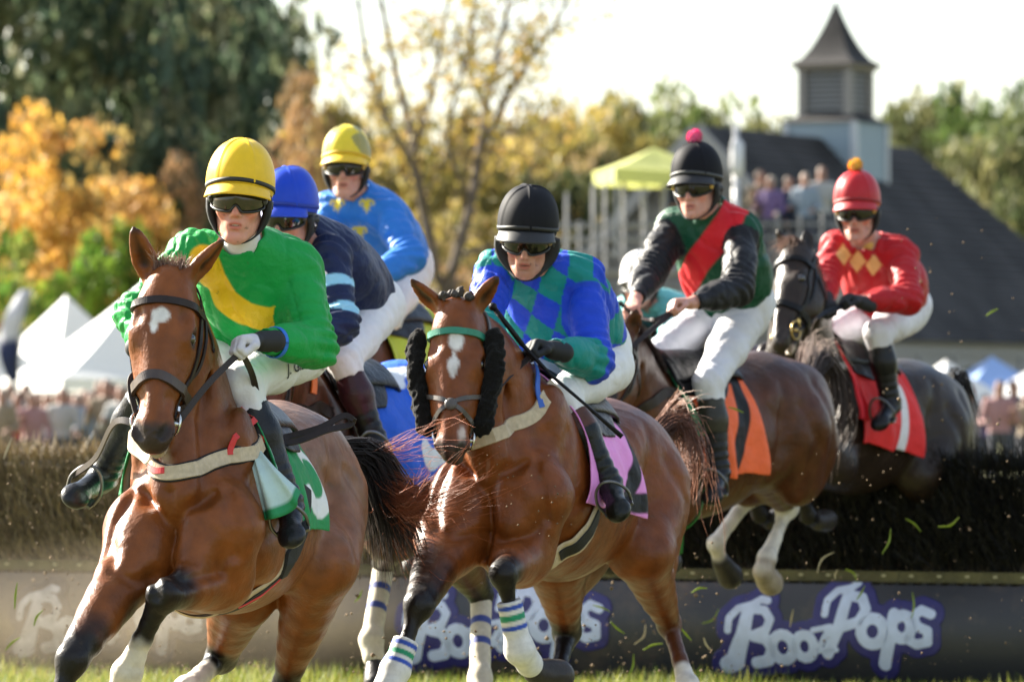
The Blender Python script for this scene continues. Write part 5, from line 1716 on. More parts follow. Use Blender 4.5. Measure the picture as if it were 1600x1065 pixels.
# ---------------------------------------------------------------- pavilion with lantern tower
def pavilion():
    RL = V(4.65, 138, 8.2); ax = unit(V(0.426, 0.905, 0)); sd = V(0.905, -0.426, 0)
    RR = RL + ax * 14
    ez, hw = 3.05, 4.7
    root = empty('pavilion', (RL[0], RL[1], 0), 'grey shingled pavilion with a lantern tower on its roof', 'building')
    shing = mat('grey roof shingles', (0.040, 0.038, 0.038), rough=0.75, var=0.45, vscale=0.6, bump=0.6, bscale=14, spec=0.12)
    trim = mat('pale grey trim', (0.30, 0.29, 0.28), rough=0.7, var=0.15)
    siding = mat('blue grey siding', (0.26, 0.33, 0.38), rough=0.7, var=0.15)
    wallm = mat('weathered grey boards', (0.20, 0.19, 0.18), rough=0.8, var=0.25, vscale=3)
    # roof: courses of shingles as steps on each slope
    def slope(a0, a1, b0, b1, n, name):
        """a = ridge edge, b = eave edge; n stepped courses"""
        v, f = [], []
        up = unit(np.cross(a1 - a0, b0 - a0)); 
        if up[2] < 0: up = -up
        for i in range(n):
            u0, u1 = i / n, (i + 1) / n
            p0, p1 = a0 + (b0 - a0) * u0, a1 + (b1 - a1) * u0
            q0, q1 = a0 + (b0 - a0) * u1 + up * 0.035, a1 + (b1 - a1) * u1 + up * 0.035
            k = len(v); v += [p0, p1, q1, q0, q0 - up * 0.035, q1 - up * 0.035]; f += [(k, k + 1, k + 2, k + 3), (k + 3, k + 2, k + 5, k + 4)]
        return link(name, mesh(v, f), shing, root, smooth=False)
    z = lambda p, h: V(p[0], p[1], h)
    eR0 = z(RL + sd * hw * 1.08, ez - 0.1) - ax * 0.4; eR1 = z(RR + ax * 5 + sd * hw * 1.08, ez - 0.1)
    eL0 = z(RL - sd * hw * 1.08, ez - 0.1) - ax * 0.4; eL1 = z(RR + ax * 5 - sd * hw * 1.08, ez - 0.1)
    r0 = RL - ax * 0.4
    slope(r0, RR, eR0, eR1, 26, 'roof'); slope(r0, RR, eL0, eL1, 26, 'roof')
    slope(RR, RR + V(0.001, 0, 0), eR1, eL1, 20, 'roof')
    g = MB(); a, b, c = z(RL - sd * hw, ez), z(RL + sd * hw, ez), RL - V(0, 0, 0.1)
    g.add([z(a, 0), z(b, 0), b, c, a], [(0, 1, 2, 3, 4)])
    g.build('gable_wall', wallm, root)
    for e in (eR0, eL0):
        d_ = unit(e - r0); n_ = unit(np.cross(d_, ax))
        MB().box((r0 + e) / 2 - ax * 0.05 - V(0, 0, 0.12), np.linalg.norm(e - r0), 0.10, 0.30, [d_, ax, n_]).build('barge_board', trim, root)
    # arcade along the right-hand side
    nP = 8
    L = 19.0
    for i in range(nP + 1):
        p = z(RL + sd * (hw - 0.1) + ax * (L * i / nP), 0)
        MB().box(p + V(0, 0, 1.35), 0.28, 0.28, 2.7, [ax, sd, V(0, 0, 1)]).build('post', trim, root)
        if i < nP:
            c0 = p + ax * (L / nP / 2)
            W = L / nP / 2 - 0.14
            v, f = [], []
            n = 14
            for k in range(n + 1):
                t = math.pi * k / n
                x = -W * math.cos(t)
                zz = 1.75 + 0.62 * math.sin(t)
                for dd in (-0.08, 0.08):
                    v += [c0 + ax * x + sd * dd + V(0, 0, zz), c0 + ax * x + sd * dd + V(0, 0, 2.62)]
            for k in range(n):
                for q in ((0, 1), (2, 3)):
                    f.append((k * 4 + q[0], (k + 1) * 4 + q[0], (k + 1) * 4 + q[1], k * 4 + q[1]))
                f.append((k * 4, k * 4 + 2, (k + 1) * 4 + 2, (k + 1) * 4))
            link('arch', mesh(v, f), trim, root, smooth=False)
    c0 = z(RL + sd * (hw - 0.1) + ax * L / 2, 2.80)
    MB().box(c0, L + 0.4, 0.34, 0.36, [ax, sd, V(0, 0, 1)]).build('beam', trim, root)
    c1 = z(RL - sd * 1.5 + ax * L / 2, 1.3)
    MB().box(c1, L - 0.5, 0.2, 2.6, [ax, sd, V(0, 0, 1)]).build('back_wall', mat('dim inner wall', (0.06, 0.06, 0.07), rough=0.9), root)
    # tower
    TD = 145.7
    tw = at(1306, 300, TD); tw = V(tw[0], tw[1], 0)
    c, s_ = math.cos(R(-28)), math.sin(R(-28))
    tx, ty, tz = V(c, s_, 0), V(-s_, c, 0), V(0, 0, 1)
    T = empty('tower', tuple(tw - V(RL[0], RL[1], 0))); T.parent = root
    zy = lambda y: EYE - (y - HOR) / FPX * TD
    b0, b1 = zy(330), zy(193)
    hb = 0.96
    MB().box(tw + tz * (b0 + b1) / 2, 2 * hb, 2 * hb, b1 - b0, [tx, ty, tz]).build('tower_base', siding, T)
    for k in range(12):
        zz = b0 + (b1 - b0) * (k + 0.5) / 12
        MB().box(tw + tz * zz, 2 * hb + 0.035, 2 * hb + 0.035, (b1 - b0) / 12 * 0.72, [tx, ty, tz]).build('clapboard', siding, T)
    for i in (-1, 1):
        for j in (-1, 1):
            MB().box(tw + tx * hb * i + ty * hb * j + tz * (b0 + b1) / 2, 0.16, 0.16, b1 - b0, [tx, ty, tz]).build('corner_board', mat('white corner board', (0.48, 0.50, 0.52), rough=0.6), T)
    def frustum(z0, z1, w0, w1, name, m, n=1, flare=0.0):
        v, f = [], []
        for k in range(n + 1):
            u = k / n
            w = w0 + (w1 - w0) * (u ** (1 - flare))
            zz = z0 + (z1 - z0) * u
            v += [tw + tx * w * i + ty * w * j + tz * zz for i, j in ((-1, -1), (1, -1), (1, 1), (-1, 1))]
        for k in range(n):
            for q in range(4):
                f.append((k * 4 + q, k * 4 + (q + 1) % 4, (k + 1) * 4 + (q + 1) % 4, (k + 1) * 4 + q))
        f.append((3, 2, 1, 0)); f.append(tuple(n * 4 + q for q in range(4)))
        return link(name, mesh(v, f), m, T, smooth=False)
    frustum(b1, zy(178), hb + 0.10, 0.62, 'skirt_roof', shing, 3)
    l0, l1 = zy(184), zy(108)
    lw = 0.64
    MB().box(tw + tz * (l0 + l1) / 2, 2 * lw - 0.12, 2 * lw - 0.12, l1 - l0, [tx, ty, tz]).build('lantern', mat('lantern shade', (0.14, 0.14, 0.14), rough=0.8), T)
    for i in (-1, 1):
        for j in (-1, 1):
            MB().box(tw + tx * lw * i + ty * lw * j + tz * (l0 + l1) / 2, 0.20, 0.20, l1 - l0, [tx, ty, tz]).build('lantern_post', mat('lantern posts', (0.26, 0.24, 0.22), rough=0.7), T)
    for k in range(9):
        zz = l0 + (l1 - l0) * (k + 0.6) / 9.4
        for (n_, t_) in ((-ty, tx), (tx, ty), (-tx, ty), (ty, tx)):
            dn = unit(n_ - tz * 0.9)
            MB().box(tw + n_ * (lw - 0.02) + tz * zz, 2 * lw - 0.24, 0.09, 0.018, [t_, dn, np.cross(t_, dn)]).build('louvre', mat('grey louvre', (0.28, 0.28, 0.28), rough=0.7), T)
    frustum(zy(112), zy(103), lw + 0.10, lw + 0.26, 'eaves', mat('lantern posts'), 1)
    frustum(zy(103), zy(2), lw + 0.30, 0.02, 'spire_roof', shing, 10, -0.55 + 1.0)
    return root
pavilion()

# ---------------------------------------------------------------- tents, stand, pole, flag
CANVAS = mat('white tent canvas', (0.78, 0.78, 0.78), rough=0.6, var=0.05, trans=0.25)
def tent(px, d, w, eave, peak, label, m=CANVAS, cat='tent', name='tent', yaw=0.3, wall=None, group=None, base=0.0):
    x = (px - 800) / FPX * d
    root = empty(name, (x, d, base), label, cat, group)
    c, s = math.cos(yaw), math.sin(yaw)
    ax, ay, az = V(c, s, 0), V(-s, c, 0), V(0, 0, 1)
    o = V(x, d, 0)
    h = w / 2
    v, f = [], []
    n = 8
    for k in range(n + 1):
        u = k / n
        r = h * (1 - u); z = eave + (peak - eave) * (u ** 1.25)
        for q in range(16):
            side = q // 4; t = (q % 4) / 4
            cs = [(-1, -1), (1, -1), (1, 1), (-1, 1)]
            a, b = cs[side], cs[(side + 1) % 4]
            i, j = a[0] + (b[0] - a[0]) * t, a[1] + (b[1] - a[1]) * t
            sag = -0.05 * (1 - abs(2 * t - 1)) * (1 - u)
            v.append(o + ax * r * i + ay * r * j + az * (z + sag))
    for k in range(n):
        for q in range(16):
            f.append((k * 16 + q, k * 16 + (q + 1) % 16, (k + 1) * 16 + (q + 1) % 16, (k + 1) * 16 + q))
    m0 = len(v)
    for q in range(16):
        v.append(V(*v[q]) - az * 0.24)
    for q in range(16):
        f.append((q, m0 + q, m0 + (q + 1) % 16, (q + 1) % 16))
    link('canopy', mesh(v, f), m, root, smooth=False)
    for i, j in ((-1, -1), (1, -1), (1, 1), (-1, 1)):
        p = o + ax * h * 0.97 * i + ay * h * 0.97 * j
        MB().tube([p + az * base, p + az * eave], 0.025, 6).build('leg', mat('grey tent pole', (0.35, 0.35, 0.36), rough=0.5), root)
    if wall:
        for (i0, j0, i1, j1) in wall:
            a, b = o + ax * h * i0 + ay * h * j0, o + ax * h * i1 + ay * h * j1
            n = 16
            vv, ff = [], []
            pn = unit(np.cross(b - a, az))
            for k in range(n + 1):
                p = a + (b - a) * k / n + pn * 0.05 * math.sin(k * 2.1)
                vv += [p + az * 0.05, p + az * eave]
            ff = [(2 * k, 2 * k + 2, 2 * k + 3, 2 * k + 1) for k in range(n)]
            link('side_wall', mesh(vv, ff), m, root, smooth=True)
    return root
tent(104, 126, 3.3, 2.0, 3.85, 'white peaked tent in the middle at the left, its point clear of the trees', yaw=0.75)
tent(-18, 122, 2.6, 1.9, 3.05, 'white peaked tent cut by the left edge of the picture', yaw=0.5)
tent(222, 114, 4.6, 1.95, 3.85, 'large white tent partly hidden behind the leading horse', yaw=0.35, wall=[(1, -1, 1, 1)])
tent(1478, 131, 2.4, 1.5, 2.45, 'small white tent in front of the pavilion arches, left of the pale blue one', yaw=0.6)
tent(1550, 133, 2.8, 1.6, 2.55, 'pale blue tent in front of the pavilion arches', mat('pale blue canvas', (0.28, 0.42, 0.72), rough=0.6, trans=0.2), yaw=0.3)
tent(1614, 132, 2.2, 1.5, 2.3, 'white tent at the right edge in front of the pavilion', yaw=0.9)
def stand():
    d = 96
    x = (1010 - 800) / FPX * d
    root = empty('viewing_stand', (x, d, 0), 'scaffold viewing stand of grey pipes with a plank deck behind the riders', 'viewing stand')
    pipe = mat('galvanised pipe', (0.22, 0.22, 0.23), rough=0.6, var=0.15)
    zy = lambda y: EYE - (y - HOR) / FPX * d
    X = lambda px: (px - 800) / FPX * d
    cols = [862, 886, 906, 928, 946, 976, 1008, 1040, 1075, 1110, 1145, 1180, 1215, 1250, 1285, 1320]
    for k, px in enumerate(cols):
        for dd in (0, 1.6):
            topy = [330, 300, 345, 285, 282, 280, 300, 280, 300, 310, 330, 335, 330, 335, 330, 335][k]
            MB().tube([V(X(px), d + dd, 0), V(X(px), d + dd, zy(topy))], 0.028, 7).build('upright', pipe, root)
    for y in (350, 372, 394, 425, 448, 470, 495, 520):
        for dd in (0, 1.6):
            MB().tube([V(X(850), d + dd - 0.06, zy(y)), V(X(1330), d + dd - 0.06, zy(y))], 0.022, 6).build('rail', pipe, root)
    for k in range(len(cols) - 1):
        MB().tube([V(X(cols[k]), d - 0.1, zy(520)), V(X(cols[k + 1]), d - 0.1, zy(425))], 0.028, 6).build('brace', pipe, root)
    for k in range(6):
        MB().box(V((X(850) + X(1330)) / 2, d + 0.15 + 0.27 * k, zy(424)), X(1330) - X(850), 0.25, 0.06).build('deck_plank', mat('grey planks', (0.30, 0.28, 0.26), rough=0.8, var=0.25), root)
    return root
stand()
LIME = mat('lime canvas', (0.60, 0.62, 0.22), rough=0.6, trans=0.35)
tent(1022, 96.8, 1.75, 5.42, 5.80, 'lime green canopy standing on the scaffold stand', LIME, 'canopy', 'canopy', 0.2, base=3.9)
pr = empty('lamp_post', ((1150 - 800) / FPX * 101, 101, 0), 'pale metal lamp post in front of the pavilion gable', 'lamp post')
px_ = at(1150, 330, 101)
MB().tube([V(px_[0], 101, 0), V(px_[0], 101, 3.5), V(px_[0], 101, 6.4)], [0.09, 0.07, 0.05], 10).build('pole', mat('pale pole', (0.55, 0.55, 0.56), rough=0.4, var=0.1), pr, smooth=True)
MB().tube([V(px_[0], 101, 5.5), V(px_[0] + 0.02, 101, 5.6), V(px_[0] + 0.02, 101, 6.05), V(px_[0], 101, 6.15)], [0.08, 0.12, 0.12, 0.05], 10).build('lamp_head', mat('pale lamp head', (0.6, 0.6, 0.62), rough=0.3), pr, smooth=True)
fl = empty('feather_flag', ((24 - 800) / FPX * 110, 110, 0), 'dark blue and white feather flag beside the white tents', 'flag')
p0 = at(24, 640, 110); 
MB().tube([V(p0[0], 110, 0), V(p0[0] + 0.05, 110, 2.4), V(p0[0] + 0.32, 110, 3.6)], [0.03, 0.025, 0.012], 6).build('pole', mat('dark pole', (0.05, 0.05, 0.05), rough=0.5), fl)
v, f = [], []
for k in range(13):
    u = k / 12
    zz = 1.9 + 1.75 * u
    xx = p0[0] + 0.02 + 0.30 * u ** 2
    w = 0.05 + 0.36 * math.sin(math.pi * min(1, 0.12 + 0.85 * (1 - u))) ** 0.8
    v += [V(xx, 110.02, zz), V(xx - w, 110.02 + 0.06 * math.sin(k * 1.3), zz - 0.1 * (1 - u))]
f = [(2 * k, 2 * k + 1, 2 * k + 3, 2 * k + 2) for k in range(12)]
cc = [((0.02, 0.03, 0.10) if k < 6 else (0.55, 0.55, 0.6)) for k in range(13) for _ in (0, 1)]
fo = link('flag_cloth', mesh(v, f, np.array(cc)), mat('flag cloth', attr=True, rough=0.7, trans=0.2), fl)
fo.modifiers.new('thickness', 'SOLIDIFY').thickness = 0.006

# ---------------------------------------------------------------- spectators
def cloth_object_mat(name):
    m, n, l, b = new_mat(name)
    oi = n.new('ShaderNodeObjectInfo'); l.new(oi.outputs['Color'], b.inputs['Base Color']); b.inputs['Roughness'].default_value = 0.8
    return m
CLOTH_O = cloth_object_mat('spectator clothes')
SKINS = [mat('spectator skin', (0.26, 0.13, 0.09), rough=0.6), mat('spectator hair', (0.07, 0.045, 0.03), rough=0.7), CLOTH_O, mat('spectator trousers', (0.05, 0.055, 0.075), rough=0.8), mat('pale hat', (0.34, 0.31, 0.26), rough=0.8)]
def spectator_mesh(seed):
    rng = random.Random(seed)
    h = JHead(V(0, 0, 1.60), V(rng.uniform(-0.3, 0.3), -1, 0.0), 0, 1.0)
    up, fr = V(0, 0, 1), V(0, -1, 0)
    P = head_prims(h) + [cone(V(0, 0.01, 1.42), V(0, 0, 1.53), 0.055, 0.055, 0.03), ell(V(0, 0, 1.22), (0.18, 0.12, 0.27), 0.05), cone(V(-0.17, 0, 1.38), V(0.17, 0, 1.38), 0.07, 0.07, 0.05), ell(V(0, 0, 0.95), (0.165, 0.125, 0.14), 0.06)]
    for s in (1, -1):
        el = V(0.27 * s, -0.02 if s * rng.uniform(-1, 1) > 0 else -0.12, 1.10); wr = V(0.22 * s, -0.20, 1.05 + rng.uniform(-0.2, 0.3))
        P += [cone(V(0.19 * s, 0, 1.38), el, 0.055, 0.045, 0.03), cone(el, wr, 0.045, 0.032, 0.02)]
        hp, _ = hand_prims(wr, wr + unit(wr - el) * 0.09, V(0, 0, -1), 0.7, side=s); P += hp
        P += [cone(V(0.09 * s, 0, 0.92), V(0.10 * s, 0, 0.5), 0.085, 0.06, 0.04), cone(V(0.10 * s, 0, 0.5), V(0.10 * s, 0.02, 0.09), 0.06, 0.042, 0.03), cone(V(0.10 * s, 0.02, 0.05), V(0.11 * s, -0.15, 0.04), 0.042, 0.035, 0.03)]
    v, q = sdf_mesh(P, 0.017)
    me = mesh(v, q)
    for m in SKINS: me.materials.append(m)
    c = v[q].mean(1)
    idx = np.where(c[:, 2] < 0.95, 3, 2)
    hd = (c[:, 2] > 1.46)
    idx[hd] = 0
    hr = (np.linalg.norm((c - V(0, 0.035, 1.635)) / V(0.086, 0.085, 0.10), axis=1) < 1.12) & (c[:, 2] > 1.53) | (c[:, 2] > 1.685)
    idx[hr & hd] = 4 if seed % 3 == 0 else 1
    hands = (np.abs(c[:, 0]) > 0.12) & (c[:, 1] < -0.21)
    idx[hands] = 0
    me.polygons.foreach_set('material_index', idx.astype(np.int32))
    me.polygons.foreach_set('use_smooth', np.ones(len(me.polygons), bool))
    return me
SPM = [spectator_mesh(i) for i in range(5)]
rng = random.Random(31)
CL = {'white': (0.65, 0.65, 0.64), 'red': (0.50, 0.05, 0.05), 'navy': (0.03, 0.04, 0.10), 'black': (0.02, 0.02, 0.02), 'grey': (0.30, 0.30, 0.31), 'pink': (0.60, 0.32, 0.32), 'tan': (0.42, 0.32, 0.22), 'pale blue': (0.40, 0.50, 0.62), 'purple': (0.25, 0.16, 0.40), 'green': (0.10, 0.20, 0.10)}
def spectator(px, d, zb, colour, label, var, group='spectators watching the race'):
    o = bpy.data.objects.new('person', SPM[var % 5])
    o.location = ((px - 800) / FPX * d, d, zb); o.rotation_euler = (0, 0, rng.uniform(-0.6, 0.6)); k = rng.uniform(0.93, 1.07); o.scale = (k, k, k)
    o.color = (*[q * 0.5 for q in CL[colour]], 1)
    COL.objects.link(o)
    tag(o, label, 'person', group)
names = list(CL)
ROW1 = [(4, 'tan'), (28, 'red'), (50, 'pink'), (74, 'grey'), (98, 'white'), (120, 'black'), (142, 'pale blue'), (166, 'tan'), (190, 'white')]
ROW2 = [(-6, 'navy'), (16, 'white'), (40, 'black'), (62, 'tan'), (88, 'navy'), (108, 'pink'), (132, 'grey'), (155, 'pink'), (178, 'navy'), (200, 'red')]
import itertools
def place_rows():
    k = 0
    seen = {}
    for row, (lst, d) in enumerate(((ROW1, 86), (ROW2, 92))):
        for i, (px, c) in enumerate(lst):
            where = ['front', 'back'][row] + ' row'
            nb = lst[i - 1][1] if i else None
            nx = lst[i + 1][1] if i + 1 < len(lst) else None
            if nb is None: lab = 'spectator in %s at the left edge, %s of the crowd' % (c, where)
            elif nx is None: lab = 'spectator in %s next to the leading horse, %s of the left crowd' % (c, where)
            else: lab = 'spectator in %s between one in %s and one in %s, %s' % (c, nb, nx, where)
            spectator(px, d + rng.uniform(-1, 1), 0, c, lab, k); k += 1
place_rows()
for k, (px, d, c, lab) in enumerate([(1468, 88, 'grey', 'spectator in grey just right of the black tail'), (1492, 94, 'tan', 'spectator in tan at the first pavilion arch'), (1516, 90, 'white', 'spectator in white between the two arches'), (1540, 95, 'purple', 'spectator in purple at the second pavilion arch'),
        (1562, 89, 'pink', 'spectator in pink left of the one in navy at the right'), (1584, 93, 'navy', 'spectator in navy near the right edge'), (1606, 90, 'tan', 'spectator in tan cut by the right edge')]):
    spectator(px, d, 0, c, lab, k + 2)
zd = EYE - (424 - HOR) / FPX * 96 + 0.03
for k, (px, c, lab) in enumerate([(1062, 'navy', 'spectator in navy on the stand behind the black cap'), (1188, 'tan', 'spectator in tan on the stand left of the one in purple'), (1204, 'purple', 'spectator in purple on the scaffold stand'), (1232, 'navy', 'spectator in navy on the stand between purple and pale blue'), (1258, 'pale blue', 'spectator in pale blue on the scaffold stand'), (1284, 'white', 'spectator in white on the stand beside the red cap')]):
    spectator(px, 96.9 + 0.3 * (k % 2), zd, c, lab, k + 1)
spectator(1008, 95.2, 1.0, 'red', 'spectator in red climbing the scaffold below the lime canopy', 2)

# ---------------------------------------------------------------- turf and dirt thrown up by the hooves
def thrown():
    rng = random.Random(17)
    green = mat('torn grass', (0.25, 0.33, 0.03), rough=0.6, trans=0.3); straw = mat('dry straw', (0.42, 0.34, 0.18), rough=0.7)
    spots = [(1290, 878, 26, 50), (1427, 820, 20, -40), (1482, 815, 22, 25), (1385, 845, 26, 70), (1307, 897, 10, 75), (1330, 898, 16, -45), (1093, 922, 16, 15), (1150, 640, 16, -20), (1237, 965, 18, 80), (1425, 945, 26, 88), (1072, 990, 16, -50), (1160, 750, 14, 40), (1000, 990, 22, 60), (1020, 1010, 20, 20), (965, 980, 18, -40), (985, 1040, 24, 75),
             (12, 700, 22, 70), (60, 965, 18, 60), (25, 930, 26, 85), (20, 1005, 20, 40), (590, 935, 16, -30), (560, 930, 14, 60), (1040, 965, 20, 10), (940, 950, 18, -20), (1060, 1020, 16, 50), (1110, 962, 22, 40), (1345, 925, 16, 60), (1550, 488, 14, 30), (1105, 1005, 14, -60), (890, 1000, 16, 70)]
    gr = 'torn grass blades flying through the air'
    for i, (px, py, L, ang) in enumerate(spots):
        d = rng.uniform(24.5, 27.5) if px > 900 else rng.uniform(22, 26)
        c = at(px, py, d); l = 1.6 * L / FPX * d
        a = R(ang); dr = V(math.cos(a), rng.uniform(-0.4, 0.4), math.sin(a)); sd = unit(np.cross(dr, V(0.1, 1, 0.2)))
        bend = sd * l * rng.uniform(-0.2, 0.2)
        sp = spline([c - dr * l / 2, c + bend, c + dr * l / 2], 7)
        w = 0.010
        v, f = ribbon(sp, [unit(np.cross(sd, dr) + V(0, 0, 0.3)) * 1 for _ in sp], [0.004, w, 0.003], 0.002)
        o = link('grass_blade', mesh(v, f), green if i % 4 else straw, None, tuple(c), smooth=False)
        tag(o, 'loose blade of grass thrown into the air by the hooves' if i % 4 else 'loose dry straw thrown into the air by the hooves', 'grass blade', gr)
    # clods and grit
    n = 900
    vs, fs = [], []
    R0 = np.random.RandomState(5)
    def spray(px0, px1, py0, py1, d0, d1, n, r0, r1, pw=1.0):
        for _ in range(n):
            px = R0.uniform(px0, px1); py = py1 - (py1 - py0) * R0.uniform(0, 1) ** pw
            c = at(px, py, R0.uniform(d0, d1)); r = R0.uniform(r0, r1) * R0.uniform(0.4, 1)
            k = len(vs)
            for s in ((1, 0, 0), (-1, 0, 0), (0, 1, 0), (0, -1, 0), (0, 0, 1), (0, 0, -1)):
                vs.append(c + V(*s) * r * R0.uniform(0.6, 1.4))
            for q in ((0, 2, 4), (2, 1, 4), (1, 3, 4), (3, 0, 4), (2, 0, 5), (1, 2, 5), (3, 1, 5), (0, 3, 5)):
                fs.append(tuple(k + i for i in q))
    spray(0, 420, 700, 1050, 24, 29.5, 900, 0.002, 0.008, 1.7)
    spray(540, 1150, 850, 1050, 22, 28, 360, 0.002, 0.011, 1.8)
    spray(720, 900, 680, 840, 20.3, 20.7, 40, 0.002, 0.005)
    spray(1060, 1600, 700, 1040, 23, 28, 200, 0.002, 0.008, 1.5)
    spray(1380, 1600, 330, 680, 24, 28, 40, 0.003, 0.013)
    tag(link('flying_dirt', mesh(vs, np.array(fs)), mat('clods', (0.15, 0.10, 0.055), rough=0.9, var=0.4), None, smooth=False), kind='stuff')
    wisps = []
thrown()


# ---------------------------------------------------------------- dust hanging over the churned turf at the left
def dust():
    m = bpy.data.materials.new('dust'); m.use_nodes = True
    n = m.node_tree.nodes; l = m.node_tree.links; n.clear()
    o = n.new('ShaderNodeOutputMaterial'); v = n.new('ShaderNodeVolumePrincipled')
    v.inputs['Color'].default_value = (0.80, 0.66, 0.46, 1)
    tc = n.new('ShaderNodeTexCoord'); t = n.new('ShaderNodeTexNoise'); t.inputs['Scale'].default_value = 1.3; t.inputs['Detail'].default_value = 3
    l.new(tc.outputs['Object'], t.inputs['Vector'])
    ln = n.new('ShaderNodeVectorMath'); ln.operation = 'LENGTH'
    mp = n.new('ShaderNodeMapping'); mp.inputs['Scale'].default_value = (0.62, 0.50, 2.45)
    l.new(tc.outputs['Object'], mp.inputs['Vector']); l.new(mp.outputs['Vector'], ln.inputs[0])
    f = n.new('ShaderNodeMapRange'); f.inputs['From Min'].default_value = 0.15; f.inputs['From Max'].default_value = 1.0; f.inputs['To Min'].default_value = 1; f.inputs['To Max'].default_value = 0
    l.new(ln.outputs['Value'], f.inputs['Value'])
    r = n.new('ShaderNodeMapRange'); r.inputs['From Min'].default_value = 0.35; r.inputs['From Max'].default_value = 0.75; r.inputs['To Max'].default_value = 0.30
    l.new(t.outputs['Fac'], r.inputs['Value'])
    mu = n.new('ShaderNodeMath'); mu.operation = 'MULTIPLY'; l.new(f.outputs['Result'], mu.inputs[0]); l.new(r.outputs['Result'], mu.inputs[1])
    l.new(mu.outputs[0], v.inputs['Density']); l.new(v.outputs[0], o.inputs['Volume'])
    c = at(190, 900, 28.0)
    b = MB().box((c[0], c[1], 0.42), 3.2, 4.0, 1.6 * 0.5)
    h = b.build('dust_cloud', m, None, (c[0], c[1], 0.42)); tag(h, kind='stuff')
dust()
# ================================================================== first horse and rider (yellow cap, green silks)
A = at
BAY = (0.175, 0.050, 0.0092); BAY2 = (0.27, 0.088, 0.028); DKBAY = (0.085, 0.040, 0.022); BROWN = (0.12, 0.045, 0.02); BLK = (0.008, 0.006, 0.0055)
def build_first():
    F = Frame(372, 19.745, 12, -0.10, 2.0)
    H = Head(A(262, 428, 19.0), A(236, 706, 18.80), (-0.16, -1, 0.3))
    legs = {
        'FR': dict(elbow=A(222, 860, 18.98), knee=A(112, 1030, 18.62), fet=A(60, 1170, 18.55), cor=A(45, 1235, 18.5), toe=A(30, 1280, 18.45)),
        'FL': dict(elbow=A(340, 900, 19.08), knee=A(256, 925, 18.72), fet=A(198, 1050, 18.82), cor=A(180, 1100, 18.92), toe=A(172, 1140, 19.0)),
        'HL': dict(stifle=A(500, 880, 19.95), hock=A(446, 1070, 20.35), fet=A(400, 1180, 20.0), cor=A(375, 1210, 19.9), toe=A(350, 1235, 19.85)),
        'HR': dict(stifle=A(378, 920, 20.1), hock=A(346, 1025, 20.45), fet=A(292, 1075, 20.15), cor=A(262, 1105, 20.1), toe=A(240, 1125, 20.05)),
    }
    S = dict(name='racehorse', F=F, H=H, legs=legs, coat=BAY, dark=BLK, h=0.0085,
             label='leading bay horse with a small white star, carrying the yellow capped rider',
             topline=(0.08, 0.034, 0.016), roan=(0.26, 0.16, 0.115),
             ears={-1: (A(207, 352, 19.0), (-0.25, -1, 0.15)), 1: (A(352, 372, 19.02), (0.95, -0.35, 0.3))},
             legspec={'FR': dict(blackup=0.22), 'FL': dict(blackup=0.20, white=0.22), 'HL': dict(blackup=0.1), 'HR': dict(blackup=0.1, white=0.4)},
             face=[(0.165, 0.00, 0.06, (0.026, 0.034, 0.05), (0.72, 0.70, 0.68), 0.95), (0.195, -0.018, 0.06, (0.034, 0.014, 0.05), (0.72, 0.70, 0.68), 0.95)])
    hs = make_horse(S)
    root, b = hs['root'], hs['bvh']
    add_bridle(hs, M_leather(), M_steel(), nose='cavesson', nosemat=mat('padded brown leather', (0.045, 0.028, 0.022), rough=0.35, var=0.2, vscale=20, bump=0.2))
    # forelock and crest tufts
    rng = np.random.RandomState(3)
    st = []
    for i in range(420):
        y = rng.uniform(-0.05, 0.05); z = rng.uniform(-0.06, 0.02)
        p = H(-0.012 - 0.4 * y * y / 0.05, y, z)
        up = -H.a * rng.uniform(0.02, 0.055) + H.s * rng.normal() * 0.022 + H.f * rng.normal() * 0.02
        st.append([p + H.a * 0.02, p + up * 0.5, p + up + H.f * rng.uniform(-0.01, 0.03)])
    hair('forelock', st, 0.0013, M_hair(), root, (0.10, 0.045, 0.03), (0.42, 0.27, 0.2), 5, 2)
    st = []
    nk = hs['nk']
    for i in range(700):
        u = rng.uniform(0.25, 1.0) * (len(nk['neck']) - 1); j = int(min(u, len(nk['neck']) - 2)); t = u - j
        p = nk['neck'][j] * (1 - t) + nk['neck'][j + 1] * t
        upv = unit(np.cross(nk['neck'][j + 1] - nk['neck'][j], nk['lat'][j])); 
        if upv[2] < 0: upv = -upv
        c, n = snap(b, p + upv * 0.3)
        d = nk['lat'][j] * -1
        L = rng.uniform(0.06, 0.13)
        st.append([c - n * 0.01, c + n * 0.03 + d * 0.02, c + n * 0.01 + d * L * 0.7 - V(0, 0, L * 0.6)])
    hair('mane', st, 0.002, M_hair(), root, (0.02, 0.014, 0.012), (0.05, 0.03, 0.02), 5, 4)
    # tail streaming to the right
    dock = F(-0.86, 0, 1.36)
    st = tail_strands(dock, [A(565, 715, 20.7), A(606, 800, 20.7), A(630, 900, 20.75)], 800, 0.11, 5, 0.06, 0.025, (0.7, 1.0))
    hair('tail', st, 0.0040, M_hair(), root, (0.007, 0.005, 0.0045), (0.016, 0.008, 0.006), 8, 5)
    st = tail_strands(dock, [A(570, 735, 20.75), A(640, 790, 20.6), A(700, 770, 20.45), A(735, 760, 20.4)], 480, 0.12, 8, 0.03, 0.085, (0.5, 1.0))
    st += tail_strands(dock, [A(560, 720, 20.7), A(620, 705, 20.7), A(680, 680, 20.6), A(735, 690, 20.5)], 45, 0.07, 9, 0.03, 0.09, (0.5, 1.0))
    st += tail_strands(dock, [A(580, 740, 20.75), A(640, 850, 20.7), A(690, 880, 20.6)], 60, 0.10, 10, 0.03, 0.08, (0.6, 1.0))
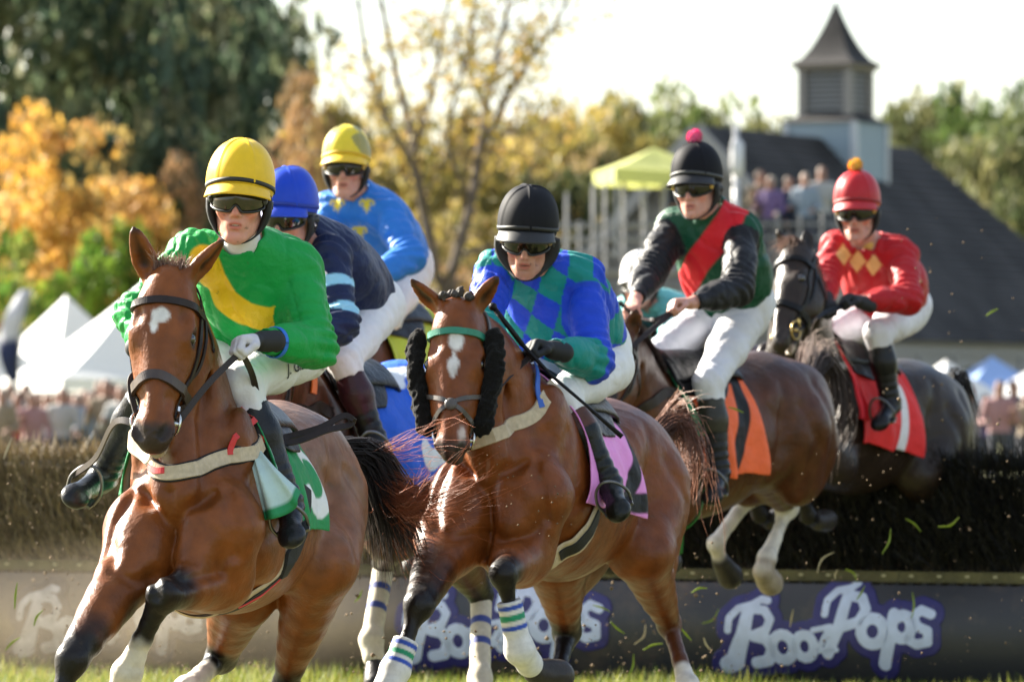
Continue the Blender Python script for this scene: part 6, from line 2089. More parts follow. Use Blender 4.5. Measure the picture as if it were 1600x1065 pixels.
    hair('tail_wisps', st, 0.0011, M_hair(), root, (0.07, 0.018, 0.008), (0.40, 0.11, 0.045), 9, 6)
    # saddle, cloths, girth, breastplate
    saddle_cloth(hs, (0.02, 0.27, 0.09), -0.10, 0.34, 1.86, '5', (0.80, 0.80, 0.80), -0.12, 0.55, 0.42, flare=0.02, off=0.014, slant=0.0)
    flap = np.zeros((26, 26, 3)); fc = np.zeros((26, 26, 3))
    la = spline([A(386, 684, 19.22), A(394, 740, 19.08), A(409, 812, 19.06)], 26); lb = spline([A(394, 688, 19.22), A(430, 728, 19.06), A(477, 768, 19.04)], 26)
    for i in range(26):
        for q in range(26):
            u = q / 25; w_ = i / 25
            p = la[i] * (1 - u) + lb[i] * u
            flap[i, q] = p + V(0.012 * math.sin(u * 9 + w_ * 2) * w_, -0.05 * math.sin(math.pi * u) * w_ + 0.016 * math.sin(u * 13) * w_, -0.03 * math.sin(math.pi * u) * w_ ** 3)
            fc[i, q] = (0.02, 0.24, 0.09) if i > 22 else (0.46, 0.60, 0.57)
    ix = np.arange(676).reshape(26, 26)
    qd = np.stack([ix[:-1, :-1], ix[1:, :-1], ix[1:, 1:], ix[:-1, 1:]], -1).reshape(-1, 4)
    fo = link('saddle_cloth_flap', mesh(flap.reshape(-1, 3), qd, fc.reshape(-1, 3)), M_cloth(), root)
    fo.modifiers.new('thickness', 'SOLIDIFY').thickness = 0.006
    saddle_cloth(hs, (0.42, 0.58, 0.54), 0.34, 0.52, 1.72, None, sides=(1, -1), border=(0.02, 0.24, 0.09), flare=0.035, off=0.024, slant=0.02, th0=0.55, rows=60, cols=50)
    add_saddle(hs, J=None)
    pts = [A(340, 640, 19.55), A(384, 690, 19.3), A(330, 722, 19.0), A(270, 740, 18.9), A(215, 722, 18.95), A(180, 690, 19.15), A(190, 640, 19.5)]
    bp = body_strap(hs, 'breastplate', pts, 0.052, M_tan(), 0.008, 0.004, 60)
    body_strap(hs, 'breastplate_edging', pts, 0.062, M_blackcloth(), 0.004, 0.003, 60, bp)
    red = mat('red webbing', (0.62, 0.03, 0.03), rough=0.55, var=0.1, bump=0.2, bscale=300)
    body_strap(hs, 'breastplate_patch', [A(212, 726, 18.95), A(235, 733, 18.9), A(258, 735, 18.9)], 0.022, red, 0.004, 0.012, 8, bp)
    body_strap(hs, 'breastplate_loop', [A(362, 705, 19.2), A(378, 693, 19.25), A(390, 685, 19.3)], 0.03, red, 0.006, 0.012, 8, bp)
    body_strap(hs, 'neck_ribbon', [A(378, 640, 19.5), A(350, 650, 19.35), A(328, 655, 19.25), A(335, 680, 19.2), A(345, 716, 19.15)], 0.022, red, 0.004, 0.012, 30)
    g = [F(0.24 + 0.02 * i, 0, 1.2) + F.l * math.sin(t) * 0.6 + F.u * -math.cos(t) * 0.6 for i, t in enumerate(np.linspace(1.75, -1.75, 9))]
    gp = [A(415, 840, 19.5), A(390, 900, 19.4), A(350, 955, 19.35), A(300, 985, 19.3), A(230, 960, 19.3)]
    body_strap(hs, 'girth', gp, 0.115, M_tan(), 0.007, 0.005, 50)
    body_strap(hs, 'girth_lining', gp, 0.06, M_blackcloth(), 0.003, 0.0135, 50)
    body_strap(hs, 'girth_strap', [A(436, 770, 19.6), A(418, 820, 19.55), A(400, 868, 19.45)], 0.075, M_blackcloth(), 0.010, 0.016, 20)
    body_strap(hs, 'girth_strap', [A(404, 868, 19.45), A(385, 905, 19.4), A(366, 935, 19.35)], 0.014, red, 0.003, 0.017, 14)

    # ---------------- rider
    Jt = dict(neck=A(384, 392, 19.38), pelvis=A(430, 525, 19.74), shL=A(462, 416, 19.46), shR=A(302, 396, 19.38),
              elL=A(494, 540, 19.36), elR=A(214, 492, 19.25), wrL=A(408, 533, 19.12), wrR=A(232, 548, 19.05),
              hdL=A(366, 533, 19.06), hdR=A(262, 556, 19.0), pnL=V(-0.1, -0.35, -0.9), pnR=V(0.3, -0.4, -0.85),
              hpL=A(470, 548, 19.68), hpR=A(384, 548, 19.74), knL=A(378, 598, 19.28), knR=A(238, 595, 19.34),
              anL=A(446, 775, 19.28), anR=A(166, 735, 19.60), toL=A(452, 828, 19.13), toR=A(122, 768, 19.44))
    hd = JHead(A(374, 319, 19.28), V(-0.06, -1, -0.08), -3.0, 1.07)
    hd.jw = 0.96; hd.ch = 0.004
    GREEN, YEL = (0.004, 0.30, 0.055), (0.80, 0.50, 0.012)
    def silk(lx, ly, lz, arm, P):
        c = np.tile(V(*GREEN), (len(P), 1))
        r = arm['ray']
        pts = [r(*q) for q in ((318, 405), (330, 436), (352, 468), (385, 492), (425, 500), (470, 500))]
        w = wpath(P, pts, 0.050) * (ly > -0.06)
        w = w * (1 - sstep(0.5, 0.6, arm['L']['w'])) * (1 - sstep(0.5, 0.6, arm['R']['w']) * (arm['R']['u'] > 0.3))
        return paint(c, P, w, YEL)
    JS = dict(J=Jt, head=hd, label='jockey in a yellow cap and green silks with a yellow sash', k=1.05, bh=0.005, ch=0.0055, silk=silk,
              skin=(0.60, 0.29, 0.21), teeth=True, hair=(0.20, 0.10, 0.05), arch=0.03, loose=0.014,
              scarf=(0.72, 0.70, 0.68), scarfname='white', boottop=((0.075, 0.028, 0.018), 0.10), boot=(0.012, 0.013, 0.016),
              glove=(0.60, 0.58, 0.62), cuff=(0.014, 0.014, 0.016),
              helmet=dict(col=(0.80, 0.50, 0.012), band=(0.02, 0.018, 0.015), bandname='black', peakcol=(0.80, 0.48, 0.01), seams=(0.55, 2.3, 4.2, 5.6), peak=0.040, r=(0.110, 0.136, 0.138)),
              gog=dict(button=(0.05, 0.05, 0.05), lens=mat('amber mirrored lens', (0.022, 0.016, 0.006), rough=0.08, spec=0.6, coat=0.3)))
    j = make_jockey(JS)
    bl = mat('blue wrist band', (0.02, 0.16, 0.62), rough=0.5)
    wr, el = Jt['wrL'], Jt['elL']; d = unit(el - wr)
    t, n_, b_ = frames([wr, el])
    pts = [wr + d * 0.075 + (n_[0] * math.cos(a) + b_[0] * math.sin(a)) * 0.050 for a in np.linspace(0, 2 * math.pi, 25)]
    v, f = ribbon(pts, [unit(p - wr - d * 0.075) for p in pts], 0.018, 0.004)
    link('wrist_band', mesh(v, f), bl, j['root'])
    stirrup(hs, Jt, 'L'); stirrup(hs, Jt, 'R')
    txt = mat('black print', (0.012, 0.012, 0.013), rough=0.6)
    bx = unit(A(545, 512, 19.9) - A(440, 548, 19.7))
    body_text('J. GILLIGAN', 0.052, j['bvhB'], A(428, 586, 19.62), unit(A(520, 555, 19.95) - A(436, 588, 19.62)), V(-0.05, 0, 1), V(0.25, -1, 0.0), txt, j['root'], 0.003)
    # reins
    rl = empty('reins', (0, 0, 0)); rl.parent = root; rl.location = Vector(H.p) - root.location
    hl, hr = j['hands']['L']['grip'], j['hands']['R']['grip']
    rub = mat('laced rubber rein', (0.03, 0.022, 0.02), rough=0.7, bump=0.8, bscale=120)
    rein(rl, hs['rings'][1], [A(325, 600, 18.95)], hl, 0.022, rub, 24)
    rein(rl, hs['rings'][-1], [A(205, 590, 18.95)], hr, 0.022, rub, 24)
    rein(rl, hl, [A(395, 590, 19.2), A(405, 650, 19.3), A(400, 690, 19.4)], A(420, 692, 19.45), 0.024, M_leather(), 40, (0.4, -1, 0.2))
    rein(rl, A(330, 560, 19.25), [A(352, 620, 19.3), A(385, 665, 19.38)], A(420, 692, 19.45), 0.026, M_leather(), 40, (0.4, -1, 0.5))
    rein(rl, A(405, 690, 19.42), [A(450, 682, 19.5), A(500, 668, 19.55), A(536, 650, 19.6)], A(552, 655, 19.6), 0.024, M_leather(), 40, (0.2, -1, 0.5))
    rein(rl, A(405, 692, 19.42), [A(460, 690, 19.48), A(510, 672, 19.55), A(545, 664, 19.6)], A(553, 652, 19.6), 0.024, M_leather(), 40, (0.2, -1, 0.5))
    rein(rl, hs['rings'][-1], [A(180, 660, 19.0), A(150, 715, 19.3)], A(115, 742, 19.5), 0.024, M_leather(), 30, (-0.5, -1, 0.2))
    return hs, j
# ================================================================== the other riders
def leg_boot(hs, leg, t0, t1, base, stripes=(), r=0.047, fet=True):
    """protective boot round the cannon from fraction t0 to t1 (0 = knee, 1 = fetlock) with coloured hoops"""
    kn = leg.get('knee', leg.get('hock')); fe, co = leg['fet'], leg['cor']
    a = kn + (fe - kn) * t0; b = kn + (fe - kn) * t1
    P = [cone(a, b, r, r * 0.98, 0.01)]
    if fet: P += [cone(b, fe, r, r * 1.12, 0.02), cone(fe, fe * 0.35 + co * 0.65, r * 1.12, r * 1.05, 0.02)]
    v, q = sdf_mesh(P, 0.006, [(a, kn - fe)], lambda X: 0.0015 * wav(X, 70, 3))
    t = ((v - kn) @ (fe - kn)) / ((fe - kn) @ (fe - kn))
    c = np.tile(np.asarray(base, float), (len(v), 1))
    for (s0, s1, cc) in stripes:
        c = paint(c, v, sstep(s0 - 0.01, s0 + 0.01, t) * sstep(s1 + 0.01, s1 - 0.01, t), cc)
    return link('leg_boot', mesh(v, q, c), mat('leg boot', attr=True, rough=0.7, var=0.12, vscale=40, bump=0.3, bscale=200), hs['root'])

def auto_legs(F, over=None):
    """folded gallop legs for the limbs hidden behind other things"""
    L = {}
    for s, n in ((1, 'L'), (-1, 'R')):
        L['F' + n] = dict(elbow=F(0.44, 0.16 * s, 0.93), knee=F(0.78, 0.15 * s, 0.86), fet=F(0.60, 0.14 * s, 0.66), cor=F(0.50, 0.14 * s, 0.64), toe=F(0.42, 0.14 * s, 0.66))
        L['H' + n] = dict(stifle=F(-0.34, 0.19 * s, 0.98), hock=F(-0.70, 0.15 * s, 0.70), fet=F(-0.55, 0.14 * s, 0.42), cor=F(-0.48, 0.14 * s, 0.32), toe=F(-0.42, 0.14 * s, 0.25))
    L.update(over or {})
    return L

def mane(hs, seed, n, L0, L1, side=-1, croot=(0.02, 0.014, 0.012), ctip=(0.05, 0.03, 0.02), r=0.0022, lift=0.03):
    rng = np.random.RandomState(seed)
    nk, b = hs['nk'], hs['bvh']
    st = []
    for i in range(n):
        u = rng.uniform(0.2, 1.0) * (len(nk['neck']) - 1); j = int(min(u, len(nk['neck']) - 2)); t = u - j
        p = nk['neck'][j] * (1 - t) + nk['neck'][j + 1] * t
        d = nk['lat'][j] * side
        upv = unit(np.cross(nk['neck'][j + 1] - nk['neck'][j], nk['lat'][j]))
        if upv[2] < 0: upv = -upv
        c, nn = snap(b, p + upv * 0.3)
        L = rng.uniform(L0, L1)
        st.append([c - nn * 0.01, c + nn * lift + d * 0.02 + rng.normal(size=3) * 0.01, c + nn * lift * 0.5 + d * L * 0.7 - V(0, 0, L * 0.6)])
    hair('mane', st, r, M_hair(), hs['root'], croot, ctip, 5, seed)

def pad_cheek(hs):
    """black sheepskin cheek pieces on the bridle"""
    H, b = hs['H'], hs['bvh']
    rng = random.Random(4)
    for s in (1, -1):
        pts = [H(0.10, 0.142 * s, -0.045), H(0.20, 0.150 * s, -0.04), H(0.30, 0.138 * s, -0.045), H(0.40, 0.115 * s, -0.055), H(0.455, 0.10 * s, -0.06)]
        sp = spline(pts, 26)
        P = [cone(sp[i], sp[i + 1], 0.027, 0.027, 0.02) for i in range(25)]
        v, q = sdf_mesh(P, 0.006, (), lambda X: 0.006 * wav(X, 120, 3) + 0.004 * wav(X, 260, 9))
        link('sheepskin_cheek_piece', mesh(v, q), M_fuzzy(), hs['bridle'])

def build_second():
    F = Frame(880, 21.7, 19, -0.06, 5.0)
    H = Head(A(712, 478, 20.80), A(704, 730, 20.64), (-0.12, -1, 0.2))
    legs = {
        'FR': dict(elbow=A(700, 850, 20.9), knee=A(655, 945, 20.5), fet=A(618, 1045, 20.42), cor=A(596, 1090, 20.36), toe=A(575, 1118, 20.3)),
        'FL': dict(elbow=A(812, 865, 20.98), knee=A(786, 895, 20.62), fet=A(812, 1015, 20.66), cor=A(836, 1048, 20.76), toe=A(876, 1056, 20.84)),
        'HL': dict(stifle=A(1000, 860, 21.95), hock=A(1046, 975, 22.4), fet=A(1074, 1070, 22.15), cor=A(1080, 1100, 22.05), toe=A(1085, 1125, 21.95)),
        'HR': dict(stifle=A(868, 870, 22.1), hock=A(886, 985, 22.5), fet=A(868, 1075, 22.2), cor=A(850, 1105, 22.1), toe=A(840, 1130, 22.0)),
    }
    S = dict(name='racehorse', F=F, H=H, legs=legs, coat=(0.160, 0.043, 0.0080), thin=0.94, dark=BLK, h=0.0095,
             label='bay horse with a long white stripe, sheepskin cheek pieces and a pink saddle cloth',
             topline=(0.085, 0.026, 0.011),
             ears={-1: (A(641, 436, 20.8), (-0.85, -0.6, 0.25)), 1: (A(781, 428, 20.82), (0.85, -0.6, 0.25))},
             legspec={'FR': dict(blackup=0.5), 'FL': dict(blackup=0.12), 'HL': dict(blackup=0.05, black=0.5, white=0.1), 'HR': dict(blackup=0.2)},
             face=[(0.155, 0.012, 0.06, (0.040, 0.030, 0.05), (0.72, 0.70, 0.68), 0.95), (0.235, 0.006, 0.06, (0.06, 0.016, 0.05), (0.72, 0.70, 0.68), 0.9), (0.50, 0.045, 0.03, (0.04, 0.014, 0.03), (0.6, 0.52, 0.48), 0.7)])
    hs = make_horse(S); root, b = hs['root'], hs['bvh']
    add_bridle(hs, mat('grey brown leather', (0.07, 0.06, 0.055), rough=0.4, var=0.2), M_steel(), mat('green webbing', (0.02, 0.20, 0.13), rough=0.5, var=0.1, bump=0.3), nose='grackle', nosemat=mat('grey brown leather'))
    pad_cheek(hs)
    # plaited knots between the ears
    rng = random.Random(8); P = []
    for i in range(9):
        c, n = snap(b, H(-0.02 + 0.01 * math.sin(i * 2.1), -0.055 + 0.0135 * i, -0.03 + 0.025 * math.sin(i * 1.7)), 0.008)
        P.append(ell(c + V(0, 0, 0.012 * (i % 2)), (0.016, 0.015, 0.017), 0.008))
    v, q = sdf_mesh(P, 0.0035, (), lambda X: 0.004 * wav(X, 260, 3) + 0.003 * wav(X, 480, 9))
    link('plaited_forelock', mesh(v, q), mat('plaited hair', (0.040, 0.030, 0.024), rough=0.7, bump=0.8, bscale=240, var=0.5, vscale=80), root)
    mane(hs, 11, 350, 0.04, 0.08, lift=0.02)
    # tail swung out to the right
    dock = F(-0.86, 0, 1.36)
    st = tail_strands(dock, [A(1056, 655, 22.75), A(1084, 700, 22.7), A(1080, 760, 22.7), A(1066, 800, 22.7)], 260, 0.10, 15, 0.04, 0.06, (0.4, 1.0))
    hair('tail', st, 0.0020, M_hair(), root, (0.04, 0.018, 0.012), (0.26, 0.11, 0.065), 9, 15)
    st = tail_strands(dock, [A(1050, 640, 22.75), A(1075, 625, 22.7), A(1085, 640, 22.6)], 40, 0.07, 16, 0.03, 0.05, (0.5, 1.0))
    hair('tail_wisps', st, 0.0018, M_hair(), root, (0.12, 0.05, 0.03), (0.5, 0.3, 0.22), 8, 16)
    PINK = (0.82, 0.30, 0.68)
    saddle_cloth(hs, PINK, -0.12, 0.46, 1.95, '2', (0.008, 0.008, 0.010), -0.21, 0.60, 0.46, flare=0.05, off=0.016, slant=-0.02)
    add_saddle(hs)
    blu = mat('blue webbing', (0.03, 0.12, 0.52), rough=0.5, var=0.1, bump=0.2, bscale=300)
    pts = [A(905, 625, 21.4), A(860, 637, 21.25), A(800, 660, 21.0), A(745, 690, 20.9), A(690, 690, 20.95), A(650, 650, 21.2)]
    bp = body_strap(hs, 'breastplate', pts, 0.055, M_tan(), 0.008, 0.004, 60)
    body_strap(hs, 'breastplate_tab', [A(725, 695, 20.9), A(748, 688, 20.9)], 0.03, blu, 0.004, 0.0125, 8, bp)
    body_strap(hs, 'breastplate_tab', [A(858, 636, 21.25), A(880, 630, 21.3)], 0.03, blu, 0.004, 0.0125, 8, bp)
    body_strap(hs, 'neck_ribbon', [A(812, 560, 21.2), A(826, 585, 21.1), A(824, 615, 21.05), A(836, 645, 21.1)], 0.024, blu, 0.004, 0.012, 24)
    gp = [A(918, 795, 21.3), A(900, 830, 21.25), A(876, 870, 21.2), A(835, 892, 21.2), A(770, 880, 21.2)]
    body_strap(hs, 'girth', gp, 0.12, M_tan(), 0.007, 0.005, 50)
    body_strap(hs, 'girth_lining', gp[:3], 0.072, M_blackcloth(), 0.004, 0.0135, 30)
    W = (0.66, 0.64, 0.60); B = (0.02, 0.07, 0.40); G = (0.01, 0.25, 0.12)
    st5 = [(0.47, 0.53, B), (0.58, 0.66, G), (0.71, 0.77, B)]
    leg_boot(hs, legs['FR'], 0.55, 0.95, W, [(0.60, 0.67, B), (0.73, 0.81, G), (0.87, 0.94, B)])
    leg_boot(hs, legs['FL'], 0.36, 0.95, W, [(0.40, 0.46, B), (0.52, 0.60, G), (0.66, 0.72, B)])
    # ---- rider
    Jt = dict(neck=A(840, 425, 21.54), pelvis=A(915, 552, 21.86), shL=A(912, 436, 21.55), shR=A(776, 424, 21.52),
              elL=A(926, 562, 21.38), elR=A(752, 500, 21.35), wrL=A(862, 546, 21.12), wrR=A(778, 560, 21.12),
              hdL=A(818, 535, 21.05), hdR=A(800, 580, 21.02), pnL=V(-0.1, -0.4, -0.9), pnR=V(0.2, -0.4, -0.9),
              hpL=A(948, 572, 21.78), hpR=A(880, 572, 21.85), knL=A(880, 618, 21.30), knR=A(765, 620, 21.45),
              anL=A(946, 745, 21.28), anR=A(740, 745, 21.5), toL=A(962, 790, 21.14), toR=A(720, 790, 21.4))
    hd = JHead(A(824, 378, 21.40), V(-0.10, -1, -0.30), -3.0, 1.05)
    hd.gaunt = 0.008; hd.nl = 1.06; hd.jw = 0.98
    TEAL, BLU = (0.0, 0.22, 0.20), (0.008, 0.055, 0.56)
    def silk(lx, ly, lz, arm, P):
        a = lx / 0.120; bq = (lz * arm['L_']) / 0.160
        par = (np.floor(a + bq) + np.floor(a - bq)) % 2
        w = par
        c = np.tile(V(*TEAL), (len(P), 1)) * (1 - w[:, None]) + V(*BLU) * w[:, None]
        for s in 'LR':
            u, ww = arm[s]['u'], arm[s]['w']
            up_ = sstep(0.14, 0.16, u) * sstep(1.10, 1.07, u)
            c = paint(c, P, (ww > 0.5) * 1.0, TEAL)
            c = paint(c, P, (ww > 0.5) * up_, BLU)
        return c
    JS = dict(J=Jt, head=hd, label='jockey in a black cap and blue and teal diamond silks', k=1.05, bh=0.0055, ch=0.006, silk=silk,
              skin=(0.50, 0.25, 0.17), stubble=0.25, hair=(0.03, 0.02, 0.015), arch=0.05, loose=0.015,
              scarf=(0.01, 0.05, 0.45), scarfname='blue', boottop=((0.09, 0.035, 0.022), 0.42), boot=(0.007, 0.008, 0.006),
              glove=(0.007, 0.008, 0.012),
              helmet=dict(col=(0.010, 0.010, 0.013), matte=True, band=(0.018, 0.018, 0.018), bandname='dark grey', peakcol=(0.011, 0.011, 0.012), seams=(0.2, 1.9, 3.8, 5.3), peak=0.045, r=(0.110, 0.136, 0.136)),
              gog=dict(button=(0.3, 0.2, 0.06), bname='amber'))
    j = make_jockey(JS)
    stirrup(hs, Jt, 'L'); stirrup(hs, Jt, 'R')
    rl = empty('reins', (0, 0, 0)); rl.parent = root; rl.location = Vector(H.p) - root.location
    rein(rl, hs['rings'][1], [A(775, 610, 20.85)], j['hands']['L']['grip'], 0.022, M_leather(), 24)
    rein(rl, hs['rings'][-1], [A(660, 620, 20.9)], j['hands']['R']['grip'], 0.022, M_leather(), 24)
    w = MB().tube([A(771, 480, 20.98), A(800, 517, 20.99), A(816, 538, 21.0)], 0.010, 8).tube([A(816, 538, 21.0), A(860, 585, 21.0), A(915, 632, 20.98), A(972, 682, 20.96)], [0.0085, 0.007, 0.006, 0.010], 8)
    w.ball(A(770, 479, 20.98), 0.016).build('riding_whip', M_black(), None, A(816, 538, 21.0), smooth=True)
    tag(bpy.data.objects['riding_whip'], 'long black whip held by the rider in blue and teal diamonds', 'whip')
    return hs, j

def build_navy():
    F = Frame(540, 23.1, 28, 0.05, 2.0)
    H = Head(A(408, 520, 22.2), A(396, 735, 22.0), (-0.3, -1, 0.25))
    legs = auto_legs(F, {
        'HL': dict(stifle=A(700, 850, 23.35), hock=A(752, 930, 23.65), fet=A(750, 1060, 23.4), cor=A(752, 1100, 23.3), toe=A(752, 1130, 23.2)),
        'HR': dict(stifle=A(612, 830, 23.55), hock=A(600, 880, 23.9), fet=A(580, 1000, 23.7), cor=A(586, 1040, 23.65), toe=A(590, 1070, 23.6))})
    S = dict(name='racehorse', F=F, H=H, legs=legs, coat=(0.075, 0.023, 0.009), dark=BLK, h=0.012,
             label='dark bay horse with a blue saddle cloth behind the leading bay',
             topline=(0.07, 0.03, 0.015), ears={-1: (A(385, 470, 22.2), (-0.5, -1, 0.2)), 1: (A(440, 470, 22.2), (0.5, -1, 0.2))},
             legspec={'FR': {}, 'FL': {}, 'HL': dict(blackup=0.3), 'HR': dict(blackup=0.3)})
    hs = make_horse(S); root = hs['root']
    add_bridle(hs, M_leather(), M_steel(), nose='plain')
    mane(hs, 21, 300, 0.08, 0.14)
    dock = F(-0.86, 0, 1.36)
    hair('tail', tail_strands(dock, [A(690, 700, 24.1), A(690, 800, 24.2), A(680, 880, 24.2)], 160, 0.08, 22, 0.04, 0.03), 0.004, M_hair(), root, BLK, (0.03, 0.02, 0.015), 8, 22)
    saddle_cloth(hs, (0.01, 0.10, 0.60), -0.46, 0.30, 1.95, '3', (0.72, 0.76, 0.80), -0.20, 0.48, 0.52, flare=0.06, slant=0.0)
    saddle_cloth(hs, (0.62, 0.70, 0.80), 0.30, 0.38, 1.8, None, flare=0.05, off=0.02, slant=0.0, rows=50, cols=20)
    add_saddle(hs)
    org = mat('orange webbing', (0.75, 0.16, 0.02), rough=0.5)
    body_strap(hs, 'breastplate', [A(545, 640, 22.5), A(520, 640, 22.4), A(480, 660, 22.3), A(440, 690, 22.3)], 0.05, M_leather(), 0.007, 0.004, 40)
    body_strap(hs, 'neck_strap', [A(494, 560, 22.5), A(500, 585, 22.45), A(506, 612, 22.4)], 0.03, org, 0.006, 0.006, 20)
    for n in ('HL', 'HR'):
        leg_boot(hs, legs[n], 0.08, 0.95, (0.50, 0.44, 0.33), [(0.30, 0.38, (0.03, 0.05, 0.22)), (0.55, 0.63, (0.03, 0.05, 0.22))], r=0.044)
    Jt = dict(neck=A(478, 368, 22.62), pelvis=A(566, 478, 23.12), shL=A(516, 400, 22.50), shR=A(432, 398, 22.80),
              elL=A(532, 505, 22.36), elR=A(440, 500, 22.5), wrL=A(450, 535, 22.15), wrR=A(430, 545, 22.3), pnL=V(-0.1, -0.3, -0.9), pnR=V(0.1, -0.4, -0.9),
              hpL=A(580, 492, 22.98), hpR=A(525, 500, 23.2), knL=A(537, 562, 22.58), knR=A(440, 560, 22.9),
              anL=A(582, 680, 22.58), anR=A(430, 690, 22.9), toL=A(588, 712, 22.42), toR=A(410, 720, 22.8))
    hd = JHead(A(452, 344, 22.42), V(-0.42, -1, -0.22), 0.0, 1.05)
    hd.nl = 1.08; hd.jw = 1.04
    NAVY, LB = (0.005, 0.013, 0.055), (0.28, 0.58, 0.72)
    def silk(lx, ly, lz, arm, P):
        c = np.tile(V(*NAVY), (len(P), 1))
        w = 0
        for s in 'LR':
            u = arm[s]['u']; ww = (arm[s]['w'] > 0.5) * 1.0
            w = np.maximum(w, ww * np.maximum(sstep(0.38, 0.40, u) * sstep(0.56, 0.54, u), sstep(0.78, 0.80, u) * sstep(0.96, 0.94, u)))
        return paint(c, P, w, LB)
    j = make_jockey(dict(J=Jt, head=hd, label='jockey in a blue cap and navy silks with pale blue hoops', k=1.05, bh=0.008, ch=0.008, silk=silk, skin=(0.48, 0.25, 0.18),
              arch=0.06, loose=0.016, boottop=((0.04, 0.012, 0.016), 0.7), glove=(0.013, 0.013, 0.016), hair=(0.03, 0.02, 0.015),
              helmet=dict(col=(0.004, 0.045, 0.46), band=(0.004, 0.03, 0.28), bandname='blue', seams=(0.8, 2.4, 4.0, 5.5), peak=0.04)))
    stirrup(hs, Jt, 'L')
    rl = empty('reins', (0, 0, 0)); rl.parent = root; rl.location = Vector(H.p) - root.location
    rein(rl, hs['rings'][1], [A(430, 600, 22.1)], j['hands']['L']['grip'], 0.022, M_leather(), 20)
    w = MB().tube([A(560, 690, 22.4), A(620, 700, 22.3), A(655, 690, 22.25)], 0.006, 6)
    return hs, j

FLEUR = [(0, 0.15, 0, 0.75, 0.16, 0.03), (0, -0.1, 0, -0.6, 0.11, 0.03), (-0.30, 0.02, 0.30, 0.02, 0.075)] + arc(0.33, 0.22, 0.20, 0.22, 200, -20, 0.10, 8) + arc(-0.33, 0.22, 0.20, 0.22, 340, 560, 0.10, 8) + [(0.1, -0.1, 0.3, -0.38, 0.06, 0.02), (-0.1, -0.1, -0.3, -0.38, 0.06, 0.02)]

def mark(P, c, ux, uy, size, strokes, soft=0.03):
    d = strokes_d((P - c) @ ux / size, (P - c) @ uy / size, strokes)
    near = np.linalg.norm(P - c, axis=1) < size * 1.6
    return sstep(soft, -soft, d) * near

def build_fleur():
    F = Frame(612, 27.7, 30, 0.38, 0.0)
    H = Head(A(500, 450, 26.9), A(470, 610, 26.6), (-0.5, -1, 0.3))
    S = dict(name='racehorse', F=F, H=H, legs=auto_legs(F), coat=(0.085, 0.030, 0.014), dark=BLK, h=0.016, label='brown horse with a lime saddle cloth, mostly hidden behind the others',
             ears={-1: (A(485, 410, 26.9), (-0.5, -1, 0.2)), 1: (A(525, 410, 26.9), (0.5, -1, 0.2))}, legspec={k: {} for k in ('FL', 'FR', 'HL', 'HR')})
    hs = make_horse(S); root = hs['root']
    add_bridle(hs, M_leather(), M_steel(), nose='plain')
    dock = F(-0.86, 0, 1.36)
    hair('tail', tail_strands(dock, [A(735, 560, 28.6), A(740, 650, 28.7), A(735, 720, 28.7)], 120, 0.08, 32, 0.04, 0.03), 0.004, M_hair(), root, BLK, (0.03, 0.02, 0.015), 8, 32)
    saddle_cloth(hs, (0.50, 0.58, 0.06), -0.22, 0.42, 1.80, None, flare=0.05, rows=50, cols=50)
    add_saddle(hs)
    body_strap(hs, 'girth', [hs['F'](0.28, 0.3, 1.2), hs['F'](0.25, 0.28, 1.0), hs['F'](0.22, 0.15, 0.82)], 0.08, M_blackcloth())
    Jt = dict(neck=A(560, 308, 27.45), pelvis=A(622, 418, 27.82), shL=A(606, 335, 27.36), shR=A(514, 325, 27.5),
              elL=A(640, 400, 27.18), elR=A(490, 400, 27.3), wrL=A(575, 440, 26.98), wrR=A(510, 445, 27.0), pnL=V(-0.1, -0.3, -0.9), pnR=V(0.1, -0.4, -0.9),
              hpL=A(640, 432, 27.72), hpR=A(590, 435, 27.85), knL=A(608, 492, 27.35), knR=A(520, 490, 27.5),
              anL=A(600, 585, 27.42), anR=A(510, 590, 27.6), toL=A(600, 620, 27.26), toR=A(495, 615, 27.5))
    hd = JHead(A(541, 266, 27.30), V(-0.12, -1, -0.06), 0.0, 1.08)
    hd.jw = 0.95; hd.gaunt = 0.006; hd.ch = 0.006; hd.nl = 1.07
    SB, YE = (0.02, 0.17, 0.58), (0.66, 0.56, 0.05)
    def silk(lx, ly, lz, arm, P):
        c = np.tile(V(*SB), (len(P), 1))
        r = arm['ray']; w = 0
        for (x, y) in ((527, 322), (573, 322), (562, 365)):
            w = np.maximum(w, mark(P, r(x, y), V(1, 0, 0), V(0, 0, 1), 0.062, FLEUR))
        return paint(c, P, w, YE)
    def pat(a, v, p):
        return (0.70, 0.54, 0.03) if (v < 0.12 or math.sin(3 * a + 1.2) + 0.8 * math.sin(9 * v + 2 * a) > -0.2) else (0.30, 0.27, 0.08)
    j = make_jockey(dict(J=Jt, head=hd, label='jockey in a yellow cap and sky blue silks with yellow fleurs', k=1.05, bh=0.009, ch=0.009, silk=silk, skin=(0.50, 0.26, 0.19),
              arch=0.04, loose=0.016, glove=(0.013, 0.013, 0.016), hair=(0.03, 0.02, 0.015),
              helmet=dict(col=(0.70, 0.54, 0.03), pat=pat, band=(0.6, 0.4, 0.02), bandname='yellow', peakcol=(0.75, 0.48, 0.02), seams=(0.8, 2.4, 4.0, 5.5), peak=0.045),
              gog=dict(button=(0.6, 0.4, 0.1), bname='gold')))
    return hs, j

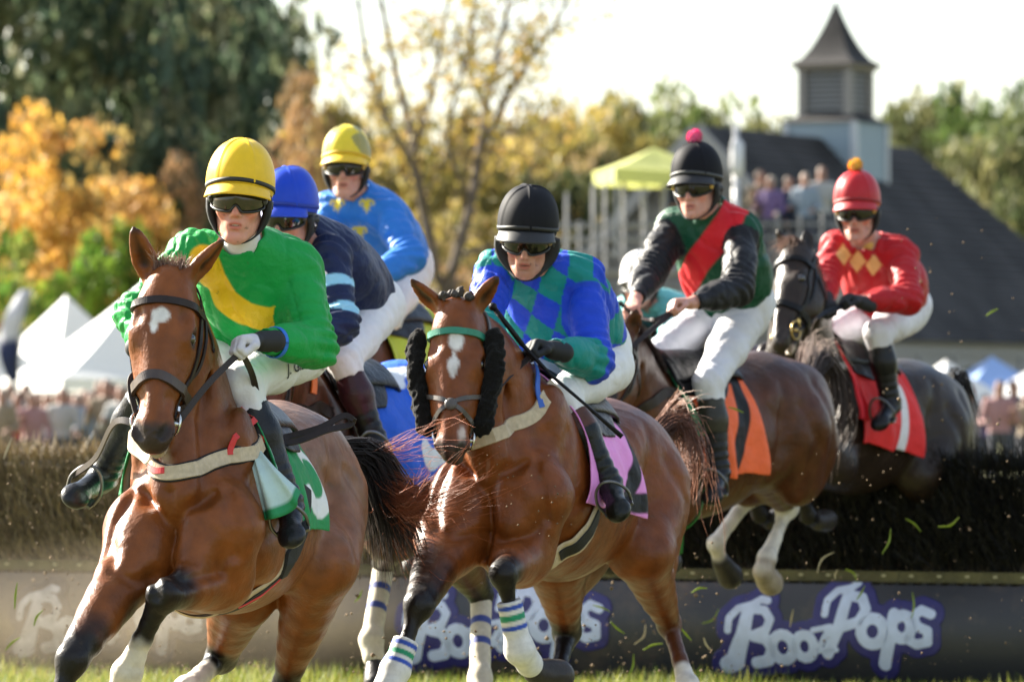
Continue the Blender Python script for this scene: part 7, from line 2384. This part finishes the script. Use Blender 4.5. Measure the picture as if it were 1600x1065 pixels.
def build_green():
    F = Frame(1088, 25.8, 37, 0.10, -2.0)
    H = Head(A(962, 512, 24.95), A(915, 690, 24.65), (-0.6, -1, 0.3))
    legs = auto_legs(F, {
        'HL': dict(stifle=A(1178, 720, 26.0), hock=A(1230, 792, 26.6), fet=A(1198, 872, 26.42), cor=A(1190, 892, 26.36), toe=A(1205, 912, 26.5)),
        'HR': dict(stifle=A(1130, 720, 26.2), hock=A(1172, 772, 26.75), fet=A(1118, 850, 26.6), cor=A(1126, 876, 26.66), toe=A(1142, 902, 26.78))})
    CR = (0.62, 0.54, 0.42)
    S = dict(name='racehorse', F=F, H=H, legs=legs, coat=(0.080, 0.024, 0.008), dark=BLK, h=0.0115,
             label='dark bay horse with an orange saddle cloth and two white hind legs off the ground',
             topline=(0.030, 0.012, 0.007), ears={-1: (A(960, 470, 24.95), (-0.5, -1, 0.2)), 1: (A(996, 478, 24.9), (0.3, -1, 0.2))},
             legspec={'FR': {}, 'FL': {}, 'HL': dict(blackup=0.02, black=0.5, white=1.0, hoof=(0.34, 0.27, 0.19)), 'HR': dict(blackup=0.02, black=0.5, white=0.95)})
    hs = make_horse(S); root = hs['root']
    add_bridle(hs, M_leather(), M_steel(), nose='plain')
    mane(hs, 41, 420, 0.10, 0.2, side=1)
    dock = F(-0.86, 0, 1.36)
    hair('tail', tail_strands(dock, [A(1290, 560, 26.7), A(1312, 640, 26.7), A(1290, 700, 26.7), A(1270, 760, 26.75)], 220, 0.09, 42, 0.05, 0.04, (0.5, 1.0)), 0.0035, M_hair(), root, (0.03, 0.02, 0.016), (0.10, 0.07, 0.055), 8, 42)
    hair('tail_wisps', tail_strands(dock, [A(1270, 545, 26.7), A(1290, 550, 26.7), A(1305, 580, 26.7)], 90, 0.10, 43, 0.05, 0.06, (0.4, 1.0)), 0.0022, M_hair(), root, (0.25, 0.18, 0.15), (0.5, 0.4, 0.34), 7, 43)
    OR = (0.85, 0.145, 0.045)
    saddle_cloth(hs, OR, -0.12, 0.34, 2.10, '7', (0.008, 0.008, 0.009), -0.04, 0.60, 0.50, flare=0.05, slant=0.0)
    saddle_cloth(hs, (0.02, 0.22, 0.09), 0.34, 0.40, 1.5, None, flare=0.03, rows=40, cols=14)
    add_saddle(hs)
    body_strap(hs, 'girth', [A(1112, 760, 25.5), A(1095, 795, 25.45), A(1075, 835, 25.45), A(1030, 850, 25.5)], 0.10, mat('green girth webbing', (0.04, 0.20, 0.04), rough=0.6, var=0.15, bump=0.3), 0.008)
    body_strap(hs, 'breastplate', [A(1100, 590, 25.4), A(1060, 610, 25.2), A(1010, 640, 25.1), A(960, 660, 25.1)], 0.05, M_leather(), 0.006)
    Jt = dict(neck=A(1112, 340, 25.72), pelvis=A(1150, 478, 25.95), shL=A(1162, 362, 25.66), shR=A(1052, 356, 25.80),
              elL=A(1152, 452, 25.36), elR=A(1014, 425, 25.56), wrL=A(1078, 474, 25.10), wrR=A(992, 470, 25.24), hdL=A(1042, 473, 25.04), hdR=A(982, 492, 25.1), pnL=V(-0.1, -0.4, -0.9), pnR=V(0.1, -0.4, -0.9),
              hpL=A(1162, 498, 25.88), hpR=A(1110, 498, 26.0), knL=A(1108, 596, 25.40), knR=A(1020, 560, 25.65),
              anL=A(1122, 728, 25.38), anR=A(1010, 690, 25.7), toL=A(1112, 768, 25.22), toR=A(990, 725, 25.55))
    hd = JHead(A(1089, 296, 25.60), V(-0.42, -1, -0.14), 2.0, 1.06)
    hd.jw = 1.05; hd.ch = -0.003; hd.nl = 1.05
    GR, RD, BK = (0.002, 0.058, 0.026), (0.60, 0.010, 0.020), (0.006, 0.006, 0.009)
    def silk(lx, ly, lz, arm, P):
        c = np.tile(V(*GR), (len(P), 1)); r = arm['ray']
        w = wpath(P, [r(*q) for q in ((1150, 325), (1140, 345), (1110, 385), (1090, 410), (1078, 432), (1070, 460))], 0.062)
        c = paint(c, P, w, RD)
        for s in 'LR':
            c = paint(c, P, (arm[s]['w'] > 0.5) * (arm[s]['u'] > 0.05), BK)
        return c
    j = make_jockey(dict(J=Jt, head=hd, label='jockey in a black cap with a pink pompom and green silks with a red sash', k=1.06, bh=0.0075, ch=0.0075, silk=silk, skin=(0.55, 0.28, 0.22),
              arch=0.03, loose=0.015, boottop=((0.03, 0.028, 0.02), 0.6), breech=(0.66, 0.66, 0.70), hair=(0.03, 0.02, 0.015),
              helmet=dict(col=(0.007, 0.007, 0.010), matte=True, band=(0.05, 0.05, 0.05), bandname='grey', peakcol=(0.008, 0.008, 0.010), seams=(0.8, 2.4, 4.0, 5.5), peak=0.05, pom=(0.80, 0.10, 0.30)),
              gog=dict(button=(0.6, 0.4, 0.1), bname='gold')))
    stirrup(hs, Jt, 'L')
    rl = empty('reins', (0, 0, 0)); rl.parent = root; rl.location = Vector(H.p) - root.location
    rein(rl, hs['rings'][1], [A(975, 560, 24.8)], j['hands']['L']['grip'], 0.024, M_leather(), 24)
    rein(rl, j['hands']['L']['grip'], [A(1020, 500, 25.0)], j['hands']['R']['grip'], 0.022, M_leather(), 20)
    return hs, j

def build_red():
    F = Frame(1335, 28.6, 35, 0.16, 7.0)
    H = Head(A(1238, 388, 27.75), A(1214, 545, 27.40), (-0.9, -0.7, 0.3))
    S = dict(name='racehorse', F=F, H=H, legs=auto_legs(F), coat=(0.026, 0.016, 0.011), dark=BLK, h=0.0115,
             label='near black horse with a red saddle cloth jumping out of the brush fence',
             topline=(0.03, 0.022, 0.018), ears={-1: (A(1210, 352, 27.8), (-0.8, -0.4, 0.2)), 1: (A(1262, 352, 27.75), (0.5, -1, 0.2))},
             legspec={k: {} for k in ('FL', 'FR', 'HL', 'HR')}, face=[(0.17, 0.0, 0.06, (0.028, 0.022, 0.05), (0.5, 0.5, 0.52), 0.8)])
    hs = make_horse(S); root, b = hs['root'], hs['bvh']
    add_bridle(hs, M_black(), M_brass(), nose='cavesson', ring=0.045)
    mane(hs, 51, 400, 0.06, 0.12, side=1, ctip=(0.06, 0.04, 0.03))
    st = []
    rng = np.random.RandomState(9)
    for i in range(160):
        p = H(-0.02, rng.uniform(-0.05, 0.05), rng.uniform(-0.05, 0.02))
        st.append([p + H.a * 0.03, p - H.a * 0.02 + H.f * 0.03, p + H.f * rng.uniform(0.05, 0.09) + H.a * rng.uniform(0.0, 0.10) + H.s * rng.normal() * 0.03])
    hair('forelock', st, 0.002, M_hair(), root, (0.08, 0.04, 0.03), (0.35, 0.22, 0.16), 6, 9)  # pale pinkish tips: sunlight on the forelock put into the hair colour
    dock = F(-0.86, 0, 1.36)
    hair('tail', tail_strands(dock, [A(1492, 590, 29.4), A(1502, 660, 29.5), A(1498, 730, 29.5)], 200, 0.09, 52, 0.05, 0.03), 0.004, M_hair(), root, BLK, (0.03, 0.02, 0.015), 8, 52)
    RED = (0.72, 0.028, 0.028)
    saddle_cloth(hs, RED, -0.16, 0.36, 2.05, '1', (0.75, 0.72, 0.72), -0.10, 0.74, 0.40, flare=0.06, slant=0.0)
    saddle_cloth(hs, (0.62, 0.02, 0.03), 0.36, 0.44, 1.7, None, flare=0.05, rows=50, cols=16)
    add_saddle(hs)
    body_strap(hs, 'breastplate', [A(1355, 560, 28.2), A(1320, 570, 28.0), A(1280, 575, 27.95), A(1230, 590, 28.0)], 0.035, mat('pale webbing', (0.4, 0.38, 0.36), rough=0.7), 0.006)
    Jt = dict(neck=A(1362, 392, 28.42), pelvis=A(1400, 482, 28.72), shL=A(1410, 398, 28.34), shR=A(1308, 385, 28.46),
              elL=A(1418, 465, 28.10), elR=A(1285, 445, 28.2), wrL=A(1345, 472, 27.92), wrR=A(1292, 470, 27.95), hdL=A(1312, 462, 27.86), pnL=V(-0.1, -0.4, -0.9), pnR=V(0.1, -0.4, -0.9),
              hpL=A(1412, 492, 28.62), hpR=A(1360, 496, 28.72), knL=A(1372, 520, 28.14), knR=A(1285, 530, 28.4),
              anL=A(1390, 622, 28.16), anR=A(1280, 640, 28.5), toL=A(1374, 654, 28.0), toR=A(1262, 670, 28.4))
    hd = JHead(A(1340, 334, 28.28), V(-0.22, -1, -0.16), 2.0, 1.08)
    hd.gaunt = 0.004; hd.jw = 1.02; hd.ch = 0.005
    RS, GO = (0.40, 0.006, 0.011), (0.72, 0.42, 0.14)
    def silk(lx, ly, lz, arm, P):
        c = np.tile(V(*RS), (len(P), 1)); r = arm['ray']; w = 0
        for (x, y) in ((1318, 398), (1340, 408), (1365, 414)):
            q = P - r(x, y)
            d = np.abs(q[:, 0]) / 0.040 + np.abs(q[:, 2]) / 0.055
            w = np.maximum(w, sstep(1.06, 0.94, d) * (np.abs(q[:, 1]) < 0.1))
        for (x, y) in ((1402, 340), (1412, 362)):
            w = np.maximum(w, np.linalg.norm(P - r(x, y), axis=1) < 0.02)
        return paint(c, P, w, GO)
    j = make_jockey(dict(J=Jt, head=hd, label='jockey in a red cap with a yellow bobble and red silks with gold diamonds', k=1.06, bh=0.009, ch=0.0085, silk=silk, skin=(0.50, 0.26, 0.20),
              arch=0.05, loose=0.015, glove=(0.013, 0.013, 0.016), breech=(0.70, 0.69, 0.74), scarf=(0.6, 0.4, 0.1), scarfname='gold', hair=(0.03, 0.02, 0.015),
              helmet=dict(col=(0.42, 0.012, 0.018), band=(0.25, 0.01, 0.014), bandname='red', peakcol=(0.42, 0.012, 0.018), seams=(0.8, 2.4, 4.0, 5.5), peak=0.035, pom=(0.80, 0.48, 0.05)),
              gog=dict(button=(0.6, 0.4, 0.1), bname='gold')))
    stirrup(hs, Jt, 'L')
    rl = empty('reins', (0, 0, 0)); rl.parent = root; rl.location = Vector(H.p) - root.location
    rein(rl, hs['rings'][1], [A(1285, 490, 27.7)], j['hands']['L']['grip'], 0.028, M_black(), 24)
    return hs, j

def build_far():
    """rider glimpsed between the diamonds and the green silks, still behind the fence"""
    F = Frame(1055, 31.6, 35, 0.30, 4.0)
    H = Head(A(975, 520, 30.9), A(955, 650, 30.6), (-0.5, -1, 0.3))
    S = dict(name='racehorse', F=F, H=H, legs=auto_legs(F), coat=(0.09, 0.035, 0.018), dark=BLK, h=0.018, label='brown horse at the back, glimpsed behind the rider in green',
             ears={-1: (A(965, 485, 30.9), (-0.5, -1, 0.2)), 1: (A(995, 485, 30.9), (0.5, -1, 0.2))}, legspec={k: {} for k in ('FL', 'FR', 'HL', 'HR')})
    hs = make_horse(S)
    saddle_cloth(hs, (0.80, 0.24, 0.08), -0.30, 0.34, 1.40, None, flare=0.05, rows=40, cols=40)
    add_saddle(hs)
    Jt = dict(neck=A(1018, 475, 31.3), pelvis=A(1070, 520, 31.7), shL=A(1046, 484, 31.25), shR=A(980, 482, 31.4), elL=A(1050, 535, 31.0), elR=A(965, 515, 31.2), wrL=A(1015, 545, 30.9), wrR=A(975, 550, 30.9),
              hpL=A(1078, 535, 31.6), hpR=A(1040, 535, 31.7), knL=A(1060, 580, 31.2), knR=A(980, 580, 31.4), anL=A(1070, 670, 31.2), anR=A(970, 670, 31.5), toL=A(1062, 695, 31.05), toR=A(955, 695, 31.4), pnL=V(-0.1, -0.3, -0.9), pnR=V(0.1, -0.4, -0.9))
    hd = JHead(A(1000, 448, 31.15), V(-0.3, -1, -0.1), 0, 1.0)
    make_jockey(dict(J=Jt, head=hd, label='jockey in a white cap and turquoise silks, mostly hidden behind others', k=0.95, bh=0.012, ch=0.011, silk=lambda lx, ly, lz, arm, P: np.tile(V(0.12, 0.42, 0.42), (len(P), 1)),
              skin=(0.50, 0.26, 0.20), glove=(0.6, 0.6, 0.6), helmet=dict(col=(0.78, 0.76, 0.74), band=(0.5, 0.5, 0.5), bandname='white', peak=0.035)))
    return hs
first = build_first()
second = build_second()
navy = build_navy()
fleur = build_fleur()
green = build_green()
red = build_red()
far = build_far()
